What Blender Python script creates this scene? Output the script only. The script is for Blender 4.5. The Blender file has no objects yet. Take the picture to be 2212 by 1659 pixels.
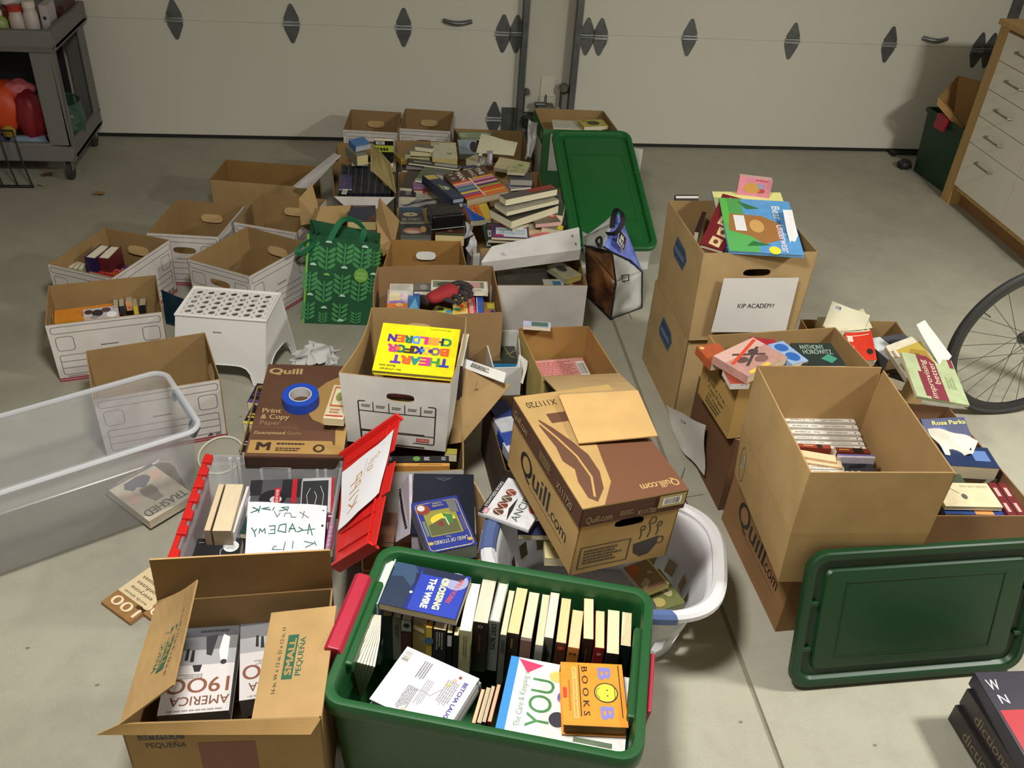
import bpy, bmesh, math, random
from mathutils import Vector as V, Matrix
# ---------------- camera, light, exposure ----------------
SC=bpy.context.scene; COL=SC.collection
F_PX,PITCH,ROLL,YAW,CAMZ=1991.9,.6143,.0759,-.1534,2.1143
_cy,_sy=math.cos(YAW),math.sin(YAW); _cp,_sp=math.cos(PITCH),math.sin(PITCH); _cr,_sr=math.cos(ROLL),math.sin(ROLL)
_f0=V((-_sy,_cy,0)); _r0=V((_cy,_sy,0)); _u0=V((0,0,1))
CF=_f0*_cp-_u0*_sp; _u=_u0*_cp+_f0*_sp
CR=_r0*_cr+_u*_sr; CU=_u*_cr-_r0*_sr; CO=V((0,0,CAMZ))
cam=bpy.data.cameras.new('camera'); co=bpy.data.objects.new('camera',cam); COL.objects.link(co)
co.matrix_world=Matrix(((CR.x,CU.x,-CF.x,CO.x),(CR.y,CU.y,-CF.y,CO.y),(CR.z,CU.z,-CF.z,CO.z),(0,0,0,1)))
cam.sensor_width=36; cam.lens=36*F_PX/2212; cam.clip_start=.05; SC.camera=co
SC.view_settings.view_transform='Standard'; SC.view_settings.look='None'; SC.view_settings.exposure=0.38; SC.view_settings.gamma=1
SC.view_settings.use_curve_mapping=False
W=bpy.data.worlds.new('world'); SC.world=W; W.use_nodes=True
W.node_tree.nodes['Background'].inputs[0].default_value=(.9,.95,1,1); W.node_tree.nodes['Background'].inputs[1].default_value=.03
def area_light(name,loc,size,power,color,sy=None,rot=(0,0,0)):
    l=bpy.data.lights.new(name,'AREA'); l.energy=power; l.color=color; l.shape='RECTANGLE'; l.size=size; l.size_y=sy or size
    o=bpy.data.objects.new(name,l); o.location=loc; o.rotation_euler=rot; COL.objects.link(o); return o
area_light('ceiling_lamp_light',(-.1,1.3,2.45),.35,54,(1,.972,.915),.35)
area_light('ceiling_lamp_light',(3.05,1.5,2.5),.35,82,(1,.972,.915),.35)
area_light('ceiling_lamp_light',(-2.6,.4,2.5),.3,8,(1,.972,.915),.3)
# ---------------- measuring helpers: real heights -> world points ----------------
def ray(px,py): return CF+CR*((px-1106)/F_PX)-CU*((py-829.5)/F_PX)
def at(px,py,z=0):
    d=ray(px,py); return CO+d*((z-CAMZ)/d.z)
def onY(px,py,y):
    d=ray(px,py); return CO+d*(y/d.y)
def onX(px,py,x):
    d=ray(px,py); return CO+d*(x/d.x)
# ---------------- materials ----------------
def lin(h):
    if isinstance(h,str): h=[int(h[i:i+2],16)/255 for i in (1,3,5)]
    return tuple(c/12.92 if c<=.04045 else ((c+.055)/1.055)**2.4 for c in h)+(1,)
_M={}
def mat(col,kind='paint',rough=.55,**k):
    key=(col,kind,rough,tuple(k.items()))
    if key in _M: return _M[key]
    m=bpy.data.materials.new(kind+str(len(_M))); m.use_nodes=True; _M[key]=m
    nt=m.node_tree; N=nt.nodes; L=nt.links; b=N['Principled BSDF']; c=lin(col)
    b.inputs['Base Color'].default_value=c; b.inputs['Roughness'].default_value=rough
    m.diffuse_color=c
    if k.get('metal'): b.inputs['Metallic'].default_value=k['metal']
    def tc(out='Object'):
        t=N.new('ShaderNodeTexCoord'); return t.outputs[out]
    def noise(scale,det=4,vec=None,rough=.55):
        n=N.new('ShaderNodeTexNoise'); n.inputs['Scale'].default_value=scale; n.inputs['Detail'].default_value=det
        n.inputs['Roughness'].default_value=rough
        if vec is not None: L.new(vec,n.inputs['Vector'])
        return n.outputs['Fac']
    def mapping(vec,s):
        n=N.new('ShaderNodeMapping'); n.inputs['Scale'].default_value=s; L.new(vec,n.inputs['Vector']); return n.outputs[0]
    def ramp(fac,stops):
        r=N.new('ShaderNodeValToRGB'); e=r.color_ramp.elements
        while len(e)<len(stops): e.new(.5)
        for q,(p,cc) in zip(e,stops): q.position=p; q.color=cc
        L.new(fac,r.inputs[0]); return r.outputs[0]
    def sc(f): return tuple(min(1,x*f) for x in c[:3])+(1,)
    def bump(h,st,dist=.002):
        n=N.new('ShaderNodeBump'); n.inputs['Strength'].default_value=st; n.inputs['Distance'].default_value=dist
        L.new(h,n.inputs['Height']); L.new(n.outputs[0],b.inputs['Normal'])
    if kind=='card':
        t=tc(); f=noise(9,5,t); L.new(ramp(f,[(.3,sc(.9)),(.7,sc(1.08))]),b.inputs['Base Color'])
        bump(noise(60,3,mapping(t,(1,1,.25))),.12); b.inputs['Roughness'].default_value=.85
        b.inputs['Specular IOR Level'].default_value=.25
    elif kind=='page':
        t=tc(); f=noise(1,2,mapping(t,(12,12,900)),.8); L.new(ramp(f,[(.3,sc(.72)),(.6,sc(1.03))]),b.inputs['Base Color'])
        bump(f,.25,.001); b.inputs['Roughness'].default_value=.9
    elif kind=='cover':
        b.inputs['Coat Weight'].default_value=.25; b.inputs['Coat Roughness'].default_value=.25
        f=noise(35,4,tc()); L.new(ramp(f,[(.35,sc(.9)),(.65,sc(1.06))]),b.inputs['Base Color'])
    elif kind=='photo':   # printed picture: blotches between col and col2
        t=tc(); c2=lin(k['c2']); c3=lin(k.get('c3',k['c2'])); f=noise(k.get('s',30),5,t,.6)
        L.new(ramp(f,[(.38,c),(.5,c2),(.62,c3)]),b.inputs['Base Color'])
        b.inputs['Coat Weight'].default_value=.2
    elif kind=='plastic':
        f=noise(220,2,tc()); bump(f,.08,.001); b.inputs['Roughness'].default_value=rough
    elif kind=='clear':
        b.inputs['Alpha'].default_value=k.get('a',.3); b.inputs['Roughness'].default_value=rough
        b.inputs['Coat Weight'].default_value=.5; b.inputs['Coat Roughness'].default_value=.15
    elif kind=='cloth':
        t=tc(); f=noise(500,2,t); bump(f,.3,.001); b.inputs['Roughness'].default_value=.8
        L.new(ramp(noise(12,4,t),[(.3,sc(.85)),(.7,sc(1.1))]),b.inputs['Base Color'])
    elif kind=='paper':
        t=tc(); bump(noise(14,4,t),.25,.004); b.inputs['Roughness'].default_value=.8
    elif kind=='wood':
        t=tc(); f=noise(1.5,6,mapping(t,(60,60,2.5)),.6); L.new(ramp(f,[(.3,sc(.8)),(.7,sc(1.12))]),b.inputs['Base Color'])
    elif kind=='metal':
        f=noise(18,5,tc()); L.new(ramp(f,[(.3,sc(.75)),(.7,sc(1.2))]),b.inputs['Base Color'])
        b.inputs['Metallic'].default_value=.65; b.inputs['Roughness'].default_value=.45
    elif kind=='emit':
        b.inputs['Emission Color'].default_value=c; b.inputs['Emission Strength'].default_value=k.get('e',1)
    elif kind=='concrete':
        t=tc(); big=noise(1.1,6,t,.65); mid=noise(7,6,t,.7); fine=noise(160,3,t,.7)
        a=ramp(big,[(.33,sc(.86)),(.5,sc(1)),(.68,sc(1.07))]); d=ramp(mid,[(.3,(.89,.885,.87,1)),(.55,(1,1,1,1)),(.75,(1.0,1.0,.98,1))])
        e=ramp(fine,[(.3,(.9,.9,.9,1)),(.7,(1,1,1,1))])
        m1=N.new('ShaderNodeMix'); m1.data_type='RGBA'; m1.blend_type='MULTIPLY'; m1.inputs[0].default_value=1
        L.new(a,m1.inputs[6]); L.new(d,m1.inputs[7])
        m2=N.new('ShaderNodeMix'); m2.data_type='RGBA'; m2.blend_type='MULTIPLY'; m2.inputs[0].default_value=1
        L.new(m1.outputs[2],m2.inputs[6]); L.new(e,m2.inputs[7]); L.new(m2.outputs[2],b.inputs['Base Color'])
        bump(fine,.15,.001); b.inputs['Roughness'].default_value=.62; b.inputs['Specular IOR Level'].default_value=.35
    return m
# ---------------- objects ----------------
MW={}
def frame(o,u,v,n=None):
    u=V(u).normalized(); v=V(v); v=(v-u*v.dot(u)).normalized(); n=u.cross(v)
    return Matrix(((u.x,v.x,n.x,o[0]),(u.y,v.y,n.y,o[1]),(u.z,v.z,n.z,o[2]),(0,0,0,1)))
def tag(o,label=None,cat=None,group=None,kind=None):
    if label: o['label']=label
    if cat: o['category']=cat
    if group: o['group']=group
    if kind: o['kind']=kind
    return o
def thing(name,label,cat,loc=(0,0,0),group=None,M=None):
    o=bpy.data.objects.new(name,None); COL.objects.link(o); o.empty_display_size=.05
    m=M if M is not None else Matrix.Translation(V(loc)); o.matrix_world=m; MW[o]=m
    return tag(o,label,cat,group)
class MB:
    def __init__(s): s.v=[]; s.f=[]; s.mi=[]; s.m=[]
    def idx(s,m):
        if m not in s.m: s.m.append(m)
        return s.m.index(m)
    def add(s,vs,fs,m):
        b=len(s.v); k=s.idx(m); s.v+=[V(p) for p in vs]
        for f in fs: s.f.append(tuple(b+i for i in f)); s.mi.append(k)
    def hexa(s,b4,t4,m):  # b4,t4 counter-clockwise from above
        s.add(list(b4)+list(t4),[(3,2,1,0),(4,5,6,7),(0,1,5,4),(1,2,6,5),(2,3,7,6),(3,0,4,7)],m)
    def box(s,a,b,m,M=None):
        (x0,y0,z0),(x1,y1,z1)=a,b
        p=[V(q) for q in ((x0,y0,z0),(x1,y0,z0),(x1,y1,z0),(x0,y1,z0),(x0,y0,z1),(x1,y0,z1),(x1,y1,z1),(x0,y1,z1))]
        if M is not None: p=[M@q for q in p]
        s.hexa(p[:4],p[4:],m)
    def tube(s,pts,r,m,seg=10,closed=False,ry=None):
        pts=[V(p) for p in pts]; n=len(pts); rings=[]; up=None
        for i,p in enumerate(pts):
            if closed: d=pts[(i+1)%n]-pts[i-1]
            else: d=pts[min(i+1,n-1)]-pts[max(i-1,0)]
            d.normalize()
            if up is None:
                up=V((0,0,1)) if abs(d.z)<.9 else V((1,0,0))
            a=d.cross(up).normalized(); up=a.cross(d).normalized()
            rr=r[i] if isinstance(r,(list,tuple)) else r
            q=ry if ry else rr
            rings.append([p+a*rr*math.cos(t)+up*q*math.sin(t) for t in [2*math.pi*j/seg for j in range(seg)]])
        vs=[q for R in rings for q in R]; fs=[]
        for i in range(n if closed else n-1):
            for j in range(seg):
                a0=i*seg+j; a1=i*seg+(j+1)%seg; b0=((i+1)%n)*seg+j; b1=((i+1)%n)*seg+(j+1)%seg
                fs.append((a0,a1,b1,b0))
        if not closed: fs+= [tuple(range(seg-1,-1,-1)),tuple((n-1)*seg+j for j in range(seg))]
        s.add(vs,fs,m)
    def loft(s,loops,m,close0=False,close1=False):
        n=len(loops[0]); vs=[p for L in loops for p in L]; fs=[]
        for i in range(len(loops)-1):
            for j in range(n):
                k=(j+1)%n; fs.append((i*n+j,i*n+k,(i+1)*n+k,(i+1)*n+j))
        if close0: fs.append(tuple(range(n-1,-1,-1)))
        if close1: fs.append(tuple((len(loops)-1)*n+j for j in range(n)))
        s.add(vs,fs,m)
    def lathe(s,prof,c,m,seg=24):
        s.loft([[V((c[0]+r*math.cos(2*math.pi*j/seg),c[1]+r*math.sin(2*math.pi*j/seg),c[2]+z)) for j in range(seg)] for r,z in prof],m,True,True)
    def build(s,name,parent=None,smooth=False,local=False,bevel=0,seg=2,label=None,weld=False,ang=.6):
        me=bpy.data.meshes.new(name); vs=s.v
        if parent is not None and not local:
            I=MW[parent].inverted(); vs=[I@p for p in vs]
        me.from_pydata([tuple(p) for p in vs],[],s.f)
        for m in s.m: me.materials.append(m)
        me.polygons.foreach_set('material_index',s.mi)
        if weld or smooth or bevel:
            bm=bmesh.new(); bm.from_mesh(me)
            if weld or bevel: bmesh.ops.remove_doubles(bm,verts=bm.verts,dist=1e-5)
            if weld: bmesh.ops.recalc_face_normals(bm,faces=bm.faces)
            bm.to_mesh(me); bm.free()
        if smooth:
            me.polygons.foreach_set('use_smooth',[True]*len(me.polygons))
            try: me.set_sharp_from_angle(angle=ang)
            except Exception: pass
        o=bpy.data.objects.new(name,me); COL.objects.link(o)
        if parent is not None: o.parent=parent; MW[o]=MW[parent]
        else:
            # put origin at base centre
            if me.vertices and not local:
                xs=[p.co for p in me.vertices]; c=V((sum(p.x for p in xs)/len(xs),sum(p.y for p in xs)/len(xs),min(p.z for p in xs)))
                me.transform(Matrix.Translation(-c)); o.location=c; MW[o]=Matrix.Translation(c)
            else: MW[o]=Matrix()
        if bevel:
            b=o.modifiers.new('bevel','BEVEL'); b.width=bevel; b.segments=seg; b.limit_method='ANGLE'; b.angle_limit=.7
        if label: o['label']=label
        return o
def sub(o,n=1,solid=0):
    if solid: m=o.modifiers.new('solid','SOLIDIFY'); m.thickness=solid; m.offset=0
    if n: m=o.modifiers.new('subdiv','SUBSURF'); m.levels=n; m.render_levels=n
    o.data.polygons.foreach_set('use_smooth',[True]*len(o.data.polygons)); return o
# ---------------- printing on surfaces ----------------
_T={}
def glyphs(txt,res=2):
    k=(txt,res)
    if k in _T: return _T[k]
    cu=bpy.data.curves.new('t','FONT'); cu.body=txt; cu.resolution_u=res; cu.align_x='CENTER'; cu.size=1.0
    o=bpy.data.objects.new('t',cu); me=bpy.data.meshes.new_from_object(o)
    vs=[tuple(v.co) for v in me.vertices]; fs=[tuple(p.vertices) for p in me.polygons]
    bpy.data.meshes.remove(me); bpy.data.objects.remove(o); bpy.data.curves.remove(cu)
    if vs:
        x0=min(v[0] for v in vs); x1=max(v[0] for v in vs)
        vs=[(v[0]-(x0+x1)/2,v[1]-.36) for v in vs]; w=x1-x0
    else: w=1
    _T[k]=(vs,fs,w); return _T[k]
def art(mb,S,Wd,Hd,items,off=.0003,curved=False):
    z=off
    def pm(c): return c if not isinstance(c,str) else mat(c,'print',.5)
    for it in items:
        k=it[0]; z+=.00007
        if k=='r':
            _,x0,y0,x1,y1,c=it; nx=6 if curved else 1
            vs=[S(Wd*(x0+(x1-x0)*i/nx),Hd*(y0+(y1-y0)*j/nx),z) for j in range(nx+1) for i in range(nx+1)]
            mb.add(vs,[(j*(nx+1)+i,j*(nx+1)+i+1,(j+1)*(nx+1)+i+1,(j+1)*(nx+1)+i) for j in range(nx) for i in range(nx)],pm(c))
        elif k=='p':
            _,pts,c=it; mb.add([S(Wd*x,Hd*y,z) for x,y in pts],[tuple(range(len(pts)))],pm(c))
        elif k=='c':
            _,x,y,r,c=it[:5]; ry=(it[5] if len(it)>5 else r*Wd/Hd); a0,a1=(it[6] if len(it)>6 else (0,360)); n=20
            vs=[S(Wd*(x+r*math.cos(t)),Hd*(y+ry*math.sin(t)),z) for t in [math.radians(a0+(a1-a0)*j/(n-(0 if a1-a0==360 else 1))) for j in range(n)]]
            mb.add(vs,[tuple(range(n))],pm(c))
        elif k=='l' or k=='f' or k=='o':
            if k=='f':
                _,x0,y0,x1,y1,w,c=it[:7]; r=(it[7] if len(it)>7 else 0)
                a=[(x0*Wd,y0*Hd),(x1*Wd,y0*Hd),(x1*Wd,y1*Hd),(x0*Wd,y1*Hd)]
                if r:
                    P=[]
                    for (cx,cy,s0) in ((a[2][0]-r,a[2][1]-r,0),(a[3][0]+r,a[3][1]-r,90),(a[0][0]+r,a[0][1]+r,180),(a[1][0]-r,a[1][1]+r,270)):
                        P+=[(cx+r*math.cos(math.radians(s0+q)),cy+r*math.sin(math.radians(s0+q))) for q in (0,30,60,90)]
                    a=P
                pts=a; cl=True
            elif k=='o':
                _,x,y,r,w,c=it[:6]; ry=it[6] if len(it)>6 else r*Wd/Hd
                pts=[(Wd*(x+r*math.cos(t)),Hd*(y+ry*math.sin(t))) for t in [math.pi*j/14 for j in range(28)]]; cl=True
            else:
                _,pts,w,c=it; pts=[(x*Wd,y*Hd) for x,y in pts]; cl=False
                if curved:
                    q=[]
                    for a,b in zip(pts,pts[1:]): q+=[(a[0]+(b[0]-a[0])*i/5,a[1]+(b[1]-a[1])*i/5) for i in range(5)]
                    pts=q+[pts[-1]]
            n=len(pts); vs=[]; h=w/2
            for i,p in enumerate(pts):
                a=V(pts[i-1] if (cl or i>0) else p); b=V(pts[(i+1)%n] if (cl or i<n-1) else p); q=V(p)
                d1=(q-a); d2=(b-q)
                if d1.length<1e-9: d1=d2
                if d2.length<1e-9: d2=d1
                d1.normalize(); d2.normalize(); t=(d1+d2)
                t=t.normalized() if t.length>1e-6 else d1
                nn=V((-t.y,t.x)); sca=h/max(.4,abs(nn.dot(V((-d1.y,d1.x)))))
                e=q+nn*sca; g=q-nn*sca
                vs+=[S(e.x,e.y,z),S(g.x,g.y,z)]
            m=n if cl else n-1
            mb.add(vs,[(2*i,2*i+1,2*((i+1)%n)+1,2*((i+1)%n)) for i in range(m)],pm(c))
        elif k=='t':
            # ('t',text,x,y,height,col,rot=0,width=None,bold=0)
            txt,x,y,h,c=it[1:6]; rot=it[6] if len(it)>6 else 0; wf=it[7] if len(it)>7 else None; bd=it[8] if len(it)>8 else 0
            vs,fs,w=glyphs(txt,5 if h*Hd>.018 else 2); sy=h*Hd/.72; sx=sy if not wf else wf*Wd/w
            if rot in (90,-90,270) and wf: sx=wf*Hd/w; sy=h*Wd/.72
            cr,sr=math.cos(math.radians(rot)),math.sin(math.radians(rot))
            for j,(dx,dy) in enumerate(((0,0),) if bd<.004 else ((-bd,0),(bd,0),(0,0)) if bd<.03 else ((-bd,-bd),(bd,bd),(-bd,bd),(bd,-bd))):
                mb.add([S(Wd*x+((a+dx)*sx*cr-(b+dy)*sy*sr),Hd*y+((a+dx)*sx*sr+(b+dy)*sy*cr),z+j*.00002) for a,b in vs],fs,pm(c))
        elif k=='lines':  # rows of tiny print: x0,y0,x1,y1,n,col
            _,x0,y0,x1,y1,n,c=it; rr=random.Random(n)
            for i in range(n):
                yy=y0+(y1-y0)*(i+.5)/n; hh=(y1-y0)/n*.28; xx=x0; e=x1-(x1-x0)*.25*rr.random()
                while xx<e:
                    ww=(x1-x0)*(.05+.09*rr.random()); x2=min(e,xx+ww)
                    mb.add([S(Wd*xx,Hd*(yy-hh),z),S(Wd*x2,Hd*(yy-hh),z),S(Wd*x2,Hd*(yy+hh),z),S(Wd*xx,Hd*(yy+hh),z)],[(0,1,2,3)],pm(c)); xx=x2+(x1-x0)*.02
        elif k=='bar':  # barcode
            _,x0,y0,x1,y1,vert=it; art(mb,S,Wd,Hd,[('r',x0,y0,x1,y1,'#e9e7e0')],z); rr=random.Random(7)
            n=22
            for i in range(n):
                a=.08+.84*i/n; b=a+.84/n*(.3+.5*rr.random())
                q=(x0+(x1-x0)*a,y0+(y1-y0)*.1,x0+(x1-x0)*b,y1-(y1-y0)*.1) if vert else (x0+(x1-x0)*.1,y0+(y1-y0)*a,x1-(x1-x0)*.1,y0+(y1-y0)*b)
                art(mb,S,Wd,Hd,[('r',*q,'#2c2c2c')],z+.0001)
            z+=.0003
def plane(o,u,v):
    o=V(o); u=V(u).normalized(); v=V(v); v=(v-u*v.dot(u)).normalized(); n=u.cross(v)
    return lambda a,b,c=0: o+u*a+v*b+n*c
# ---------------- cartons ----------------
def wall(mb,Pl,Pr,Tl,Tr,t,mo,mi,hole=None,bow=0,items=(),ear=0):
    """one box side, seen from outside: bottom-left/right, top-left/right; t thick inwards"""
    Pl,Pr,Tl,Tr=map(V,(Pl,Pr,Tl,Tr)); Wd=((Pr-Pl).length+(Tr-Tl).length)/2; Hd=((Tl-Pl).length+(Tr-Pr).length)/2
    n=(Pr-Pl).cross(Tl-Pl).normalized()
    def S(a,b,c=0):
        u,w=a/Wd,b/Hd
        p=Pl.lerp(Pr,u).lerp(Tl.lerp(Tr,u),w); return p+n*(c+bow*math.sin(math.pi*max(0,min(1,u)))*(.15+.85*w))
    if hole:
        cx,cz,hw,hh=hole; cx*=Wd; cz*=Hd; hw/=2; hh/=2
        an=sorted([2*math.pi*i/28 for i in range(28)]+[math.atan2(y-cz,x-cx)%(2*math.pi) for x,y in ((0,0),(Wd,0),(Wd,Hd),(0,Hd))])
        def rin(a):
            c,s=math.cos(a),math.sin(a); r=1/((abs(c)/hw)**3.2+(abs(s)/hh)**3.2)**(1/3.2); return cx+c*r,cz+s*r
        def rout(a):
            c,s=math.cos(a),math.sin(a); r=1e9
            if c>1e-9: r=min(r,(Wd-cx)/c)
            if c<-1e-9: r=min(r,-cx/c)
            if s>1e-9: r=min(r,(Hd-cz)/s)
            if s<-1e-9: r=min(r,-cz/s)
            return cx+c*r,cz+s*r
        K=4
        def skin(off):
            return [[S(*(tuple(rin(a)[q]+(rout(a)[q]-rin(a)[q])*k/K for q in (0,1))),off) for a in an] for k in range(K+1)]
        o=skin(0); i=skin(-t)
        mb.loft(o,mo); mb.loft(i[::-1],mi); mb.loft([i[0],o[0]],mi); mb.loft([o[-1],i[-1]],mi)
    else:
        nx,nz=(8 if bow else 1),(3 if bow else 1)
        def grid(off): return [S(Wd*i/nx,Hd*j/nz,off) for j in range(nz+1) for i in range(nx+1)]
        q=[(j*(nx+1)+i,j*(nx+1)+i+1,(j+1)*(nx+1)+i+1,(j+1)*(nx+1)+i) for j in range(nz) for i in range(nx)]
        mb.add(grid(0),q,mo); mb.add(grid(-t),[f[::-1] for f in q],mi)
        edge=[(i,0) for i in range(nx)]+[(nx,j) for j in range(nz)]+[(i,nz) for i in range(nx,0,-1)]+[(0,j) for j in range(nz,0,-1)]
        mb.loft([[S(Wd*i/nx,Hd*j/nz,0) for i,j in edge],[S(Wd*i/nx,Hd*j/nz,-t) for i,j in edge]],mi)
    if items: art(mb,S,Wd,Hd,items,curved=bool(bow))
    return S,Wd,Hd
SIDES={'back':0,'right':1,'front':2,'left':3}
def carton(label,rim,z1,z0=0,mo=None,mi=None,t=.004,holes={},items={},bow={},name='cardboard_box',cat='box',group=None,shrink=0,pills={},world=None,bot=None):
    top=[V(p) for p in world] if world else [at(*p,z1) if len(p)==2 else at(*p) for p in rim]
    c=sum(top,V())/4
    if bot is None: bot=[V((p.x+(c.x-p.x)*shrink,p.y+(c.y-p.y)*shrink,z0)) for p in top]
    th=thing(name,label,cat,(c.x,c.y,min(p.z for p in bot)),group)
    mb=MB(); info={}
    for s,i in SIDES.items():
        j=(i+1)%4
        info[s]=wall(mb,bot[j],bot[i],top[j],top[i],t,mo,mi,holes.get(s),bow.get(s,0),items.get(s,()))
    b=[bot[3],bot[2],bot[1],bot[0]]; up_=V((0,0,t))
    bi=[p+(sum(bot,V())/4-p)*.006 for p in b]; mb.hexa(bi,[p+up_ for p in bi],mi)
    body=mb.build('body',th)
    for s,(cx,cz,w,h,m) in pills.items():   # pushed-in handle tab on the inner face
        S,Wd,Hd=info[s]; q=MB(); lo=[];hi=[]
        for k in range(20):
            a=2*math.pi*k/20; ca,sa=math.cos(a),math.sin(a); r=1/((abs(ca)/(w/2))**3.2+(abs(sa)/(h/2))**3.2)**(1/3.2)
            lo.append(S(cx*Wd+ca*r,cz*Hd+sa*r,-t-.001-.012*(.5-sa*r/h))); hi.append(S(cx*Wd+ca*r,cz*Hd+sa*r,-t-.003-.012*(.5-sa*r/h)))
        q.loft([lo,hi],m,True,True); q.build('handle_tab',th)
    return th
def flap(th,A,B,out,L,m,m2=None,taper=.06,items=(),t=.004,name='flap',curve=0,label=None,inner=()):
    """cardboard flap hinged on A-B, going along direction 'out' for L metres"""
    A,B,out=V(A),V(B),V(out).normalized(); u=(B-A); n=u.cross(out).normalized(); u.normalize(); Wd=(B-A).length
    def S(a,b,c=0):
        k=taper*min(1,b/L)*(1-2*a/Wd)
        return A+u*(a+k)+out*b+n*(c+curve*(b/L)**2)
    mb=MB(); N=5 if curve else 1
    for off,mm,rv in ((0,m,False),(-t,m2 or m,True)):
        vs=[S(Wd*i,L*j/N,off) for j in range(N+1) for i in (0,1)]; fs=[(2*j,2*j+1,2*j+3,2*j+2) for j in range(N)]
        mb.add(vs,[f[::-1] for f in fs] if rv else fs,mm)
    e=[(0,j) for j in range(N,-1,-1)]+[(1,j) for j in range(N+1)]
    mb.loft([[S(Wd*i,L*j/N,0) for i,j in e],[S(Wd*i,L*j/N,-t) for i,j in e]],m2 or m)
    if items: art(mb,S,Wd,L,items,curved=bool(curve))
    if inner: art(mb,lambda a,b,c=0:S(Wd-a,b,-t-c),Wd,L,inner,curved=bool(curve))
    return mb.build(name,th,label=label)
# ---------------- books ----------------
PG='#e6dcc0'
def book(label,A,B,C,t,col='#555555',items=(),pages=PG,hard=False,group=None,spine='L',sitems=(),cm='cover',name='book',cat='book',curl=0,cov=None,back=None):
    """A,B,C: lower-left, lower-right, upper-left corner of the upward face"""
    A,B,C=V(A),V(B),V(C); w=(B-A).length; M0=frame(A,B-A,C-A); u=V(M0.col[0][:3]); v=V(M0.col[1][:3]); n=V(M0.col[2][:3]); h=(C-A).dot(v)
    M=frame(A-n*t,u,v)
    return book_m(label,M,w,h,t,col,items,pages,hard,group,spine,sitems,cm,name,cat,curl,cov,back)
def book_m(label,M,w,h,t,col='#555555',items=(),pages=PG,hard=False,group=None,spine='L',sitems=(),cm='cover',name='book',cat='book',curl=0,cov=None,back=None):
    th=thing(name,label,cat,M=M,group=group)
    mc=cov or mat(col,cm,.4); c=.0028 if hard else .0009; q=.004 if hard else .0006
    mb=MB(); pb=MB(); mp=mat(pages,'page')
    x0,x1,y0,y1=q,w-q,q,h-q
    if spine=='L': x0=c
    if spine=='R': x1=w-c
    if spine=='T': y1=h-c
    if spine=='B': y0=c
    def top(a,b,z=0):
        cu=curl*(max(0,(a/w if spine=='L' else 1-a/w))**2.5)*(.4+.6*b/h) if curl else 0
        return V((a,b,t+z+cu))
    if curl:
        N=8
        for off,rv in ((0,0),(-c,1)):
            vs=[top(w*i/N,h*j/2,off) for j in range(3) for i in range(N+1)]
            fs=[(j*(N+1)+i,j*(N+1)+i+1,(j+1)*(N+1)+i+1,(j+1)*(N+1)+i) for j in range(2) for i in range(N)]
            mb.add(vs,[f[::-1] for f in fs] if rv else fs,mc if not rv else mat('#e8e6dc','paint'))
    else: mb.box((0,0,t-c),(w,h,t),mc)
    mb.box((0,0,0),(w,h,c),mat(back,'cover',.4) if back else mc)
    if spine=='L': mb.box((-.0005 if hard else 0,0,c),(c,h,t-c),mc)
    if spine=='R': mb.box((w-c,0,c),(w,h,t-c),mc)
    if spine=='T': mb.box((0,h-c,c),(w,h,t-c),mc)
    if spine=='B': mb.box((0,0,c),(w,c,t-c),mc)
    pb.box((x0,y0,c),(x1,y1,t-c),mp)
    if items: art(mb,top,w,h,items,curved=bool(curl))
    if sitems:
        if spine=='L': art(mb,plane((0,h,0),(0,-1,0),(0,0,1)),h,t,sitems,off=.0009)
        if spine=='R': art(mb,plane((w,0,0),(0,1,0),(0,0,1)),h,t,sitems)
        if spine=='B': art(mb,plane((0,0,0),(1,0,0),(0,0,1)),w,t,sitems)
    mb.build('cover',th,local=True); pb.build('page_block',th,local=True)
    return th
def bk(label,a,b,c,z,t,*args,**k):
    """book by three measured corners of its upper face and their height(s) above the floor"""
    zz=z if isinstance(z,(list,tuple)) else (z,z,z)
    A,B,C=at(*a,zz[0]),at(*b,zz[1]),at(*c,zz[2])
    if 'fit' in k: # fixed (w,h)
        w,h=k.pop('fit'); B=A+(B-A).normalized()*w; C=A+(C-A).normalized()*h
    return book(label,A,B,C,t,*args,**k)
def sheet(label,pts,name='paper_sheet',cat='paper',col='#d9d6cc',items=(),nx=6,ny=6,wav=.003,group=None,sd=1,thick=.0006,parent=None,bend=0,sheetmat=None):
    """pts: world corners lower-left, lower-right, upper-right, upper-left"""
    a,b,c,d=[V(p) for p in pts]; Wd=(b-a).length; Hd=(d-a).length; n=(b-a).cross(d-a).normalized(); rr=random.Random(sd)
    ph=[rr.random()*6 for _ in range(4)]
    def S(x,y,z=0):
        u,w=x/Wd,y/Hd; p=a.lerp(b,u).lerp(d.lerp(c,u),w)
        return p+n*(z+wav*(math.sin(5*u+ph[0])*math.sin(4*w+ph[1])+.4*math.sin(11*u+7*w+ph[2]))+bend*(4*u*(1-u)))
    mb=MB(); m=sheetmat or mat(col,'paper')
    q=[(j*(nx+1)+i,j*(nx+1)+i+1,(j+1)*(nx+1)+i+1,(j+1)*(nx+1)+i) for j in range(ny) for i in range(nx)]
    mb.add([S(Wd*i/nx,Hd*j/ny,thick/2) for j in range(ny+1) for i in range(nx+1)],q,m)
    mb.add([S(Wd*i/nx,Hd*j/ny,-thick/2) for j in range(ny+1) for i in range(nx+1)],[f[::-1] for f in q],m)
    if items: art(mb,S,Wd,Hd,items,off=thick/2+.0003,curved=True)
    o=mb.build(name,parent,smooth=True)
    if parent is None: tag(o,label,cat,group)
    return o
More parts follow.
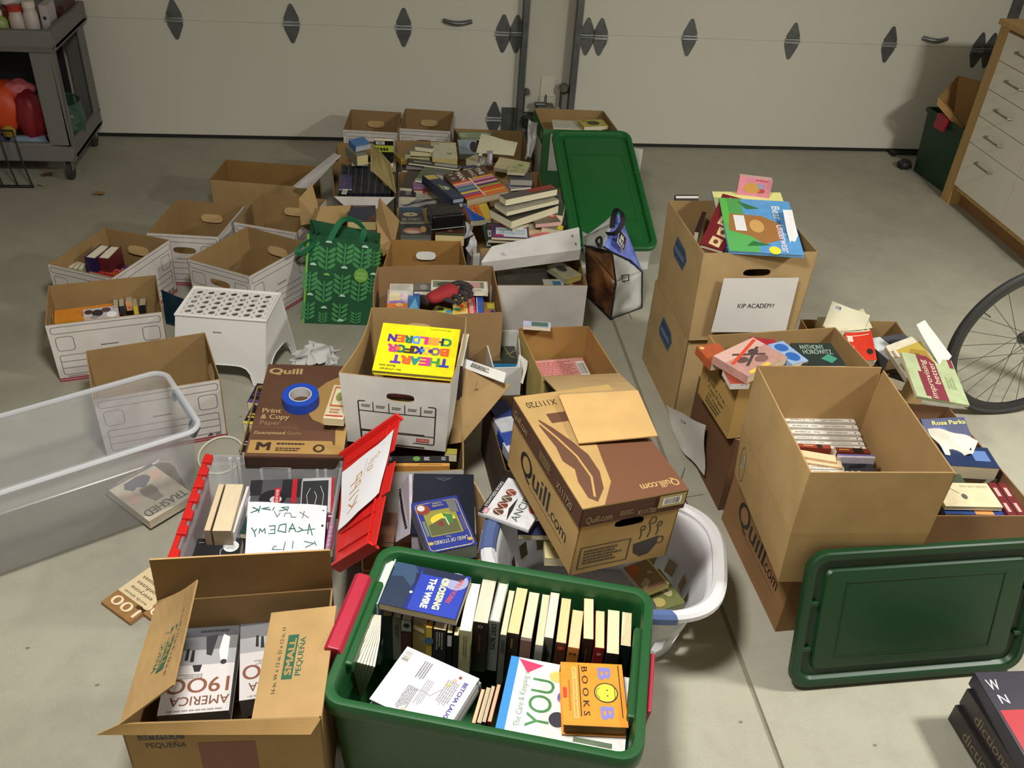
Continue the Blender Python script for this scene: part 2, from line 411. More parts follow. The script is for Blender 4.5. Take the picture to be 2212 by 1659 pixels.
def rrect(w,d,r,n=5,cx=0,cy=0,z=0):
    P=[]
    for (x,y,s) in ((w/2-r,d/2-r,0),(-w/2+r,d/2-r,90),(-w/2+r,-d/2+r,180),(w/2-r,-d/2+r,270)):
        P+=[V((cx+x+r*math.cos(math.radians(s+90*i/n)),cy+y+r*math.sin(math.radians(s+90*i/n)),z)) for i in range(n+1)]
    return P
# ================= the garage itself =================
DY=5.557
def struct(mb,name,**k):
    o=mb.build(name,**k); o['kind']='structure'; return o
MF=mat('#a5a292','concrete',.6); MWALL=mat('#c2beb0','paper'); MDOOR=mat('#d0cdc0','plastic',.5); MGAL=mat('#6d7070','metal'); MDARK=mat('#1b1c1a','plastic',.6)
m=MB(); m.box((-3.4,-2.2,-.15),(.958,DY+.3,0),MF); m.box((.972,-2.2,-.15),(4.0,DY+.3,0),MF); m.box((.958,-2.2,-.15),(.972,DY+.3,-.005),mat('#857f6d','concrete',.9))
_fp=plane((0,0,0),(1,0,0),(0,1,0)); _q=lambda x,y:(at(x,y,0).x,at(x,y,0).y)
for _P,_w in (([(1455,1062),(1478,1075),(1490,1100),(1493,1128)],.006),([(1290,548),(1340,640),(1365,690)],.004),([(1480,1010),(1466,1050),(1455,1062)],.004),([(1478,1075),(1520,1068)],.003)): art(m,_fp,1,1,[('l',[_q(*p) for p in _P],_w,'#5b574b')],off=.0004)
for _p in ((1462,1060),(1590,607),(1505,620),(2000,1165),(60,1400),(210,1480),(520,900),(1890,1610),(1600,1560)): art(m,_fp,1,1,[('c',*_q(*_p),.006,'#77735f',.004)],off=.0004)
struct(m,'floor')
m=MB()
m.box((-3.4,DY+.05,0),(-2.08,DY+.2,2.6),MWALL); m.box((.775,DY+.03,0),(1.09,DY+.2,2.6),MWALL); m.box((3.79,DY+.05,0),(4.0,DY+.2,2.6),MWALL)
m.box((-2.08,DY+.05,2.2),(3.79,DY+.2,2.6),MWALL); struct(m,'wall_back')
for nm,x0,x1 in (('wall_left',-3.5,-3.4),('wall_right',4.0,4.1)):
    m=MB(); m.box((x0,-2.2,0),(x1,DY+.2,2.6),MWALL); struct(m,nm)
m=MB(); m.box((-3.5,-2.3,0),(4.1,-2.2,2.6),MWALL); struct(m,'wall_front')
m=MB(); m.box((-3.5,-2.3,2.6),(4.1,DY+.2,2.7),MWALL); struct(m,'ceiling')
def door(nm,x0,x1,hx,dbl,hand):
    d=thing(nm,None,None,((x0+x1)/2,DY,0)); d['kind']='structure'
    m=MB(); zs=[.022,.683,1.22,1.75,2.2]
    for a,b in zip(zs,zs[1:]): m.box((x0,DY,a),(x1,DY+.045,b-.0007),MDOOR)
    m.build('panel',d,bevel=.0012)
    m=MB(); m.box((x0,DY+.002,.0),(x1,DY+.04,.024),MDARK); m.build('bottom_seal',d)
    def hinge(x,z,s=1):
        h=MB(); y=DY
        for sg in (1,-1):
            P=[(-.04,.012),(-.043,.03),(-.013,.098),(-.006,.108),(.006,.108),(.013,.098),(.043,.03),(.04,.012)]
            P=[(x+a,z+sg*b) for a,b in P]
            if sg<0: P=P[::-1]
            h.loft([[V((a,y-.0002,b)) for a,b in P],[V((a,y-.004,b)) for a,b in P]],MGAL,True,True)
        ho=h.build('hinge',d); 
        for dz in (-.009,.009):
            h=MB(); h.tube([(x-.046,y-.008,z+dz),(x+.046,y-.008,z+dz)],.007,mat('#8d9191','metal'),8); p=h.build('hinge_pin',ho,smooth=True)
    for x in hx: hinge(x,.685)
    for x in dbl:
        hinge(x-.04,.67); hinge(x+.04,.67)
        h=MB(); h.tube([(x,DY-.02,.67),(x+(.09 if x>(x0+x1)/2 else -.09),DY-.02,.67)],.006,MGAL,8); h.build('roller_stem',d)
    xa,xb=hand; h=MB(); n=9
    h.tube([(xa+(xb-xa)*i/n,DY-.006-.03*math.sin(math.pi*i/n),.733-.006*math.sin(math.pi*i/n)) for i in range(n+1)],[.012+.004*math.sin(math.pi*i/n) for i in range(n+1)],MGAL,10,ry=.013)
    h.build('pull_handle',d,smooth=True)
    return d,hinge
d1,hg=door('door_1',-2.06,.755,[-1.203,-.562,.071],[.69,-1.85],(.30,.46))
hg(.62,.16)
m=MB(); m.box((.665,DY-.005,.05),(.752,DY-.0005,.235),MGAL); m.build('bottom_bracket',d1)
door('door_2',1.105,3.76,[1.774,2.419,3.046],[1.19,3.68],(3.25,3.41))
def track(nm,xa,xb):
    m=MB(); m.box((xa,DY-.055,0),(xb,DY-.05,2.2),MGAL); m.box((xa,DY-.05,0),(xa+.003,DY,2.2),MGAL); m.box((xb-.003,DY-.05,0),(xb,DY,2.2),MGAL); struct(m,nm,bevel=.001)
track('trim_1',.757,.790); track('trim_2',1.068,1.104); track('trim_3',3.762,3.80)
# safety sensors and opener hardware low on the pillar between the doors
for x,l,sd in ((.835,'left',1),(1.015,'right',-1)):
    t=thing('door_sensor','black door safety sensor with a small white light, %s one low on the pillar'%l,'sensor',(x,DY-.06,.13),'door safety sensors')
    m=MB(); m.box((x-.045,DY-.085,.14),(x+.035,DY-.035,.205),mat('#15160f','plastic',.5)); m.build('housing',t,bevel=.004)
    m=MB(); m.box((x-sd*.068,DY-.052,.10),(x-sd*.02,DY-.046,.215),MGAL); m.box((x-.015,DY-.046,.15),(x+.015,DY+.028,.19),MGAL); m.build('bracket',t)
    m=MB(); m.lathe([(.004,0),(.004,.002)],(0,0,0),mat('#fff8e8','emit',.4,e=1.2),10); R_=Matrix.Translation(V((x-.005,DY-.0855,.175)))@Matrix.Rotation(math.radians(90),4,'X')
    m.v=[R_@p for p in m.v]; m.build('indicator_light',t)
t=thing('roller_bracket','grey pulley box hanging above the sensors on the pillar','bracket',(.925,DY,.2))
m=MB(); m.box((.875,DY-.06,.20),(.985,DY+.028,.262),mat('#5c5b4c','plastic',.6)); m.box((.86,DY-.05,.262),(.93,DY-.01,.28),MGAL); m.build('housing',t,bevel=.008)
m=MB(); m.tube([(.925,DY-.02,.27),(.922,DY-.03,.31),(.928,DY-.03,.33),(.935,DY-.025,.27)],.003,mat('#4a4a44','metal'),6); m.build('cord',t,smooth=True)
m=MB(); m.box((.80,DY-.004,.0),(1.06,DY+.0295,.2),mat('#3f4240','metal')); tag(m.build('base_plate'),'dark grey metal plate at the foot of the pillar behind the sensors','plate')
for x,z,s,l in ((.81,.34,.02,'smaller'),(1.035,.37,.027,'larger')):
    m=MB(); R_=Matrix.Translation(V((x,DY-.02,z)))@Matrix.Rotation(math.radians(90),4,'X')
    m.lathe([(s*.8,-.02),(s,-.012),(s,.012),(s*.8,.02),(s*.35,.02),(s*.35,.025)],(0,0,0),mat('#77756a','metal'),20); m.v=[R_@p for p in m.v]
    m.box((x-.012,DY-.02,z-.13),(x-.008,DY+.029,z),mat('#55554c','metal')); tag(m.build('wall_roller',smooth=True),'%s round grey roller fixed to the pillar above a sensor'%l,'roller')
S_=plane((.9,DY+.0295,.30),(1,0,0),(0,0,1)); m=MB(); m.box((.9,DY+.024,.30),(.985,DY+.03,.42),mat('#d0cab8','plastic',.5)); tag(m.build('outlet_plate',bevel=.002),'blank white outlet cover on the pillar between the garage doors','outlet')
m=MB(); m.lathe([(.0,-.028),(.018,-.022),(.028,0),(.018,.022),(0,.028)],(3.885,DY-.02,.80),mat('#20211e','plastic',.6),16); m.box((3.86,DY-.03,.82),(3.9,DY+.05,.84),MGAL); tag(m.build('wall_bumper',smooth=True),'round dark knob on the wall right of the right garage door','knob')
# ---------------- ceiling lamps ----------------
for (x,y,sx) in ((-.1,1.3,.25),(3.05,1.5,.25),(-2.6,.4,.2)):
    t=thing('ceiling_lamp','shallow ceiling lamp above the garage floor','lamp',(x,y,2.512),'ceiling lamps')
    m=MB(); m.box((x-sx,y-.2,2.512),(x+sx,y+.2,2.60),mat('#cccccc','plastic',.5)); m.build('lamp_housing',t,bevel=.01)
# ---------------- floor marks ----------------
m=MB(); z=.0006
for (px,py,r) in ((1210,560,.03),(1595,605,.02),(1468,1062,.012)):
    pass
# ---------------- utility cart ----------------
cx1,cy0,cy1,cx0=-1.665,4.87,5.45,-2.62
MC=mat('#6f6d69','plastic',.6)
t=thing('utility_cart','grey moulded plastic utility cart with bottles on its top tray','cart',((cx0+cx1)/2,(cy0+cy1)/2,0))
m=MB(); m.box((cx0,cy0,.115),(cx1,cy1,.135),MC)
for a,b in (((cx0,cy0,.135),(cx1,cy0+.025,.215)),((cx0,cy1-.025,.135),(cx1,cy1,.215)),((cx0,cy0+.025,.135),(cx0+.025,cy1-.025,.215)),((cx1-.025,cy0+.025,.135),(cx1,cy1-.025,.215))): m.box(a,b,MC)
m.build('lower_tray',t,bevel=.008)
m=MB(); m.box((cx0-.02,cy0-.02,.685),(cx1+.02,cy1+.02,.705),MC)
for a,b in (((cx0-.02,cy0-.02,.705),(cx1+.02,cy0+.01,.79)),((cx0-.02,cy1-.01,.705),(cx1+.02,cy1+.02,.79)),((cx0-.02,cy0+.01,.705),(cx0+.01,cy1-.01,.79)),((cx1-.01,cy0+.01,.705),(cx1+.02,cy1-.01,.79))): m.box(a,b,MC)
m.build('upper_tray',t,bevel=.008)
for (x,y,sx,sy) in ((cx1,cy0,-1,1),(cx1,cy1,-1,-1),(cx0,cy0,1,1),(cx0,cy1,1,-1)):
    m=MB(); k=.07 if sy>0 else .09
    for dx,dy in ((.11,.018),(.018,k)):
        xs=sorted((x,x+sx*dx)); ys=sorted((y,y+sy*dy)); m.box((xs[0],ys[0],.2),(xs[1],ys[1],.69),MC)
    m.build('corner_post',t,bevel=.005)
    c=MB(); xx,yy=x+sx*.05,y+sy*.05
    for q in (-1,1): c.box((xx+q*.016-.002,yy-.02,.055),(xx+q*.016+.002,yy+.02,.115),mat('#8b8b86','metal'))
    co_=c.build('caster',t); c=MB(); R_=Matrix.Translation(V((xx,yy,.052)))@Matrix.Rotation(math.radians(90),4,'Y')
    c.lathe([(.03,-.014),(.05,-.01),(.05,.01),(.03,.014)],(0,0,0),mat('#2a2a28','plastic',.7),24); c.v=[R_@p for p in c.v]; c.build('wheel',co_,smooth=True)
m=MB(); m.box((cx0+.03,cy1-.05,.22),(cx1-.12,cy1-.045,.68),mat('#0d0e14','cloth')); m.build('back_panel',t)
def blob(label,c,r,col,seed,name,cat,amp=.25,group=None,rough=.5,kind='plastic',n=3,fr=2.2):
    bm=bmesh.new(); bmesh.ops.create_icosphere(bm,subdivisions=n,radius=1); from mathutils import noise as NZ
    for v_ in bm.verts:
        q=v_.co.copy(); d=NZ.noise(q*fr+V((seed*7.3,seed,0)))+.5*NZ.noise(q*fr*2.3+V((0,seed*3.1,0))); q*=1+amp*d; 
        q.z=max(q.z,-.8); v_.co=V((q.x*r[0],q.y*r[1],(q.z+.8)/1.8*2*r[2]))
    me=bpy.data.meshes.new(name); bm.to_mesh(me); bm.free(); me.materials.append(mat(col,kind,rough))
    me.polygons.foreach_set('use_smooth',[True]*len(me.polygons)); o=bpy.data.objects.new(name,me); COL.objects.link(o); o.location=c; MW[o]=Matrix.Translation(V(c))
    return tag(o,label,cat,group)
sz=.1355
blob('crumpled orange plastic bag on the lower tray of the grey cart',(-2.02,5.02,sz+.10),(.12,.1,.13),'#c8431a',1,'plastic_bag','bag')
blob('glossy pink balloon-like bag on top of the orange bag in the cart',(-1.92,5.03,sz+.27),(.075,.06,.045),'#c8646a',12,'plastic_bag','bag')
blob('dark red bag bulging in the middle of the cart lower tray',(-1.87,4.98,sz+.06),(.075,.07,.13),'#7c1420',2,'plastic_bag','bag')
blob('pale blue cloth lying at the front of the cart lower tray',(-1.9,4.94,sz),(.1,.045,.05),'#7f93ac',3,'cloth','cloth',kind='cloth')
blob('dark blue bag at the left of the cart lower tray',(-2.1,4.97,sz),(.11,.07,.075),'#1b2440',4,'plastic_bag','bag')
blob('small mustard yellow rag between the red and orange bags',(-1.985,4.93,sz+.09),(.035,.02,.03),'#a8842a',5,'cloth','cloth',kind='cloth')
g=thing('mesh_basket','green clear tub of white rope on the cart lower tray','tub',(-1.79,5.12,sz))
m=MB(); pr=[(.10,0),(.13,.06),(.14,.13),(.13,.22),(.137,.22),(.147,.13),(.137,.06),(.1,.003)]; m.lathe(pr,(-1.80,5.12,sz),mat('#3c6b57','clear',.4,a=.45),28); m.build('tub_body',g,smooth=True)
m=MB(); m.tube([(-1.80+.135*math.cos(a),5.12+.135*math.sin(a),sz+.22) for a in [2*math.pi*i/24 for i in range(24)]],.005,mat('#4a4d49','plastic'),6,True); m.build('tub_rim',g,smooth=True)
m=MB(); rr=random.Random(4); pts=[]
for i in range(150): a=i*.55; rad=.06+.06*rr.random(); pts.append((-1.80+rad*math.cos(a),5.08+rad*math.sin(a),sz+.06+.0007*i+.03*rr.random()))
m.tube(pts,.0075,mat('#bdb7a2','cloth'),5); tag(m.build('rope',smooth=True),'tangled white rope inside the green tub on the cart','rope')
m=MB(); m.tube([(-1.72,5.0,sz+.05),(-1.70,5.02,sz+.02),(-1.695,4.97,sz+.015),(-1.70,4.94,sz+.02),(-1.72,4.925,sz+.035)],.008,mat('#bdb7a2','cloth'),6); tag(m.build('rope_end',smooth=True),'short white rope end beside the front post of the cart','rope')
m=MB(); m.box((-1.93,5.16,sz+.0),(-1.83,5.22,sz+.17),mat('#28443a','plastic',.4)); tag(m.build('box_of_supplies',bevel=.006),'dark green box behind the red bag in the cart','box')
tz=.7055
def bottle(label,x,y,r,h,col,capc,rough=.35,neck=.45,group='bottles on the cart top tray'):
    o=thing('bottle',label,'bottle',(x,y,tz),group)
    m=MB(); m.lathe([(r*.9,0),(r,.006),(r,h*.66),(r*.85,h*.74),(r*neck,h*.82),(r*neck,h*.86)],(x,y,tz),mat(col,'plastic',rough),20); m.build('bottle_body',o,smooth=True)
    m=MB(); m.lathe([(r*neck*1.12,h*.85),(r*neck*1.12,h),(r*neck*.9,h*1.01)],(x,y,tz),mat(capc,'plastic',.4),20); m.build('cap',o,smooth=True)
bottle('black bottle with a yellow tag leftmost in view on the cart top tray',-1.995,4.96,.042,.19,'#15120f','#1b1a16')
bottle('clear yellow-green bottle between the black and the white bottles',-1.90,4.95,.035,.15,'#8a9a55','#c9c4b4')
bottle('white bottle with a red cap on the cart top tray',-1.83,4.975,.036,.17,'#b9a9a4','#a92a22',neck=.8)
bottle('tall white bottle right of the red-capped one on the cart',-1.765,4.985,.034,.19,'#bdb2ac','#cfc5b8',neck=.8)
bottle('small red jar behind the red-capped bottle on the cart',-1.87,5.06,.05,.19,'#8a2b22','#d1cdc6',neck=.9)
m=MB(); m.box((-1.735,5.03,tz),(-1.695,5.15,tz+.16),mat('#b3a9aa','paint')); art(m,plane((-1.735,5.03,tz),(1,0,0),(0,0,1)),.04,.16,[('c',.5,.62,.22,'#2d2d30')]); tag(m.build('file_carton'),'narrow white carton with a dark dot on the cart','box')
m=MB(); m.box((-1.70,5.2,tz),(-1.67,5.4,tz+.12),mat('#4a2320','paint')); tag(m.build('carton'),'dark maroon carton at the back of the cart top tray','box')
# wire rack in front of the cart
g=thing('wire_rack','black wire rack standing on the floor in front of the cart','rack',(-2.0,4.8,0)); mk=mat('#2c2d2c','metal')
m=MB(); m.tube([(-2.4,4.79,.008),(-1.878,4.797,.008)],.008,mk,8); m.build('frame_rail',g,smooth=True); m=MB(); m.tube([(-2.4,4.84,.29),(-1.93,4.845,.29)],.006,mk,8); m.build('frame_rail',g,smooth=True)
for x in (-2.30,-2.21,-2.12,-2.03,-1.955,-1.882):
    m=MB(); m.tube([(x,4.797,.008),(x-.02,4.80,.12),(x-.05,4.845,.29)],.0045,mk,6); m.build('wire',g,smooth=True)
# dry leaves and litter
def leaf(label,px,py,s,col,seed):
    p=at(px,py,0); rr=random.Random(seed); m=MB(); n=11
    P=[p+V((s*(1+.55*rr.uniform(-1,1))*math.cos(a),.7*s*(1+.5*rr.uniform(-1,1))*math.sin(a),.004+.012*rr.random())) for a in [2*math.pi*i/n for i in range(n)]]
    c=p+V((0,0,.006)); m.add([c]+P,[(0,i+1,(i+1)%n+1) for i in range(n)],mat(col,'cloth')); m.add([q-V((0,0,.0012)) for q in [c]+P],[(0,(i+1)%n+1,i+1) for i in range(n)],mat(col,'cloth'))
    tag(m.build('dry_leaf'),label,'leaf')
leaf('curled tan dry leaf alone on the floor right of the cart',214,421,.03,'#93713f',3)
leaf('brown dry leaf on the floor below the cart caster',100,380,.028,'#5b3f26',5)
leaf('pale leaf scrap at the foot of the wire rack',90,402,.022,'#9a8f74',9)
# ---------------- drawer cabinet ----------------
KX=3.245; my=4.80; y1c=4.82; MK=mat('#b8955c','wood'); MWH=mat('#e4dfd0','plastic',.5)
t=thing('drawer_cabinet','white five-drawer cabinet with birch sides and top against the right wall','cabinet',(3.6,4.2,0))
m=MB(); m.box((KX,4.737,0),(3.95,y1c,1.0),MK); m.box((KX+.002,3.3,.0),(3.95,3.318,1.0),MK); m.box((KX+.02,3.318,.09),(3.95,4.737,.985),MK); m.box((KX+.07,3.318,0),(KX+.088,4.737,.12),mat('#8a6238','wood')); m.build('carcass',t)
m=MB(); m.box((KX-.02,3.28,1.0),(3.99,y1c+.005,1.03),MK); m.build('worktop',t,bevel=.003)
zs=[.125,.383,.534,.682,.837,.985]; Y0,Y1=4.246,4.735
for a,b in zip(zs,zs[1:]):
    for (ya,yb) in ((Y0,Y1),(3.325,Y0-.005)):
        m=MB(); m.box((KX-.002,ya,a),(KX+.018,yb,b-.004),MWH); dr=m.build('drawer',t,bevel=.001)
        m=MB(); zc=b-.07; yc=yb-.215 if yb>4.5 else (ya+yb)/2; pts=[(KX-.004,yc+.075,zc),(KX-.026,yc+.07,zc),(KX-.028,yc,zc),(KX-.026,yc-.07,zc),(KX-.004,yc-.075,zc)]
        m.tube(pts,[.006,.006,.0045,.006,.006],mat('#8b8574','metal'),8); m.build('handle',dr,smooth=True)
# ================= cartons =================
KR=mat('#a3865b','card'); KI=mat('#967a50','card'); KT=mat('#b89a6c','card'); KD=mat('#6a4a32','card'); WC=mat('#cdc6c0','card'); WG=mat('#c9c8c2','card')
LN='#5a5560'; RDS='#9c2f45'
def side_long():
    return [('f',.03,.84,.97,.95,.0022,LN,.008),('f',.05,.54,.20,.78,.0022,LN,.012),('f',.80,.54,.95,.78,.0022,LN,.012),('lines',.42,.55,.58,.59,1,'#6a6468'),
            ('f',.05,.12,.95,.46,.0022,LN,.006),('l',[(.05,.35),(.95,.35)],.0022,LN),('l',[(.05,.235),(.95,.235)],.0022,LN),('lines',.08,.07,.25,.10,1,'#8b6a70'),
            ('r',0,.0,1,.028,RDS),('r',0,.04,1,.065,RDS),('p',[(.83,.08),(.85,.11),(.86,.14),(.87,.11),(.89,.10),(.87,.08)],'#3c3a3c'),('lines',.9,.07,.96,.12,3,'#4a484a')]
def side_short():
    return [('f',.03,.86,.97,.95,.0022,LN,.006),('f',.05,.58,.26,.80,.0022,LN,.01),('f',.74,.58,.95,.80,.0022,LN,.01),('lines',.38,.52,.62,.55,1,'#6a6468'),
            ('f',.05,.12,.95,.46,.0022,LN,.006),('l',[(.05,.35),(.95,.35)],.0022,LN),('l',[(.05,.235),(.95,.235)],.0022,LN),('r',0,.0,1,.028,RDS),('r',0,.04,1,.065,RDS)]
HL=(.5,.70,.10,.032); PL=(.5,.70,.105,.036,KT)
def filebox(label,rim,handle,z=.252,**k):
    lr=handle=='lr'; it={s:(side_short() if (s in('left','right'))==lr else side_long()) for s in SIDES}
    hs=('left','right') if lr else ('back','front'); hole={hs[0] if lr else 'front':HL}; pill={hs[1] if lr else 'back':PL}
    G='white file boxes with a red stripe'
    return carton(label,rim,z,0,WC,KI,holes=hole,pills=pill,items=it,name='file_box',cat='box',group=G,shrink=.015,**k)
bA=filebox('white file box holding the orange book and upright paperbacks',[(103.5,617),(337,594),(351,674),(97,704)],'lr')
bB=filebox('empty white file box standing behind the clear empty tote',[(185,758),(443,718),(476,819.5),(200,864)],'lr')
bC=filebox('white file box holding a red-covered book, leftmost of the row',[(226.5,491.6),(366.6,518),(241,602),(102.6,570)],'fb')
bD=filebox('empty white file box between the red-book box and the brown carton',[(383,431),(528,443),(471,512),(315,503)],'fb')
bE=filebox('empty white file box touching the green shopping bag handles',[(566,416),(705.6,431),(642,503),(505,480)],'fb')
bF=filebox('empty white file box right behind the white step stool',[(534,489),(668,526),(539,597),(403.6,559)],'fb')
bH1=filebox('empty white file box by the garage door, left of two',[(757.5,236),(867,243),(859,287),(741,280)],'fb')
bH2=filebox('empty white file box by the garage door, right of two',[(875,234),(981,241),(973,284),(861.5,277)],'fb')
bG=carton('wide empty brown carton behind the white file boxes',[(488,345),(690,360),(640,403),(452,388)],.225,0,KR,mat('#8a6a3c','card'),items={'front':[('r',.0,.0,.0,.0,'#000000')]},shrink=.01)
# big tan stack with blue labels and its notices
def w4(x,y,w,d,a,z): 
    c,s=math.cos(a),math.sin(a); return [V((x+u*c-v*s,y+u*s+v*c,z)) for u,v in ((-w/2,d/2),(w/2,d/2),(w/2,-d/2),(-w/2,-d/2))]
BL_='#27405e'
def bluelab(): return [('p',[(.30,.62),(.36,.80),(.60,.78),(.66,.70),(.60,.55),(.34,.56)],BL_),('f',.33,.58,.61,.77,.002,'#6f86a0'),('t','MOVING BOX',.47,.66,.06,'#8fa6be',0,.24,.01)]
KB_=mat('#a88e63','card')
bKL=carton('tan moving box with a blue label, bottom of the stack',None,.37,0,KB_,KI,world=w4(1.238,2.93,.40,.43,.045,.372),bot=w4(1.238,2.93,.40,.43,.045,0),items={'left':bluelab(),'front':[('f',.2,.2,.45,.6,.002,'#7d6238')]},name='moving_box',group='stacked tan moving boxes')
mb=MB(); p=w4(1.238,2.93,.398,.428,.045,.3725); mb.hexa([p[3],p[2],p[1],p[0]],[q+V((0,0,.004)) for q in (p[3],p[2],p[1],p[0])],KB_); 
_o=mb.build('lid_flaps',bKL)
bKU=carton('tan moving box full of picture books, top of the stack',None,.73,.377,KB_,KI,world=w4(1.222,2.885,.41,.42,.035,.735),bot=w4(1.232,2.905,.395,.42,.035,.377),holes={'front':(.5,.78,.10,.030)},
  items={'left':[('p',[(.30,.62),(.36,.80),(.60,.78),(.66,.70),(.60,.55),(.34,.56)],BL_),('f',.33,.58,.61,.77,.002,'#6f86a0'),('t','MOVING BOX',.47,.66,.06,'#8fa6be',0,.24,.01)],'front':[('f',.2,.1,.45,.55,.002,'#7d6238')]},name='moving_box',group='stacked tan moving boxes')
S_=plane((1.05,2.664,.42),(1,.035,0),(0,0,1))
pts=[onY(1536,718,2.672),onY(1697,717,2.678),onY(1726,600,2.668),onY(1564,601,2.663)]
sheet('white sheet with one printed line taped to the top moving box',pts,'paper_sign','sign',col='#d2cfcb',items=[('t','KIP ACADEMY',.52,.50,.085,'#1f1f20',0,.5,.006)],wav=.0015)
# open box with a die-cut handle on a darker box
kx=w4(1.262,2.36,.46,.26,.10,.54)
bK=carton('tan carton with round handle hole overfilled with paperbacks, beside the moving boxes',None,.54,.31,mat('#ab8a50','card'),KI,world=kx,bot=w4(1.262,2.36,.45,.255,.10,.31),holes={'left':(.55,.72,.055,.03)},
  items={'left':[('t','8 1/2 x 11 in.',.5,.42,.065,'#3b3225',0,.55,.02),('t','Copy Paper',.5,.32,.065,'#3b3225',0,.5,.02),('t','10 reams',.5,.22,.06,'#3b3225',0,.4,.02),('lines',.25,.05,.75,.17,2,'#4b4130')]})
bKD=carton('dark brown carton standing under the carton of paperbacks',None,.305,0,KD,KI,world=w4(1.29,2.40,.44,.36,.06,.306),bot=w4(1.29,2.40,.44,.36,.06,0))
mb=MB(); p=w4(1.29,2.40,.43,.35,.06,.3); mb.hexa([p[3],p[2],p[1],p[0]],[q+V((0,0,.005)) for q in (p[3],p[2],p[1],p[0])],KD); mb.build('lid_flaps',bKD)
sheet('blank-looking white sheet hanging loose on the dark carton side',[V((1.035,2.56,.004)),V((1.055,2.33,.05)),V((1.05,2.39,.225)),V((1.02,2.74,.05))],'paper_sign','sign',col='#c6c3bd',items=[('t','KIPP :',.5,.8,.06,'#3a3a3e',0,.25,.005)],wav=.006,sd=5)
# tall carton of hardbacks on an upturned printed carton
bQ0=carton('upside-down printed paper carton under the tall carton',None,.272,0,mat('#8e6a45','card'),KI,world=w4(1.275,1.935,.36,.47,.04,.272),bot=w4(1.275,1.935,.37,.48,.04,0),
  items={'left':[('t','Quill',.42,.52,.30,'#231d18',0,.46,.02),('t','.com',.76,.46,.17,'#231d18',0,.22,.012),('l',[(.3,.3),(.86,.3)],.002,'#3a2c20')]})
mb=MB(); p=w4(1.275,1.935,.356,.466,.04,.268); mb.hexa([p[3],p[2],p[1],p[0]],[q+V((0,0,.004)) for q in (p[3],p[2],p[1],p[0])],KR); mb.build('lid_flaps',bQ0)
axu=w4(1.204,1.844,.375,.46,-.041,.47); axb=w4(1.215,1.85,.365,.45,-.041,.277); axt=w4(1.204,1.846,.382,.470,-.041,.677)
KA=mat('#aa8d5f','card'); KAI=mat('#a28357','card')
bAM=carton('tall plain carton with upright flaps holding a row of white-spined books',None,.47,.277,KA,KAI,world=axu,bot=axb,items={'left':[('o',.12,.42,.05,.0025,'#3c3226',.33),('p',[(.09,.3),(.14,.36),(.15,.62),(.10,.56)],'#b9b4a2'),('lines',.095,.35,.145,.58,6,'#5b584e')]})
for s,i in SIDES.items():
    j=(i+1)%4; A,B=axu[j],axu[i]; T=(axt[j]+axt[i])/2-(A+B)/2
    flap(bAM,A,B,T,T.length*(1.0 if s!='right' else .97),KA,KAI,taper=.0015,curve=-.004 if s in('left','front') else .002)
# printed lid artwork
BR='#53372a'
def steam(x,y,s,m=1):
    P=[(x+m*.012*s*math.sin(k*.8),y+.035*s*k) for k in range(6)]; cx,cy=P[-1][0]+m*.03*s,P[-1][1]
    return [('l',P+[(cx-m*.03*s*math.cos(a)*(1-a/9),cy+.055*s*math.sin(a)*(1-a/9)) for a in [.5*i for i in range(1,12)]],.0042,'#3a2c20')]
def cup(): return steam(.65,.36,.9)+steam(.73,.37,1.35)+steam(.82,.38,.9)+[('p',[(.60,.30),(.86,.36),(.85,.22),(.79,.10),(.70,.08),(.62,.16)],'#2b2118'),('o',.88,.29,.035,.004,'#2b2118',.05),
  ('f',.06,.08,.56,.40,.003,'#3a2c20'),('lines',.1,.13,.5,.36,5,'#4a3a2a')]
QM=Matrix.Translation(V((.518,1.875,.345)))@Matrix.Rotation(.257,4,'Z')@Matrix.Rotation(.012,4,'X')@Matrix.Rotation(.05,4,'Y')
qw,qd,qh=.285,.455,.235
def qp(u,v,w): return QM@V((u*qw/2,v*qd/2,w*qh))
KQ=mat('#aa8b58','card')
tq=[qp(-1,1,1),qp(1,1,1),qp(1,-1,1),qp(-1,-1,1)]; bq=[qp(-1,1,0),qp(1,1,0),qp(1,-1,0),qp(-1,-1,0)]
LOGO=lambda x,y,h,c,bg,w=.5:[('o',x-w*.42,y,h*.32,.006,c,h*.62),('l',[(x-w*.40,y-h*.45),(x-w*.33,y-h*.85)],.006,c),('t','uill',x-w*.08,y-.02,h,c,0,w*.42,.02),('t','.com',x+w*.34,y-h*.25,h*.55,c,0,w*.34,.015)]
bQ=carton('closed printed copy paper carton with brown lid tilted on the laundry basket',None,0,0,KQ,KI,world=tq,bot=bq,holes={'front':(.5,.66,.085,.03)},
   items={'left':[('t','Quill',.40,.42,.30,'#1f1a15',0,.44,.02),('t','.com',.76,.36,.18,'#1f1a15',0,.24,.012),('l',[(.33,.2),(.85,.2)],.002,'#4a3c2a')],'front':cup()})
def ql(u,v,w,e=.007): return QM@V((u*(qw/2+e),v*(qd/2+e),qh+w))
LW,LD=qw+.014,qd+.014; MBRN=mat(BR,'card')
mb=MB(); top=[ql(-1,-1,.006),ql(1,-1,.006),ql(1,1,.006),ql(-1,1,.006)]; lo=[ql(-1,-1,.002),ql(1,-1,.002),ql(1,1,.002),ql(-1,1,.002)]; mb.hexa(lo,top,KQ)
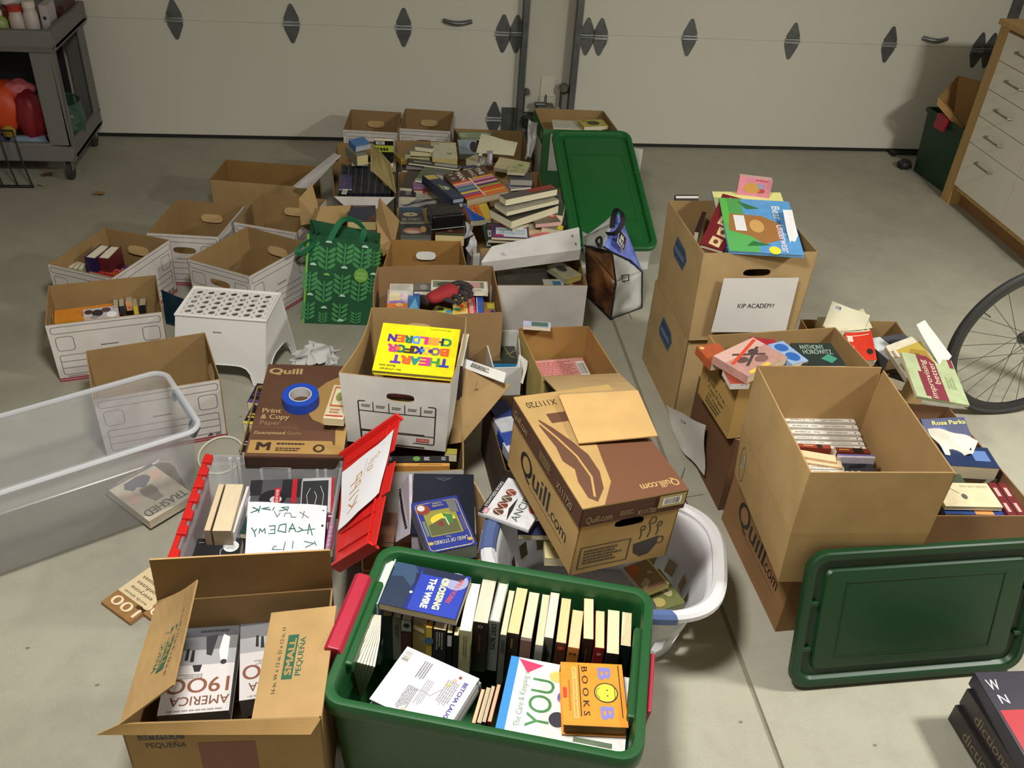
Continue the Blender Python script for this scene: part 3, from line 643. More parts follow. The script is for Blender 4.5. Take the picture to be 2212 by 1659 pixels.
for a,b in ((0,1),(1,2),(2,3),(3,0)):
    ua=[(-1,-1),(1,-1),(1,1),(-1,1)]; A,B=ql(*ua[a],.002),ql(*ua[b],.002); C,D=ql(*ua[b],-.058),ql(*ua[a],-.058); n=(QM.to_3x3()@V(((0,1,0),(-1,0,0),(0,-1,0),(1,0,0))[a])).normalized()*.003
    mb.hexa([D,C,C+n,D+n],[A,B,B+n,A+n],MBRN)
O=ql(1,1,.006); St=plane(O,ql(-1,1,.006)-O,ql(1,-1,.006)-O)   # read from behind: a to the left, b towards the viewer
P=[]
for s,r in ((1,.0),(1,.62),(.58,.66),(.49,.50),(.44,.32),(.38,.12),(.20,.0)): P.append((1-s,1-r))
art(mb,St,LW,LD,[('p',[(0,1),(0,.40),(.42,.36),(.50,.46),(.56,.64),(.62,.84),(.80,1)],'#6b4632'),
  ('p',[(.93,.30),(.90,.24),(.82,.33),(.74,.45),(.66,.60),(.66,.75),(.72,.88),(.84,.97),(.90,.93),(.90,.80),(.86,.70),(.92,.62),(.90,.50)],'#5f4030'),
  ('l',[(.92,.26),(.84,.42),(.77,.60),(.76,.78),(.84,.93)],.006,'#b08c55'),('r',.60,.20,.80,.29,'#5f4030'),
  ('t','X111720',.78,.10,.055,'#3a2c20',0,.30,.005),('c',.50,.09,.07,'#3a2c20'),('c',.50,.09,.045,'#a5834e'),
  ('t','Quill.com',.22,.93,.055,'#b99a63',0,.36,.015)])
O=ql(-1,1,-.058)+(QM.to_3x3()@V((-.003,0,0))); Sl=plane(O,ql(-1,-1,-.058)-ql(-1,1,-.058),QM.to_3x3()@V((0,0,1)))
art(mb,Sl,LD,.06,[('t','Quill.com',.16,.5,.42,'#a08a63',0,.20,.01),('lines',.45,.25,.62,.75,4,'#8f7850'),('t','X111720',.80,.45,.38,'#a08a63',0,.20,.005)])
O=ql(-1,-1,-.058)+(QM.to_3x3()@V((0,-.003,0))); Sf=plane(O,ql(1,-1,-.058)-ql(-1,-1,-.058),QM.to_3x3()@V((0,0,1)))
art(mb,Sf,LW,.06,[('t','Quill.com',.17,.40,.36,'#8c7a55',0,.24,.01),('t','X111720',.62,.30,.26,'#9c8a60',0,.18,.003),('lines',.36,.3,.5,.6,3,'#7c6a48'),('r',.72,.32,.98,1.0,'#a08c5a'),('bar',.76,.45,.94,.85,1)])
mb.build('lid',bQ)
# brown print-and-copy lid lying on a carton of books
A,B,C=at(527,985,.285),at(579.5,786.5,.315),None; v=(B-A); vl=v.length
u=V((v.y,-v.x,0)).normalized(); u=(u*math.cos(-.0)+V((0,0,0))); Wl=.295
mb=MB(); n=u.cross(v.normalized()); S_=plane(A,u,v)
mb.hexa([S_(0,0,-.006),S_(Wl,0,-.006),S_(Wl,vl,-.006),S_(0,vl,-.006)],[S_(0,0),S_(Wl,0),S_(Wl,vl),S_(0,vl)],mat('#5d4030','card'))
for a in (((0,0),(Wl,.004)),((0,vl-.004),(Wl,vl)),((0,0),(.004,vl)),((Wl-.004,0),(Wl,vl))):
    (x0,y0),(x1,y1)=a; mb.hexa([S_(x0,y0,-.05),S_(x1,y0,-.05),S_(x1,y1,-.05),S_(x0,y1,-.05)],[S_(x0,y0,-.006),S_(x1,y0,-.006),S_(x1,y1,-.006),S_(x0,y1,-.006)],mat('#3d2d24','card'))
art(mb,S_,Wl,vl,[('r',0.02,.03,1,.16,'#a4824c'),('p',[(1,.16),(.9,.16),(.84,.30),(.62,.38),(.52,.50),(.55,.66),(.70,.80),(.86,.88),(1,.90)],'#a4824c'),
  ('p',[(.98,.50),(.84,.44),(.80,.36),(.84,.22),(.88,.12),(.90,.12),(.88,.28),(1,.40)],'#5d4030'),
  ('t','Quill',.22,.92,.065,'#b59a6a',0,.36,.03),('t','Print',.17,.47,.05,'#b59a6a',0,.20,.02),('t','& Copy',.22,.405,.05,'#b59a6a',0,.30,.02),('t','Paper',.185,.34,.045,'#8d7452',0,.22),
  ('l',[(.03,.29),(.5,.29)],.001,'#8d7452'),('t','Guaranteed',.20,.235,.032,'#b59a6a',0,.32,.012),('t','Quality',.46,.235,.032,'#8d7452',0,.15),
  ('t','M',.17,.10,.075,'#3a281e',0,.13,.04),('lines',.30,.11,.60,.14,1,'#3a281e'),('lines',.30,.05,.60,.09,2,'#3a281e'),('c',.74,.085,.06,'#3a281e'),('c',.74,.085,.035,'#a4824c')])
tag(mb.build('loose_box_cover'),'brown printed copy paper lid with blue tape on it','lid')
LIDF=(A,u,v.normalized(),Wl,vl)
wb=[A+u*(-.045)+v*1.0,A+u*.27+v*1.0,A+u*.27+v*.07,A+u*(-.035)+v*.07]
for q in wb: q.z=.225
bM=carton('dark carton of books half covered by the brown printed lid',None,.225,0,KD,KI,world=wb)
# white storage carton (bulging) on another white carton
st=[V((-.079,2.695,.513)),V((.238,2.63,.515)),V((.163,2.245,.515)),V((-.170,2.312,.514))]; sb=[V((-.075,2.69,.25)),V((.232,2.632,.25)),V((.152,2.249,.25)),V((-.155,2.312,.25))]
bS=carton('bulging white storage carton holding the yellow art book',None,.515,.25,WG,KI,world=st,bot=sb,holes={'front':(.55,.74,.085,.03)},pills={'back':(.5,.72,.095,.045,KT)},bow={'left':-.018,'right':.01,'back':.02,'front':.004},
  items={'front':[('f',.15,.08,.88,.64,.0042,'#23211f',.006),('l',[(.15,.50),(.88,.50)],.0036,'#23211f'),('l',[(.15,.20),(.88,.20)],.0036,'#23211f')]+[('l',[(x,.50),(x,.64)],.003,'#23211f') for x in (.29,.44,.59,.74)]+
   [('lines',x+.02,.555,x+.12,.60,2,'#4b4945') for x in (.16,.30,.45,.60,.75)]+[('r',.70,.11,.83,.165,'#b43a37'),('t','STAPLES',.765,.138,.035,'#e3b2aa',0,.11,.02),('c',.2,.14,.012,'#23211f')]})
bN=carton('open white carton of paperbacks directly under the bulging storage carton',None,.245,0,WG,KI,world=[V((-.16,2.62,.245)),V((.21,2.60,.245)),V((.205,2.165,.245)),V((-.165,2.17,.245))],bow={'right':.008,'front':.006})
# loose tan flap with a recycling mark, right of the storage carton
def panel(label,pts,t,m,items=(),name='cardboard_flap',cat='cardboard',kind=None):
    P=[V(p) for p in pts]; n=(P[1]-P[0]).cross(P[-1]-P[0]).normalized(); mb=MB(); k=len(P)
    mb.loft([[p-n*t for p in P],P],m,True,True)
    if items: u=(P[1]-P[0]); v=(P[-1]-P[0]); art(mb,plane(P[0],u,v),u.length,v.length,items)
    return tag(mb.build(name),label,cat)
panel('large tan carton flap sticking out right of the bulging storage carton',[at(968,960,.20),at(1000,955,.22),at(1103,832,.40),at(990,790,.42),at(985,800,.40)],.004,KR,[('o',2.2,.75,.25,.002,'#6b5438'),('t','2',2.2,.75,.2,'#6b5438',0,None,0)])
panel('narrow white printed flap lying on the large tan flap',[at(1003,795,.415),at(1088,827,.425),at(1093,805,.43),at(1005,775,.43)],.003,WG,[('lines',.1,.35,.6,.8,3,'#4a4846')],cat='cardboard')
# yellowish carton with pink book, front flaps folded over the printed carton
yx=[at(1121,709,.30),at(1271,704,.30),at(1337,808,.30),at(1170,813.6,.30)]
MY=mat('#b9a464','card')
bY=carton('yellowish open carton holding a pink book, front flap folded onto the brown lid',None,.3,0,MY,mat('#a07a45','card'),world=yx,shrink=.01,items={'left':[('p',[(.30,.55),(.36,.80),(.42,.62),(.50,.35),(.45,.15),(.38,.30)],'#4a4432'),('p',[(.33,.5),(.38,.68),(.44,.45)],'#8a7c50')],'front':[('r',.05,.1,.9,.95,'#7d7450')]})
A,B=at(1170,813.6,.305),at(1340,806,.305)
f1=[at(1172,813,.303),at(1338,806,.303),at(1378,842,.615),at(1210,852,.615)]
# drooping two-ply flap: first ply rises from the rim to the lid, second rests on the lid
def ply(nm,P,t,m):
    P=[V(p) for p in P]; n=(P[1]-P[0]).cross(P[-1]-P[0]).normalized(); mb=MB(); mb.loft([[p-n*t for p in P],P],m,True,True); return mb.build(nm,bY)
ply('front_flap',[at(1210,852,.603),at(1376,843,.603),at(1338,806,.312),at(1172,813,.312)],.004,KT)
ply('front_flap',[at(1250,957,.600),at(1421,941,.600),at(1378,843,.606),at(1207,853,.606)],.004,mat('#bd9a63','card'))
mb=MB(); S_=plane(at(1105,800,.24),(.25,-1,0),(0,0,1))
sheet('shiny strip of torn packing tape on the yellowish carton',[at(1108,815,.2),at(1130,830,.19),at(1140,780,.26),at(1122,765,.27)],'packing_tape','tape',col='#d8d6ce',wav=.006,sd=9)
# small white carton with green and blue books
zx=[at(1043,714,.26),at(1120,713,.26),at(1128,793,.26),at(1065,795,.26)]
bZ=carton('small white carton with the green-tabbed book, left of the yellowish carton',None,.26,0,WG,WG,world=zx)
zx=[at(1008,745,.24),at(1022,745,.24),at(1030,800,.24),at(1010,800,.24)]
# carton of children's books with the glove, small carton behind, plain white carton
w2=[at(815,577,.4),at(1065,574,.4),at(1087,675,.4),at(808,688,.4)]
bW2=carton('brown carton of picture books with the red glove on top',None,.4,0,mat('#927650','card'),mat('#8c6e4a','card'),world=w2,bow={'back':.012,'left':.01},shrink=.01)
w1=[at(845,518,.36),at(995,521,.36),at(1008,574,.36),at(827,577,.36)]
bW1=carton('small brown carton with a white-showing handle hole behind the glove carton',None,.36,0,KR,mat('#96703c','card'),world=w1,holes={'back':(.5,.82,.08,.03)},pills={'back':(.5,.82,.085,.032,WG)})  # pale pill is added, standing in for paper seen through the hole
xx=[V((.36,3.49,.33)),V((.775,3.50,.33)),V((.765,3.17,.33)),V((.376,3.17,.33))]
bX=carton('plain white carton of books in front of the shoulder bag',None,.33,0,mat('#c3bfba','card'),KI,world=xx)
# white lid askew on the plain white carton
S3=[at(1041,566,.405),at(1253,538,.44),at(1249.6,492,.47),at(1063.5,533,.43)]
mb=MB(); n=(S3[1]-S3[0]).cross(S3[3]-S3[0]).normalized(); wl=mat('#c8c5c2','card')
mb.hexa([p-n*.004 for p in S3],S3,wl)
for a,b in ((0,1),(1,2),(2,3),(3,0)):
    A,B=S3[a],S3[b]; o=(B-A).cross(n).normalized()*.003; mb.hexa([A-n*.055,B-n*.055,B-n*.055+o,A-n*.055+o],[A,B,B+o,A+o],wl)
art(mb,plane(S3[0],S3[1]-S3[0],S3[3]-S3[0]),(S3[1]-S3[0]).length,(S3[3]-S3[0]).length,[('p',[(.2,.3),(.24,.42),(.26,.2),(.23,.2)],'#aaa9aa'),('r',.97,.25,.985,.4,'#5a5855'),('r',.97,.75,.985,.9,'#5a5855')])
tag(mb.build('loose_box_cover'),'white carton lid lying askew on the plain white carton','lid')
# rear cartons of the pile
W_=WG
bQ1=carton('white carton of blue and yellow paperbacks, back left of the pile',None,.25,0,W_,KI,world=[V((-.30,4.875,.25)),V((.0,4.865,.25)),V((-.0,4.60,.25)),V((-.30,4.60,.25))])
bQ2=carton('white carton of pale books in the middle back of the pile',None,.25,0,WC,KI,world=[V((.012,4.93,.25)),V((.33,4.92,.25)),V((.42,4.50,.25)),V((.046,4.507,.25))])
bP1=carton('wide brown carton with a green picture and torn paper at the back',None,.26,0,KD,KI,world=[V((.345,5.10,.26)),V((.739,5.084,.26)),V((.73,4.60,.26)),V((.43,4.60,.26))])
bT1=carton('carton packed with thin black-spined books and a leaning taped flap',None,.27,0,mat('#5c5648','card'),KI,world=[V((-.31,4.56,.27)),V((.008,4.56,.27)),V((.008,4.13,.27)),V((-.28,4.13,.27))])
flap(bT1,V((-.28,4.128,.272)),V((.008,4.128,.272)),(0,-.25,-1),.055,WC,WC,name='front_flap',label='white folded front flap')
P=[at(854,418,.29),at(818,382,.33),at(801,369,.36),at(800.6,309,.47),at(818,326,.45),at(843,354,.41)]
n=V((1,-.2,.3)).normalized(); mb=MB(); mb.loft([[p+V((.004,.002,0)) for p in P],P],mat('#9b8d5c','card'),True,True); 
_c=[at(812,316,.462),at(818,327,.452),at(836,403,.302),at(828,394,.31)]; mb.hexa([q+V((-.001,-.002,.0)) for q in _c],[q+V((-.002,-.004,.002)) for q in _c],mat('#b3a981','card'))
mb.build('side_flap',bT1,label='tan side flap with a strip of tape')
bT2=carton('white-fronted carton of mixed books in the centre of the pile',None,.27,0,WC,KI,world=[V((.026,4.44,.27)),V((.44,4.44,.27)),V((.42,4.12,.27)),V((.024,4.13,.27))])
bT3=carton('brown carton buried under the books on the right of the pile',None,.27,0,KR,KI,world=[V((.455,4.47,.27)),V((.745,4.47,.27)),V((.735,4.10,.27)),V((.455,4.10,.27))])
bU=carton('brown carton of animal story books behind the small carton',None,.25,0,KR,KI,world=[V((.015,4.06,.25)),V((.30,4.06,.25)),V((.30,3.58,.25)),V((.015,3.59,.25))])
bX2=carton('white carton with torn paper under the stack of four paperbacks',None,.27,0,WG,KI,world=[V((.34,4.04,.27)),V((.745,4.04,.27)),V((.745,3.56,.27)),V((.335,3.56,.27))])
bV=carton('brown carton with raised flaps behind the green shopping bag',None,.27,0,KR,KI,world=[V((-.345,4.0,.27)),V((-.035,4.0,.27)),V((-.03,3.70,.27)),V((-.345,3.72,.27))])
def fl(nm,P,m=KR,t=.004): 
    P=[V(p) for p in P]; n=(P[1]-P[0]).cross(P[2]-P[0]).normalized()*t; mb=MB(); mb.loft([[p-n for p in P],P],m,True,True); return mb.build(nm,bV)
fl('side_flap',[at(650,487,.27),at(690,480,.28),at(686,440,.36),at(674,395,.45),at(645,430,.40)])
fl('back_flap',[at(678,487,.29),at(722,487,.28),at(750,470,.30),at(759,443,.35),at(692,446,.36)],mat('#a08556','card'))
fl('side_flap',[at(829,553,.27),at(851,535,.27),at(863,476,.33),at(820,427,.46),at(813,475,.36),at(819,530,.28)])
# tall green and white carton leaning place of the green lid
R1=[V((.766,4.92,.45)),V((1.15,4.90,.45)),V((1.17,4.58,.45)),V((.775,4.60,.45))]
GRN='#2f6b3a'
bR1=carton('tall green and white printed carton at the back, behind the green lid',None,.45,0,mat('#3b6a3f','card'),KI,world=R1,items={'left':[('r',.03,.05,.97,.80,'#c9c8bd'),('f',.08,.12,.62,.74,.003,'#3a3a34'),('p',[(.28,.36),(.34,.44),(.40,.42),(.36,.34)],'#1f1f1c'),('r',.80,.84,.88,.93,'#b9b8ab')],'back':[],'right':[('r',.03,.05,.97,.80,'#c9c8bd')],'front':[('r',.1,.5,.9,.95,'#c9c8bd')]})
bR2=carton('white carton standing behind the shoulder bag under the green lid',None,.17,0,WG,KI,world=[V((.86,4.50,.17)),V((1.31,4.50,.17)),V((1.235,3.92,.17)),V((.86,3.94,.17))],bow={'right':.01})
# right-hand cartons
bR3=carton('brown carton of books behind the tall carton of white spines',None,.26,0,KR,KI,world=[V((1.62,3.02,.26)),V((2.02,3.0,.26)),V((1.98,2.62,.26)),V((1.60,2.64,.26))])
bR4=carton('large brown carton of paperbacks right of the tall carton',None,.27,0,mat('#8a6a48','card'),mat('#86654a','card'),world=[at(1850,860,.27),at(2050,880,.27),at(2250,1115,.27),at(2010,1115,.27)])
# SMALL box in the foreground
sx=[at(339,1298,.40),at(719,1270,.40),at(694,1551,.40),at(258,1565,.40)]
KS=mat('#a98a5c','card'); KSI=mat('#8c7048','card')
bSM=carton('open small moving box in the foreground with flaps out and grey history books',None,.40,0,KS,KSI,world=sx,name='moving_box',items={'front':[('r',.07,.86,.30,.93,'#2a2a22'),('t','SMALL',.18,.895,.05,'#8a6d42',0,.2,.02),('t','PEQUEÑA',.2,.81,.045,'#2a2a22',0,.2,.015),('r',.36,.2,.65,.82,'#7e4530')]})
SMT='#2f5c45'
P=[sx[0],sx[1],at(713,1189,.55),at(322,1210,.56)]
def quadflap(nm,P,m,m2,items=(),t=.004,sag=0,th=None,N=6):
    P=[V(p) for p in P]; n=(P[1]-P[0]).cross(P[3]-P[0]).normalized(); W0=(P[1]-P[0]).length; H0=(P[3]-P[0]).length
    def S(a,b,c=0):
        u,w=a/W0,b/H0; return P[0].lerp(P[1],u).lerp(P[3].lerp(P[2],u),w)+n*(c+sag*math.sin(math.pi*w)*math.sin(math.pi*min(1,.2+u)))
    mb=MB(); q=[(j*(N+1)+i,j*(N+1)+i+1,(j+1)*(N+1)+i+1,(j+1)*(N+1)+i) for j in range(N) for i in range(N)]
    mb.add([S(W0*i/N,H0*j/N) for j in range(N+1) for i in range(N+1)],q,m); mb.add([S(W0*i/N,H0*j/N,-t) for j in range(N+1) for i in range(N+1)],[f[::-1] for f in q],m2)
    e=[(i,0) for i in range(N)]+[(N,j) for j in range(N)]+[(i,N) for i in range(N,0,-1)]+[(0,j) for j in range(N,0,-1)]
    mb.loft([[S(W0*i/N,H0*j/N) for i,j in e],[S(W0*i/N,H0*j/N,-t) for i,j in e]],m2)
    if items: art(mb,S,W0,H0,items,curved=True)
    return mb.build(nm,th or bSM,smooth=False)
quadflap('flap',P,KSI,KS,sag=-.004)
SMI=[('r',.33,.50,.75,.66,SMT),('t','SMALL',.54,.58,.10,'#a3814f',0,.34,.03),('t','PEQUEÑA',.54,.43,.085,SMT,0,.36,.015),('t','16 in. W x 12 in. D x 12 in. H',.52,.75,.06,'#4a4a38',0,.62,.008)]
# right flap: hinge on the right edge, printed text running away from the viewer
quadflap('flap',[at(694,1551,.40),at(727,1308,.42),at(586,1323.5,.375),at(543,1554.6,.36)],KS,KSI,[it if it[0]!='t' and it[0]!='r' else it for it in SMI],sag=.004)
quadflap('flap',[sx[0],sx[3],at(374,1479,.50),at(425,1252,.54)],KS,KSI,SMI,sag=-.012)
quadflap('flap',[at(208,1588,.372),at(671,1587,.372),sx[2],sx[3]],mat('#b08d59','card'),KS,sag=0)

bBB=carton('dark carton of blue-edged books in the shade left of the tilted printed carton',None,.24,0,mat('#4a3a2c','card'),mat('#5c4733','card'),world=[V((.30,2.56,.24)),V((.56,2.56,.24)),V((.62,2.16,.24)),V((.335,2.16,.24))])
# ================= totes, lids, basket, stool, bags =================
GP=mat('#113c1c','plastic',.42); GP2=mat('#184c24','plastic',.42); RP=mat('#a01f35','plastic',.45)
def tf(M,L): return [[M@p for p in l] for l in L]
def tote(label,M,w,d,h,mg,mr,handles=True,group=None,name='storage_tote',hm=None):
    t=thing(name,label,'tote',M=M,group=group); r=.05; mb=MB()
    def L(i,z,rr=None): return rrect(w-2*i,d-2*i,max(.01,(rr or r)-i*.6),6,0,0,z)
    k=.035
    mb.loft([L(k+.02,0),L(k+.005,.006),L(k,.03),L(.016,h-.07),L(.012,h-.05),L(.004,h-.048),L(.0,h-.04),L(.0,h-.008),L(.004,h-.001),L(.012,h),L(.022,h-.003),L(.026,h-.012),L(.028,h-.04),L(k+.006,.03),L(k+.012,.012)],mg,True,False)
    mb.loft([L(k+.012,.012)],mg,True); 
    mb.build('tote_body',t,smooth=True,local=True)
    mb=MB(); 
    for s in (-1,1):   # rim grooves at the short ends where latches sit
        mb.box((s*(w/2-.03)-.011,-d*.26,h-.05),(s*(w/2-.03)+.011,d*.26,h-.012),mr)
        mb.build('end_rib',t,local=True,bevel=.006); mb=MB()
    if handles:
        for s in (-1,1):
            mb=MB(); lo_=0 if s<0 else -.035; ya,yb=(-.115,.115) if s<0 else (-.10,.06)
            P=[(0,-.02),(-.004,.03),(.004,.05),(.03,.052),(.040,.045),(.036,.02),(.028,-.035),(.01,-.04)] if s<0 else [(0,-.02),(.006,.03),(.012,.05),(.02,.055),(.024,.05),(.02,.02),(.018,-.035),(.01,-.04)]
            l0=[V((s*(w/2-.012+px),ya,h-.035+pz+lo_)) for px,pz in P]; l1=[V((q.x,yb,q.z)) for q in l0]
            mb.loft([l0,l1],hm or RP,True,True); mb.build('latch_handle',t,local=True,bevel=.003)
    return t
TM=Matrix.Translation(V((.226,1.376,0)))@Matrix.Rotation(-.284,4,'Z')
TW,TD,TH=.70,.487,.405
gt=tote('open dark green storage tote packed with paperbacks in the foreground',TM,TW,TD,TH,GP2,GP2)
# clear empty tote lying at the left
cm_=mat('#c9ccd0','clear',.18,a=.20); cm2=mat('#d8dbe0','clear',.2,a=.5)
_ang=math.atan2(2.261-1.999,-.594+1.073)
CM=Matrix.Translation(V((-1.04,2.245,0)))@Matrix.Rotation(_ang,4,'Z')
ct=thing('clear_tote','large clear empty plastic tote at the left with one paperback inside','tote',M=CM); w,d,h=.84,.36,.335
mb=MB(); L=lambda i,z:rrect(w-2*i,d-2*i,.05,6,0,0,z)
mb.loft([L(.045,0),L(.035,.008),L(.028,.03),L(.010,h-.02),L(.0,h-.018),L(-.004,h-.01),L(-.002,h),L(.012,h),L(.014,h-.012),L(.032,.03),L(.04,.012)],cm_,True,False); mb.build('tote_body',ct,smooth=True,local=True)
mb=MB(); P=rrect(w,d,.05,8,0,0,h-.006); mb.tube(P,.009,cm2,8,True); mb.build('rim',ct,smooth=True,local=True)
mb=MB(); mb.tube([(w/2-.012,-.10,h-.05),(w/2-.005,-.095,h-.015),(w/2-.005,.06,h-.015),(w/2-.012,.065,h-.05)],.009,mat('#8fa3b8','clear',.3,a=.6),8); mb.build('handle',ct,smooth=True,local=True)
mb=MB(); mb.tube([(w/2-.02,-.13,h-.06),(w/2-.004,-.135,h-.03),(w/2-.004,-.10,h-.03),(w/2-.015,-.105,h-.055)],.011,mat('#3d4b57','clear',.3,a=.7),8); mb.build('latch',ct,smooth=True,local=True)
# clear tote with red hinged lid
RM=Matrix.Translation(V((-.376,2.0,0)))@Matrix.Rotation(-.07,4,'Z'); w,d,h=.40,.44,.272
rt=thing('hinged_lid_tote','clear storage tote with red two-part lid holding handwritten signs and books','tote',M=RM)
cm3=mat('#b9bcc0','clear',.2,a=.28)
mb=MB(); L=lambda i,z:rrect(w-2*i,d-2*i,.02,4,0,0,z)
mb.loft([L(.05,0),L(.045,.008),L(.012,h-.03),L(.0,h-.028),L(.0,h),L(.008,h),L(.012,h-.03),L(.053,.012)],cm3,True,False); mb.build('tote_body',rt,smooth=True,local=True)
for x in (-.14,-.115,-.05,.035,.12,.145):
    mb=MB(); mb.hexa([V((x-.004,d/2-.018,h-.10)),V((x+.002,d/2-.018,h-.10)),V((x+.002,d/2-.012,h-.10)),V((x-.004,d/2-.012,h-.10))],[V((x-.006,d/2-.012,h-.004)),V((x+.004,d/2-.012,h-.004)),V((x+.004,d/2-.004,h-.004)),V((x-.006,d/2-.004,h-.004))],mat('#dfe1e4','clear',.2,a=.6)); mb.build('rib',rt,local=True)
mb=MB(); mb.tube([(-.05,d/2-.012,h-.035),(.04,d/2-.012,h-.035)],.0035,mat('#dfe1e4','clear',.2,a=.7),6); mb.build('grip_line',rt,local=True)
RL=mat('#c4231f','plastic',.35)
mb=MB(); x=-w/2
mb.box((x-.016,-d/2,h-.012),(x-.002,d/2,h+.004),RL)
for i,y in enumerate([-.20,-.11,-.05,.02,.08,.135,.19]): mb.box((x-.014,y-.018,h-.004),(x+.012,y+.016,h+.012),RL)
mb.hexa([V((x-.03,-d/2,h-.20)),V((x-.022,-d/2,h-.20)),V((x-.022,d/2,h-.20)),V((x-.03,d/2,h-.20))],[V((x-.018,-d/2,h)),V((x-.01,-d/2,h)),V((x-.01,d/2,h)),V((x-.018,d/2,h))],RL)
mb.build('lid_half',rt,local=True,bevel=.0025,label='red lid half hanging down')
# raised right lid half
def LP(px,py,z): return at(px,py,z)
a,b,c_,d_=at(722,1258,.30),at(815,1180,.40),at(860,908,.50),at(735,985,.33)
hinge0,hinge1=at(722,1225,.275),at(742,990,.275)
P0,P1,P2,P3=hinge0,at(812,1170,.40),at(866,903,.43),hinge1
mb=MB(); n=(P1-P0).cross(P3-P0).normalized()
def SL(u,v,c=0): return P0.lerp(P1,u).lerp(P3.lerp(P2,u),v)+n*c
def slab(u0,u1,v0,v1,c0,c1,m=RL): mb.hexa([SL(u0,v0,c0),SL(u1,v0,c0),SL(u1,v1,c0),SL(u0,v1,c0)],[SL(u0,v0,c1),SL(u1,v0,c1),SL(u1,v1,c1),SL(u0,v1,c1)],m)
slab(0,.9,0,1,-.004,0); slab(.82,1.0,-.02,.20,-.004,.0); slab(.9,1.0,.20,.34,-.004,0); slab(.9,1.06,.36,.60,-.004,0); slab(.88,.98,.72,1.02,-.004,0)
slab(0,.95,-.02,.0,-.02,.016); slab(0,1,1.0,1.02,-.01,.02)
for v in (.10,.25,.78,.90): slab(.1,.85,v,v+.008,0,.006)
slab(.80,.815,0,1,0,.006)
mb.build('lid_half',rt,bevel=.0015,label='red lid half standing up')
sg=[SL(.10,.26,.012),SL(.93,.36,.012),SL(.98,.88,.012),SL(.08,.80,.012)]
sheet('white sign with orange handwriting taped to the raised red lid',sg,'paper_sign','sign',col='#dcdbe0',wav=.003,sd=3,items=[
 ('l',[(.22,.30),(.24,.52)],.004,'#b98a3a'),('l',[(.36,.30),(.23,.42),(.36,.55)],.004,'#b98a3a')] if False else [('l',[(.18,.16),(.44,.20)],.004,'#b98a3a'),('l',[(.20,.30),(.31,.19),(.42,.31)],.004,'#b98a3a'),('l',[(.20,.37),(.43,.40)],.004,'#b98a3a'),('l',[(.20,.47),(.43,.50)],.004,'#b98a3a'),('l',[(.43,.50),(.42,.57),(.33,.56),(.32,.49)],.004,'#b98a3a'),
 ('l',[(.20,.60),(.43,.63),(.42,.71),(.33,.70),(.32,.62)],.004,'#b98a3a'),('l',[(.56,.66),(.68,.64),(.69,.58),(.58,.60),(.56,.66)],.003,'#cdb58a'),('l',[(.57,.72),(.70,.70)],.003,'#cdb58a'),('l',[(.60,.77),(.70,.75),(.71,.80)],.003,'#cdb58a'),('l',[(.74,.72),(.78,.78),(.74,.82)],.003,'#cdb58a'),('l',[(.5,.60),(.52,.86)],.0015,'#b9b9bb')])
# green lids
def glid(label,P,mg,flip=1):
    """P: world corners BL,BR,TR,TL of the lid face turned to the viewer"""
    P=[V(p) for p in P]; u=P[1]-P[0]; v=P[3]-P[0]; M=frame(P[0],u,v); w=u.length; h=(P[2]-P[1]).length
    t=thing('tote_lid',label,'lid',M=M,group='green tote lids'); mb=MB()
    def L(i,z): return rrect(w-2*i,h-2*i,max(.012,.055-i*.55),6,w/2,h/2,z)
    f=flip
    mb.loft([L(.0,-.022),L(0,-.004),L(.004,.0),L(.020,.0),L(.026,-.004),L(.032,-.016),L(.055,-.016),L(.060,-.006),L(.064,-.005)],mg,False,True)
    mb.loft([L(.066,-.0085),L(.056,-.0195),L(.030,-.0195),L(.022,-.006),L(.006,-.004),L(.004,-.022),L(.0,-.022)],mg,True,False)
    mb.build('lid_body',t,smooth=True,local=True,ang=.5)
    for i,(x0,y0,x1,y1) in enumerate([(.17,.22,.83,.225),(.17,.775,.83,.78),(.17,.22,.174,.78),(.826,.22,.83,.78)]):
        mb=MB(); mb.box((w*x0,h*y0,-.005),(w*x1,h*y1,-.0035),mg); mb.build('ridge',t,local=True)
    for x in (.05,.95):
        for y in (.28,.62):
            mb=MB(); mb.box((w*x-.012,h*y,-.016),(w*x+.012,h*y+.012,-.004),mg); mb.build('catch',t,local=True,bevel=.002)
    return t,M,w,h
glid('green tote lid standing on the floor against the tall carton',[V((1.062,1.478,.012)),V((1.765,1.50,.012)),V((1.77,1.60,.43)),V((1.067,1.585,.43))],mat('#10371c','plastic',.42))
glid('green tote lid leaning on the tall printed carton at the back',[at(1236,536,.19),at(1424,536,.19),at(1358,281,.47),at(1174,277,.47)],mat('#145a28','plastic',.4))
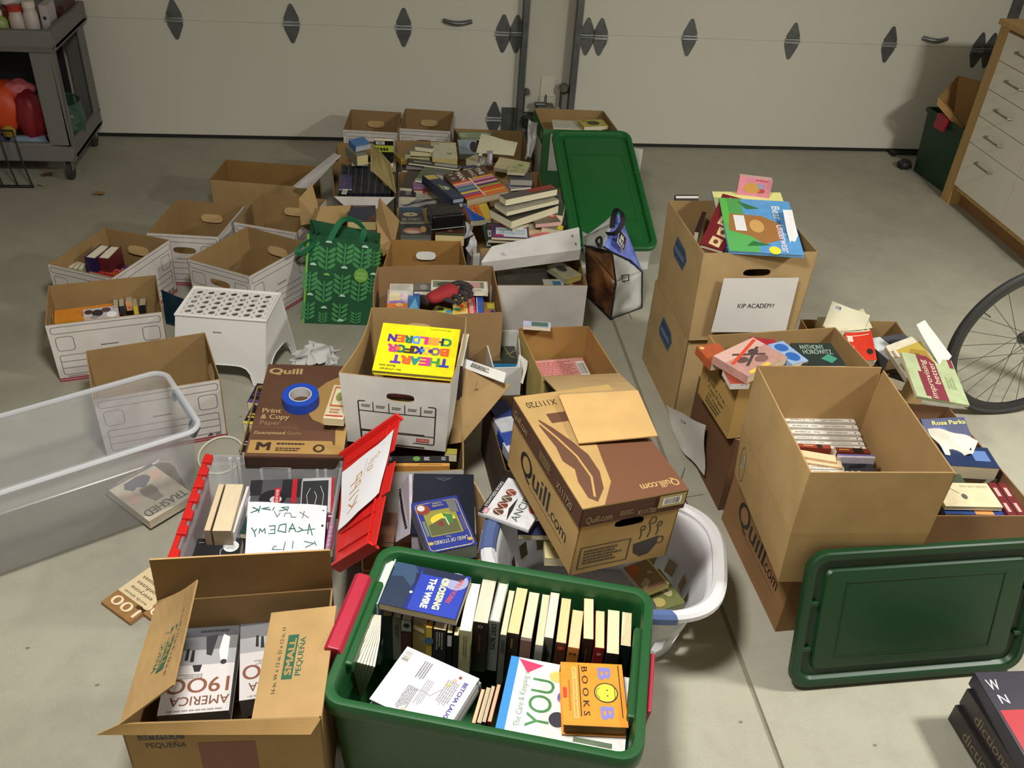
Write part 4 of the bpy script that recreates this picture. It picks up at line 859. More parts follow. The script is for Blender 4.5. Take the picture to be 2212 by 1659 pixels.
# white step stool
wp=mat('#dcdbd6','plastic',.35); t=thing('step_stool','white plastic step stool with rows of grey holes on top','stool',(-.62,3.12,0))
FL,FR,BR2,BL2=V((-.81,3.05,.275)),V((-.475,3.0,.275)),V((-.44,3.20,.275)),V((-.775,3.255,.275))
def exp(p,k): c=(FL+FR+BR2+BL2)/4; return c+(p-c)*k
u=(FR-FL).normalized(); v=(BL2-FL); v=(v-u*v.dot(u)).normalized(); Wt=(FR-FL).length; Dt=(BL2-FL).length
mb=MB(); nx,ny=7,5; cw,cd=(Wt-.03)/nx,(Dt-.03)/ny; S_=plane(FL,u,v)
for i in range(nx):
    for j in range(ny):
        cx,cy=.015+cw*(i+.5),.015+cd*(j+.5); N=16
        for zz,rv in ((0,0),(-.004,1)):
            inn=[S_(cx+.0125*math.cos(a),cy+.0125*math.sin(a),zz) for a in [2*math.pi*k/N for k in range(N)]]
            out=[]
            for a in [2*math.pi*k/N for k in range(N)]:
                c,s=math.cos(a),math.sin(a); q=min(cw/2/max(abs(c),1e-6),cd/2/max(abs(s),1e-6)); out.append(S_(cx+c*q,cy+s*q,zz))
            mb.loft([out,inn] if rv else [inn,out],wp)
        mb.loft([[S_(cx+.0125*math.cos(a),cy+.0125*math.sin(a),zz) for a in [2*math.pi*k/N for k in range(N)]] for zz in (-.004,0)],wp)
for a in ((0,0,Wt,.015),(0,Dt-.015,Wt,Dt),(0,.015,.015,Dt-.015),(Wt-.015,.015,Wt,Dt-.015)):
    mb.hexa([S_(a[0],a[1],-.004),S_(a[2],a[1],-.004),S_(a[2],a[3],-.004),S_(a[0],a[3],-.004)],[S_(a[0],a[1]),S_(a[2],a[1]),S_(a[2],a[3]),S_(a[0],a[3])],wp)
mb.build('top',t)
mb=MB(); cs=[FL,FR,BR2,BL2]; bs=[V((-.845,3.015,0)),V((-.50,2.965,0)),V((-.40,3.22,0)),V((-.75,3.29,0))]
for i in range(4):
    j=(i+1)%4; A,B,C,D=cs[i],cs[j],bs[j],bs[i]; nn=(B-A).cross(V((0,0,1))).normalized(); N=24
    def arch(x):
        q=abs(x-.5)*2; return 0 if q>.72 else .30*(1-(q/.72)**6)**.5 if i%2==0 else .34*(1-(q/.72)**4)**.5
    for off,rv in ((0,0),(-.005,1)):
        vs=[]; 
        for k in range(N+1):
            x=k/N; top=A.lerp(B,x); bot=D.lerp(C,x); lo=bot.lerp(top,arch(x)); vs+=[lo+nn*off,top+nn*off]
        fs=[(2*k,2*k+2,2*k+3,2*k+1) for k in range(N)]
        mb.add(vs,[f[::-1] for f in fs] if rv else fs,wp)
    e=[D.lerp(C,k/N).lerp(A.lerp(B,k/N),arch(k/N)) for k in range(N+1)]
    mb.add([p for q in e for p in (q+nn*.004,q-nn*.006)],[(2*k,2*k+1,2*k+3,2*k+2) for k in range(N)],wp)
    art(mb,plane(A.lerp(D,.0)+nn*.0,(B-A),(A-D)),(B-A).length,(A-D).length,[('c',.58,-.33,.006,'#55544f')] if i==1 else [('c',.35,-.45,.006,'#55544f'),('lines',.40,-.24,.50,-.20,1,'#7b7a74')] if i==0 else [])
    if i==1: art(mb,plane(A,(B-A),(A-D)),(B-A).length,(A-D).length,[('c',.35,-.45,.02,'#55544f',.045),('c',.62,-.28,.02,'#55544f',.045)])
mb.build('side_skirt',t)
mb=MB(); mb.tube([FL,FR,BR2,BL2],.006,wp,8,True); mb.build('top_edge',t,smooth=True)
# laundry basket
t=thing('laundry_basket','white laundry basket with blue grips under the closed printed carton','basket',(.57,1.80,0))
wb_=mat('#cfcfd2','plastic',.35); bm_=mat('#50628f','plastic',.4)
cB=V((.575,1.80,0)); ang=-.27; 
def BP(th,k,z,rx=.325,ry=.235,p=3.2):
    c,s=math.cos(th),math.sin(th); r=1/((abs(c)/rx)**p+(abs(s)/ry)**p)**(1/p); x,y=c*r*k,s*r*k
    return cB+V((x*math.cos(ang)-y*math.sin(ang),x*math.sin(ang)+y*math.cos(ang),z))
NN=96; zs=[.0,.02,.055,.105,.125,.175,.195,.225,.262]; ks=[.74,.755,.775,.81,.823,.858,.87,.90,.93]
mb=MB(); mb.add([BP(2*math.pi*i/NN,ks[j],zs[j]) for j in range(len(zs)) for i in range(NN)],
  [(j*NN+i,j*NN+(i+1)%NN,(j+1)*NN+(i+1)%NN,(j+1)*NN+i) for j in range(len(zs)-1) for i in range(NN) if not (i%4 in (0,1) and (j==2 or (j==4 and 18<i%48<34)))],wb_)
mb.add([BP(2*math.pi*i/NN,.74,0) for i in range(NN)],[tuple(range(NN))[::-1]],wb_)
o=mb.build('basket_body',t,smooth=True); o.modifiers.new('s','SOLIDIFY').thickness=.003
prof=[(.925,.258),(.93,.272),(.96,.280),(1.02,.280),(1.05,.272),(1.052,.258),(1.045,.258),(1.02,.268),(.96,.268),(.935,.258)]
mb=MB(); mb.loft([[BP(2*math.pi*i/NN,k,z) for i in range(NN)] for k,z in prof],wb_); mb.build('rim',t,smooth=True)
for c0 in (math.pi,0,):
    pass
for lo,hi in ((168,196),(292,312)):
    mb=MB(); pr=[(.918,.255),(.924,.275),(.955,.2845),(1.025,.2845),(1.06,.275),(1.062,.255)]
    st_=[[BP(math.radians(lo+(hi-lo)*q/10),k,z) for k,z in pr] for q in range(11)]
    mb.loft(st_,bm_,True,True); mb.build('grip',t,smooth=True,label='blue grip sleeve')
# green shopping bag with leaf print
t=thing('shopping_bag','green reusable shopping bag with pale leaf print','bag',(-.23,3.5,0)); gb=mat('#12502d','cloth'); gtm=mat('#6fb038','cloth')
F0,F1=at(655,698,0),at(803,703,0); F2,F3=at(822,527,.335),at(666,505,.335)
B0,B1,B2,B3=F0+V((.0,.13,0)),F1+V((.01,.13,0)),F2+V((-.0,.10,-.0)),F3+V((.0,.12,.01))
mb=MB()
SF,WF,HF=wall(mb,F0,F1,F3,F2,.002,gb,gb,bow=.012)
wall(mb,F1,B1,F2,B2,.002,gb,gb,bow=-.02); wall(mb,B1,B0,B2,B3,.002,gb,gb,bow=.0); wall(mb,B0,F0,B3,F3,.002,gb,gb,bow=-.02); mb.hexa([F0,F1,B1,B0],[p+V((0,0,.003)) for p in (F0,F1,B1,B0)],gb)
GL='#3f8a4d'; it=[]
def sprig(x,y,s,w=1):
    out=[('l',[(x,y),(x,y+.30*s)],.005*s*1.4,GL)]
    for k in range(4):
        yy=y+.02*s+.07*s*k
        for sg in (-1,1):
            a=x+sg*.012; q=[(0,0),(.05,.002),(.11,.03),(.135,.065),(.115,.085),(.06,.06),(.02,.03)]
            out.append(('p',[(a+sg*dx*s,yy+dy*s) for dx,dy in (q if sg>0 else q[::-1])],GL))
    return out
for (x,y,s) in ((.05,.70,.9),(.28,.62,1.05),(.53,.70,1.0),(.77,.66,1.05),(.97,.72,.8),(.06,.36,.9),(.27,.24,1.05),(.52,.34,1.0),(.77,.28,1.0),(.97,.40,.8),(.05,.04,.8),(.28,-.02,.5),(.52,.0,.95),(.76,.0,.6)):
    it+=sprig(max(.06,min(.93,x)),max(.01,y),s*.82)
for x,y in ((.30,.93),(.54,.66),(.30,.56),(.54,.33),(.80,.93),(.10,.66),(.29,.18),(.95,.62),(.08,.32),(.54,.04)): it.append(('c',x,y,.045,'#a9d3b8' if y not in(.56,) else '#6fae4a',.03,(0,180)))
it+=[('c',.78,.60,.10,'#6da53a',.085),('t','WHOLE',.78,.62,.035,'#a8cf7a',0,.13,.005),('t','FOODS',.78,.57,.035,'#a8cf7a',0,.13,.005)]
art(mb,SF,WF,HF,it,curved=False)
mb.build('bag_body',t)
for A,B in ((F0,F3),(F1,F2)):
    mb=MB(); d=V((.006,-.004,0)); mb.tube([A.lerp(B,k/6)+V((0,-.002,0)) for k in range(7)],.005,gtm,6,ry=.002); mb.build('trim',t,smooth=True,label='lime edge trim')
def strap(pts,m,w=.014,parent=None,nm='handle',n=.0012,lab=None):
    pts=[V(p) for p in pts]; P=[]
    for i in range(len(pts)-1):
        p0,p1,p2,p3=pts[max(i-1,0)],pts[i],pts[i+1],pts[min(i+2,len(pts)-1)]
        for k in range(6):
            s=k/6; P.append(.5*((2*p1)+(p2-p0)*s+(2*p0-5*p1+4*p2-p3)*s*s+(3*p1-p0-3*p2+p3)*s**3))
    P.append(pts[-1]); mb=MB(); vs=[]; 
    for i,p in enumerate(P):
        d=(P[min(i+1,len(P)-1)]-P[max(i-1,0)]).normalized(); vdir=(p-CO).normalized(); s=d.cross(V((.1,1,.3)).normalized()).normalized()
        nn=d.cross(s); vs+=[p-s*w+nn*n,p+s*w+nn*n,p+s*w-nn*n,p-s*w-nn*n]
    k=len(P); mb.add(vs,[(4*i+a,4*i+(a+1)%4,4*i+4+(a+1)%4,4*i+4+a) for i in range(k-1) for a in range(4)]+[(3,2,1,0),(4*k-4,4*k-3,4*k-2,4*k-1)],m); return mb.build(nm,parent,smooth=True,label=lab)
hm=mat('#1a6a42','cloth')
yF=(F2.y+F3.y)/2-.006
strap([onY(712,520,yF),onY(722,500,yF+.01),onY(735,480,yF+.03),onY(752,472,yF+.04),onY(775,482,yF+.03),onY(786,500,yF+.0),onY(778,528,yF-.004)],hm,.012,t)
strap([onY(712,512,yF+.17),onY(690,500,yF+.14),onY(665,520,yF+.02),onY(642,540,yF-.03),onY(650,548,yF-.03),onY(690,520,yF+.03),onY(720,507,yF+.10),onY(760,505,yF+.15)],hm,.011,t)
# outdoor-shop bag
t=thing('shoulder_bag','crumpled white, brown and blue shopping bag with black straps','bag',(1.0,3.58,0))
bk_=mat('#1a1b1e','cloth'); brw=mat('#3d2418','photo',.4,c2='#6b4428',c3='#8a5c36',s=9); wh=mat('#b7b8b3','paper'); blu=mat('#6a74c4','photo',.45,c2='#5a6cc0',c3='#8aa5da',s=5)
q0=at(1268,640,0); q1=at(1318,690,0); q2=at(1386,665,0); q3=V((1.12,3.74,0)); q4=V((.92,3.78,0))
T0=onY(1263,530,q0.y+.0); T1=onY(1322,545,q1.y+.03); T2=onY(1387,587,q2.y+.02); T5=onY(1330,457,3.66); T4=onY(1262,512,3.72); 
M1=onY(1330,610,q1.y-.01)
mb=MB()
def patch(P,m,n=5,bow=.01,sd=1):
    P=[V(p) for p in P]; nn=(P[1]-P[0]).cross(P[3]-P[0]).normalized(); rr=random.Random(sd); pp=[rr.random()*6 for _ in range(3)]
    vs=[P[0].lerp(P[1],i/n).lerp(P[3].lerp(P[2],i/n),j/n)+nn*(bow*(math.sin(7*i/n+pp[0])*math.sin(6*j/n+pp[1])+.5*math.sin(13*i/n+11*j/n+pp[2]))*(math.sin(math.pi*i/n)*math.sin(math.pi*j/n))**.5) for j in range(n+1) for i in range(n+1)]
    f=[(j*(n+1)+i,j*(n+1)+i+1,(j+1)*(n+1)+i+1,(j+1)*(n+1)+i) for j in range(n) for i in range(n)]
    mb.add(vs,f,m)
patch([q0,q1,M1,T0],brw,7,.025,2); patch([T0,M1,T1,onY(1280,535,q0.y)],brw,6,.01,3)
patch([q1,q2,T2,M1],wh,7,.015,4); patch([M1,T2,onY(1360,560,3.55),T1],wh,6,.008,5)
patch([q2,q3,onY(1388,588,3.62),T2],bk_,4,.006,6); patch([q3,q4,T4+V((0,.06,0)),T2+V((0,.12,0))],wh,4,.006,7)
patch([q4,q0,T0,T4+V((0,.06,0))],wh,4,.006,8)
b0=onY(1303,532,3.50); b1=onY(1387,584,3.56); b2=onY(1352,495,3.64); b3=onY(1326,480,3.66)
patch([b0,b1,b2,b3],blu,6,.004,9)
patch([T0,b0,b3,T4],wh,5,.01,10); patch([T4,b3,T5,onY(1305,480,3.69)],wh,5,.004,11); patch([b3,b2,onY(1344,470,3.67),T5],blu,3,.002,12)
mb.add([q0,q1,q2,q3,q4],[(4,3,2,1,0)],bk_)
L0=onY(1333,523,3.535); Lu=onY(1352,546,3.545)-L0; S_=plane(L0+V((0,-.014,.006)),onY(1351,549,3.545)-L0,onY(1345,509,3.60)-L0)
art(mb,S_,.055,.075,[('r',-.1,-.05,1.1,1.05,'#d8d8dc'),('r',-.04,-.01,1.04,1.0,'#1a1b1d'),('p',[(.1,.5),(.3,.85),(.42,.7),(.55,.9),(.75,.5)],'#e2e2e2'),('t','REI',.5,.27,.36,'#e2e2e2',0,.7,.02)])
S_=plane(onY(1343,607,3.475),onY(1353,606,3.475)-onY(1343,607,3.475),V((0,0,1))); art(mb,S_,.03,.03,[('f',0,0,1,1,.004,'#26272a')],off=.004)
o=mb.build('bag_body',t,smooth=True,ang=1.2); o.modifiers.new('s','SOLIDIFY').thickness=.002
for P in ([q1+V((0,-.004,0)),M1,T1],[q0,q1,q2],[T1,onY(1362,563,3.54),T2,q2],[T0,T1+V((0,-.003,0)),b0]):
    mb=MB(); mb.tube(P,.0055,bk_,6,ry=.004); mb.build('piping',t,smooth=True)
strap([onY(1310,505,3.53),onY(1330,503,3.5),onY(1345,480,3.52),onY(1342,460,3.56),onY(1332,453,3.6),onY(1325,470,3.62),onY(1322,492,3.62)],bk_,.012,t)
strap([onY(1296,535,3.5),onY(1288,520,3.5),onY(1296,512,3.5),onY(1299,520,3.5),onY(1296,536,3.49)],bk_,.006,t)
# work glove
P0=at(912,655,.405)
GX=Matrix.Translation(at(912,652,.45))
def skin(nm,chain,mt,parent=None,lvl=2):
    """chain: list of (points,radii); first chain's first vertex is the root; other chains start at an existing point"""
    me=bpy.data.meshes.new(nm); vs=[]; es=[]; rs=[]
    def gi(p,r):
        for i,q in enumerate(vs):
            if (V(q)-V(p)).length<1e-5: return i
        vs.append(tuple(p)); rs.append(r); return len(vs)-1
    for pts,rad in chain:
        ids=[gi(p,r) for p,r in zip(pts,rad)]; es+=list(zip(ids,ids[1:]))
    I=MW[parent].inverted() if parent else Matrix(); vs=[tuple(I@V(p)) for p in vs]
    me.from_pydata(vs,es,[]); me.materials.append(mt); o=bpy.data.objects.new(nm,me); COL.objects.link(o)
    if parent: o.parent=parent
    m=o.modifiers.new('skin','SKIN'); m.use_smooth_shade=True
    for i,r in enumerate(rs): me.skin_vertices[0].data[i].radius=(r,r*.75) if not isinstance(r,tuple) else r; me.skin_vertices[0].data[i].use_root=(i==0)
    s=o.modifiers.new('sub','SUBSURF'); s.levels=lvl; s.render_levels=lvl; return o
zg=.415
g=lambda x,y,z=zg:at(x,y,z)
gl=thing('work_glove','red work glove with black coated fingers lying on the picture books','glove',at(960,645,.39))
RG=mat('#8f1d22','cloth'); BG=mat('#26201e','cloth')
wr,pm,kn=g(922,648),g(965,632),g(990,625)
skin('glove_palm',[([wr,g(942,641),pm,kn],[.030,.030,.042,.040])],RG,gl)
skin('cuff',[([g(912,651),g(921,648)],[.036,.033])],BG,gl,1)
for pts,rd in (([g(975,615,.425),g(992,611,.43),g(1010,615,.425),g(1022,624,.41)],[.013,.013,.012,.010]),
               ([g(992,622),g(1006,622,.425),g(1017,632,.415),g(1016,644,.41)],[.012,.012,.012,.011]),
               ([g(985,630),g(998,631,.425),g(1008,640,.415),g(1004,650,.41)],[.012,.012,.011,.010]),
               ([g(975,638),g(990,642,.42),g(998,650,.41),g(985,656,.405)],[.012,.011,.011,.010]),
               ([g(955,645,.41),g(972,650,.41),g(985,654,.405)],[.013,.012,.010])):
    skin('finger',[(pts,rd)],BG,gl)
# roll of blue tape
A,u,v,Wl,vl=LIDF; tp=at(649,854,.335); n=u.cross(v); 
t=thing('tape_roll','roll of blue painter tape lying on the brown lid','tape',M=frame(A+u*((tp-A).dot(u))+v*((tp-A).dot(v))+n*.001,u,v))
bt=mat('#1d49b5','paint',.5); mb=MB(); mb.loft([[V((r*math.cos(a),r*math.sin(a),z)) for a in [2*math.pi*i/40 for i in range(40)]] for r,z in ((.036,0),(.058,0),(.058,.036),(.036,.036),(.036,0))],bt); mb.build('tape',t,local=True,smooth=True,ang=.5)
mb=MB(); mb.loft([[V((r*math.cos(a),r*math.sin(a),z)) for a in [2*math.pi*i/40 for i in range(40)]] for r,z in ((.033,0),(.036,0),(.036,.037),(.033,.037),(.033,0))],mat('#cfcfcf','plastic',.5)); mb.build('core',t,local=True,smooth=True,ang=.5,label='white core ring')
# crumpled tissue, ring of white cord, bicycle wheel
def crumple(label,c,r,h,seed,name='crumpled_tissue',cat='tissue',col='#cfcfcc'):
    from mathutils import noise as NZ
    rr=random.Random(seed); mb=MB(); N=26; vs=[]
    for j in range(N+1):
        for i in range(N+1):
            x,y=i/N*2-1,j/N*2-1; k=NZ.noise(V((x*1.7+seed,y*1.7,0)))+.22*NZ.noise(V((x*4,y*4+seed,3))); R=math.hypot(x,y)
            rad=r*(.5+.3*abs(k)); z=h*max(0,(1.0-R*.7+.8*k))
            vs.append(V(c)+V((x*rad*1.25+.3*r*NZ.noise(V((x*3,y*3,9))),y*rad+.3*r*NZ.noise(V((x*3,y*3,19))),.004+z)))
    mb.add(vs,[(j*(N+1)+i,j*(N+1)+i+1,(j+1)*(N+1)+i+1,(j+1)*(N+1)+i) for j in range(N) for i in range(N)],mat(col,'paper'))
    o=mb.build(name,smooth=True,ang=3.2); m_=o.modifiers.new('sub','SUBSURF'); m_.levels=1; m_.render_levels=1; return tag(o,label,cat)
crumple('crumpled white tissue on the floor beside the step stool',at(682,775,0),.115,.06,3)
mb=MB(); pc=at(478,985,0); mb.tube([pc+V((.075*math.cos(a),.10*math.sin(a),.006)) for a in [2*math.pi*i/28 for i in range(28)]],.004,mat('#d6d4c2','plastic',.5),6,True)
tag(mb.build('cord_ring',smooth=True),'thin white cord ring on the floor behind the red-lidded tote','cord')
WH=at(2152,893)+V((0,0,.339)); wt=thing('bicycle_wheel','thin black bicycle wheel standing at the right edge','wheel',(WH.x,WH.y,0))
wu,wv=V((1,.06,0)).normalized(),V((0,0,1)); wn=wu.cross(wv)
def ring(r,a): return WH+wu*(r*math.cos(a))+wv*(r*math.sin(a))
mb=MB(); mb.tube([ring(.324,2*math.pi*i/72) for i in range(72)],.0135,mat('#2b2b2a','plastic',.7),10,True); mb.build('tyre',wt,smooth=True)
mb=MB(); mb.loft([[ring(r,2*math.pi*i/72)+wn*z for i in range(72)] for r,z in ((.313,-.009),(.298,-.009),(.286,-.004),(.286,.004),(.298,.009),(.313,.009),(.313,-.009))],mat('#232324','plastic',.4)); mb.build('rim',wt,smooth=True,ang=.5)
mb=MB(); mb.tube([WH-wn*.05,WH+wn*.05],.014,mat('#5a5a5a','metal'),12); mb.tube([WH-wn*.034,WH-wn*.030],.026,mat('#5a5a5a','metal'),14); mb.tube([WH+wn*.03,WH+wn*.034],.026,mat('#5a5a5a','metal'),14); mb.build('hub',wt)
for i in range(28):
    a=2*math.pi*i/28; s=1 if i%2 else -1; b=a+(1.2 if (i//2)%2 else -1.2)
    mb=MB(); mb.tube([WH+wu*.024*math.cos(b)+wv*.024*math.sin(b)+wn*.032*s,ring(.29,a)],.0012,mat('#4a4a48','metal'),5); mb.build('spoke',wt)
a=math.radians(150); mb=MB(); mb.tube([ring(.286,a),ring(.245,a)],.003,mat('#4a4a48','metal'),6); mb.build('valve_stem',wt)
# green bin and paper bag behind the cabinet, tool on the floor
bc=[V((3.02,5.02,0)),V((3.22,4.86,0)),V((3.42,5.12,0)),V((3.22,5.28,0))]
def bigtote(label,P,h,mg):
    t=thing('storage_tote',label,'tote',sum((V(p) for p in P),V())/4); c=sum((V(p) for p in P),V())/4; mb=MB()
    lo=[c+(p-c)*.86 for p in P]; hi=[p+V((0,0,h)) for p in P]; ri=[c+(p-c)*1.05+V((0,0,h)) for p in P]; rl=[q-V((0,0,.03)) for q in ri]; it_=[c+(p-c)*.97+V((0,0,h)) for p in P]; ib=[c+(p-c)*.84+V((0,0,.01)) for p in P]
    mb.loft([lo,hi,rl,ri,it_,ib],mg,True,True); mb.build('tote_body',t,bevel=.012); return t
P4=[at(1962,365,0),at(2036,420,0),None,None]; e=(P4[1]-P4[0]); pe=V((-e.y,e.x,0)).normalized()*.26
if pe.x<0: pe=-pe
P4[2]=P4[1]+pe; P4[3]=P4[0]+pe
tg=bigtote('dark green tote with a red latch standing behind the drawer cabinet',P4,.40,mat('#12351f','plastic',.5))
mb=MB(); m0=(P4[0]+P4[1])/2+V((0,0,.33)); d=e.normalized(); o_=-pe.normalized(); mb.hexa([m0-d*.05+o_*.02,m0+d*.05+o_*.02,m0+d*.05+o_*.035,m0-d*.05+o_*.035],[q+V((0,0,.085))+o_*-.002 for q in (m0-d*.05+o_*.005,m0+d*.05+o_*.005,m0+d*.05+o_*.035,m0-d*.05+o_*.035)],RP); mb.build('latch_handle',tg,bevel=.004)
t=thing('paper_bag','open brown paper bag sitting in the dark green tote by the cabinet','bag',(3.3,5.0,.15)); pb_=mat('#a8844e','paper')
cc=(P4[0]+P4[2])/2; mb=MB()
lo=[cc+V((-.04,-.03,.33)),cc+V((.04,-.05,.33)),cc+V((.05,.03,.33)),cc+V((-.04,.05,.33))]; hi=[onY(2030,210,cc.y-.05),onY(2082,270,cc.y-.09),onY(2125,180,cc.y+.10),onY(2070,165,cc.y+.14)]
mb.loft([lo,hi],pb_,True,False); o=mb.build('bag_body',t); s=o.modifiers.new('s','SOLIDIFY'); s.thickness=.004
mb=MB(); h2=[q+((cc+V((0,0,.5)))-q)*-.03 for q in hi]; c2=sum(hi,V())/4; mb.loft([[c2+(q-c2)*1.02+V((0,0,-.045)) for q in hi],[c2+(q-c2)*1.06 for q in hi]],pb_); o=mb.build('cuff',t); o.modifiers.new('s','SOLIDIFY').thickness=.004
p=onY(1935,323,5.50); mb=MB(); mb.box((p.x-.03,5.47,.003),(p.x+.0,5.53,.028),mat('#3a3a38','metal')); tm=thing('hand_tool','black-handled tool on the floor at the garage door foot','tool',(p.x+.05,5.5,0)); mb.build('tool_head',tm,bevel=.003)
mb=MB(); mb.tube([(p.x-.0,5.5,.016),(p.x+.2,5.49,.016)],.012,MDARK,8); mb.build('tool_grip',tm,smooth=True)
blob('black crumpled plastic bag on the floor beside the dark green tote',at(1962,368,0)+V((-.02,.03,.001)),(.045,.04,.03),'#1d1f22',8,'plastic_bag','bag')
# ================= books and papers =================
def zf(ox,oy,s): return lambda x,y:(ox+x/s,oy+y/s)
def B3(label,q,pts,z,t,*a,**k):   # corners in a measured close-up frame
    return bk(label,q(*pts[0]),q(*pts[1]),q(*pts[2]),z,t,*a,**k)
def su(label,pl,pr,z,t,dep,col,sitems=(),**k):  # book on its fore-edge, spine up
    L,R=at(*pl,z),at(*pr,z); u=(R-L); h=u.length; u.normalize(); aw=V((-u.y,u.x,0))
    M=Matrix(((0,-u.x,aw.x,R.x),(0,-u.y,aw.y,R.y),(-1,0,0,z),(0,0,0,1)))
    return book_m(label,M,dep,h,t,col,(),sitems=sitems,**k)
def stand(label,pfl,pfr,pbl,z,h,col,sitems=(),drop=0,**k):  # book standing, spine to the viewer
    A,B,C=at(*pfl,z),at(*pfr,z),at(*pbl,z); aw=(C-A); w=aw.length; aw.normalize(); r=aw.cross(V((0,0,1))); t=abs((B-A).dot(r))
    M=Matrix(((aw.x,0,r.x,A.x),(aw.y,0,r.y,A.y),(0,1,0,z-h),(0,0,0,1)))
    return book_m(label,M,w,h,t,col,(),sitems=sitems,**k)
# ---- row in the tall carton ----
q=zf(1412,560,2.765)
ys=[(775,938,1208,948),(790,974,1225,985),(805,1010,1240,1022),(820,1042,1250,1052),(835,1072,1262,1082),(850,1098,1272,1106)]
for i,(x0,y0,x1,y1) in enumerate(ys):
    n=['farthest back','second','third','fourth','fifth','sixth'][i]
    dk=('#d9d4ca','#d6d0c6')[i%2]
    su('white-spined history book in the tall carton, %s%s'%(n,'' if i==0 else ' from the back'),q(x0,y0+30),q(x1,y1+30),.495,.0185 if i<3 else .0135,.20,'#dcd7cd',
      [('t','AMERICA 1900',.27,.5,.42,'#6f675e',0,.34,0),('t','JUDY CRICHTON',.68,.5,.36,'#5f584f',0,.28),('c',.93,.5,.012,'#4a4a4c'),('r',0,.0,1,.06,'#bdb6aa')],group='white-spined books in the tall carton')
su('red and black paperback spine right of centre in the tall carton',q(1095,1150),q(1298,1160),.50,.02,.19,'#7a2e22',[('r',.5,0,.8,1,'#1c1512'),('lines',.1,.3,.4,.7,1,'#d8a83c')])
su('red-brown paperback spine left of the black horse book row',q(858,1120),q(1062,1132),.50,.016,.14,'#8c3b2a',[('r',.6,0,.75,1,'#2b1a14'),('lines',.2,.3,.5,.7,1,'#d8b070')])
stand('tan page block standing spine down behind the horse book',q(872,1175),q(1088,1178),q(868,1135),.50,.19,'#d8b98c',pages='#dcc39a')
stand('second tan page block in front of the first in the tall carton',q(895,1212),q(1118,1205),q(888,1170),.492,.19,'#d2b184',pages='#d9c09a')
su('violet-topped white book spine right of the tan page blocks',q(1108,1182),q(1325,1188),.50,.014,.14,'#c9c4d4',[('r',0,.55,1,1,'#6a63a0')])
B3('black paperback with a dark horse picture in the tall carton',q,[(1145,1285),(1342,1290),(1148,1192)],.478,.10,'#2a2c36',[('p',[(.15,.35),(.3,.6),(.55,.65),(.7,.9),(.85,.85),(.8,.6),(.7,.45),(.4,.4)],'#0c0d10'),('r',0,0,.05,1,'#1a1b1e')])
for i,(x0,y0,x1,y1) in enumerate([(918,1222,1128,1228),(932,1250,1140,1256),(948,1280,1150,1284)]):
    su('white author-lettered spine near the front of the tall carton, %s of three'%['back','middle','front'][i],q(x0,y0),q(x1,y1),.485,.016,.14,'#dcd7cd',[('t','JUDY CRICHTON',.3,.5,.5,'#5f584f',0,.5),('c',.85,.5,.025,'#4a4a4c')],group='white-spined books in the tall carton')
for i,x in enumerate((1152,1185,1222)):
    stand('small white book end in front of the horse book, %s of three'%['left','middle','right'][i],q(x,1286),q(x+30,1286),q(x-4,1262),.482,.12,'#d9d6cf')
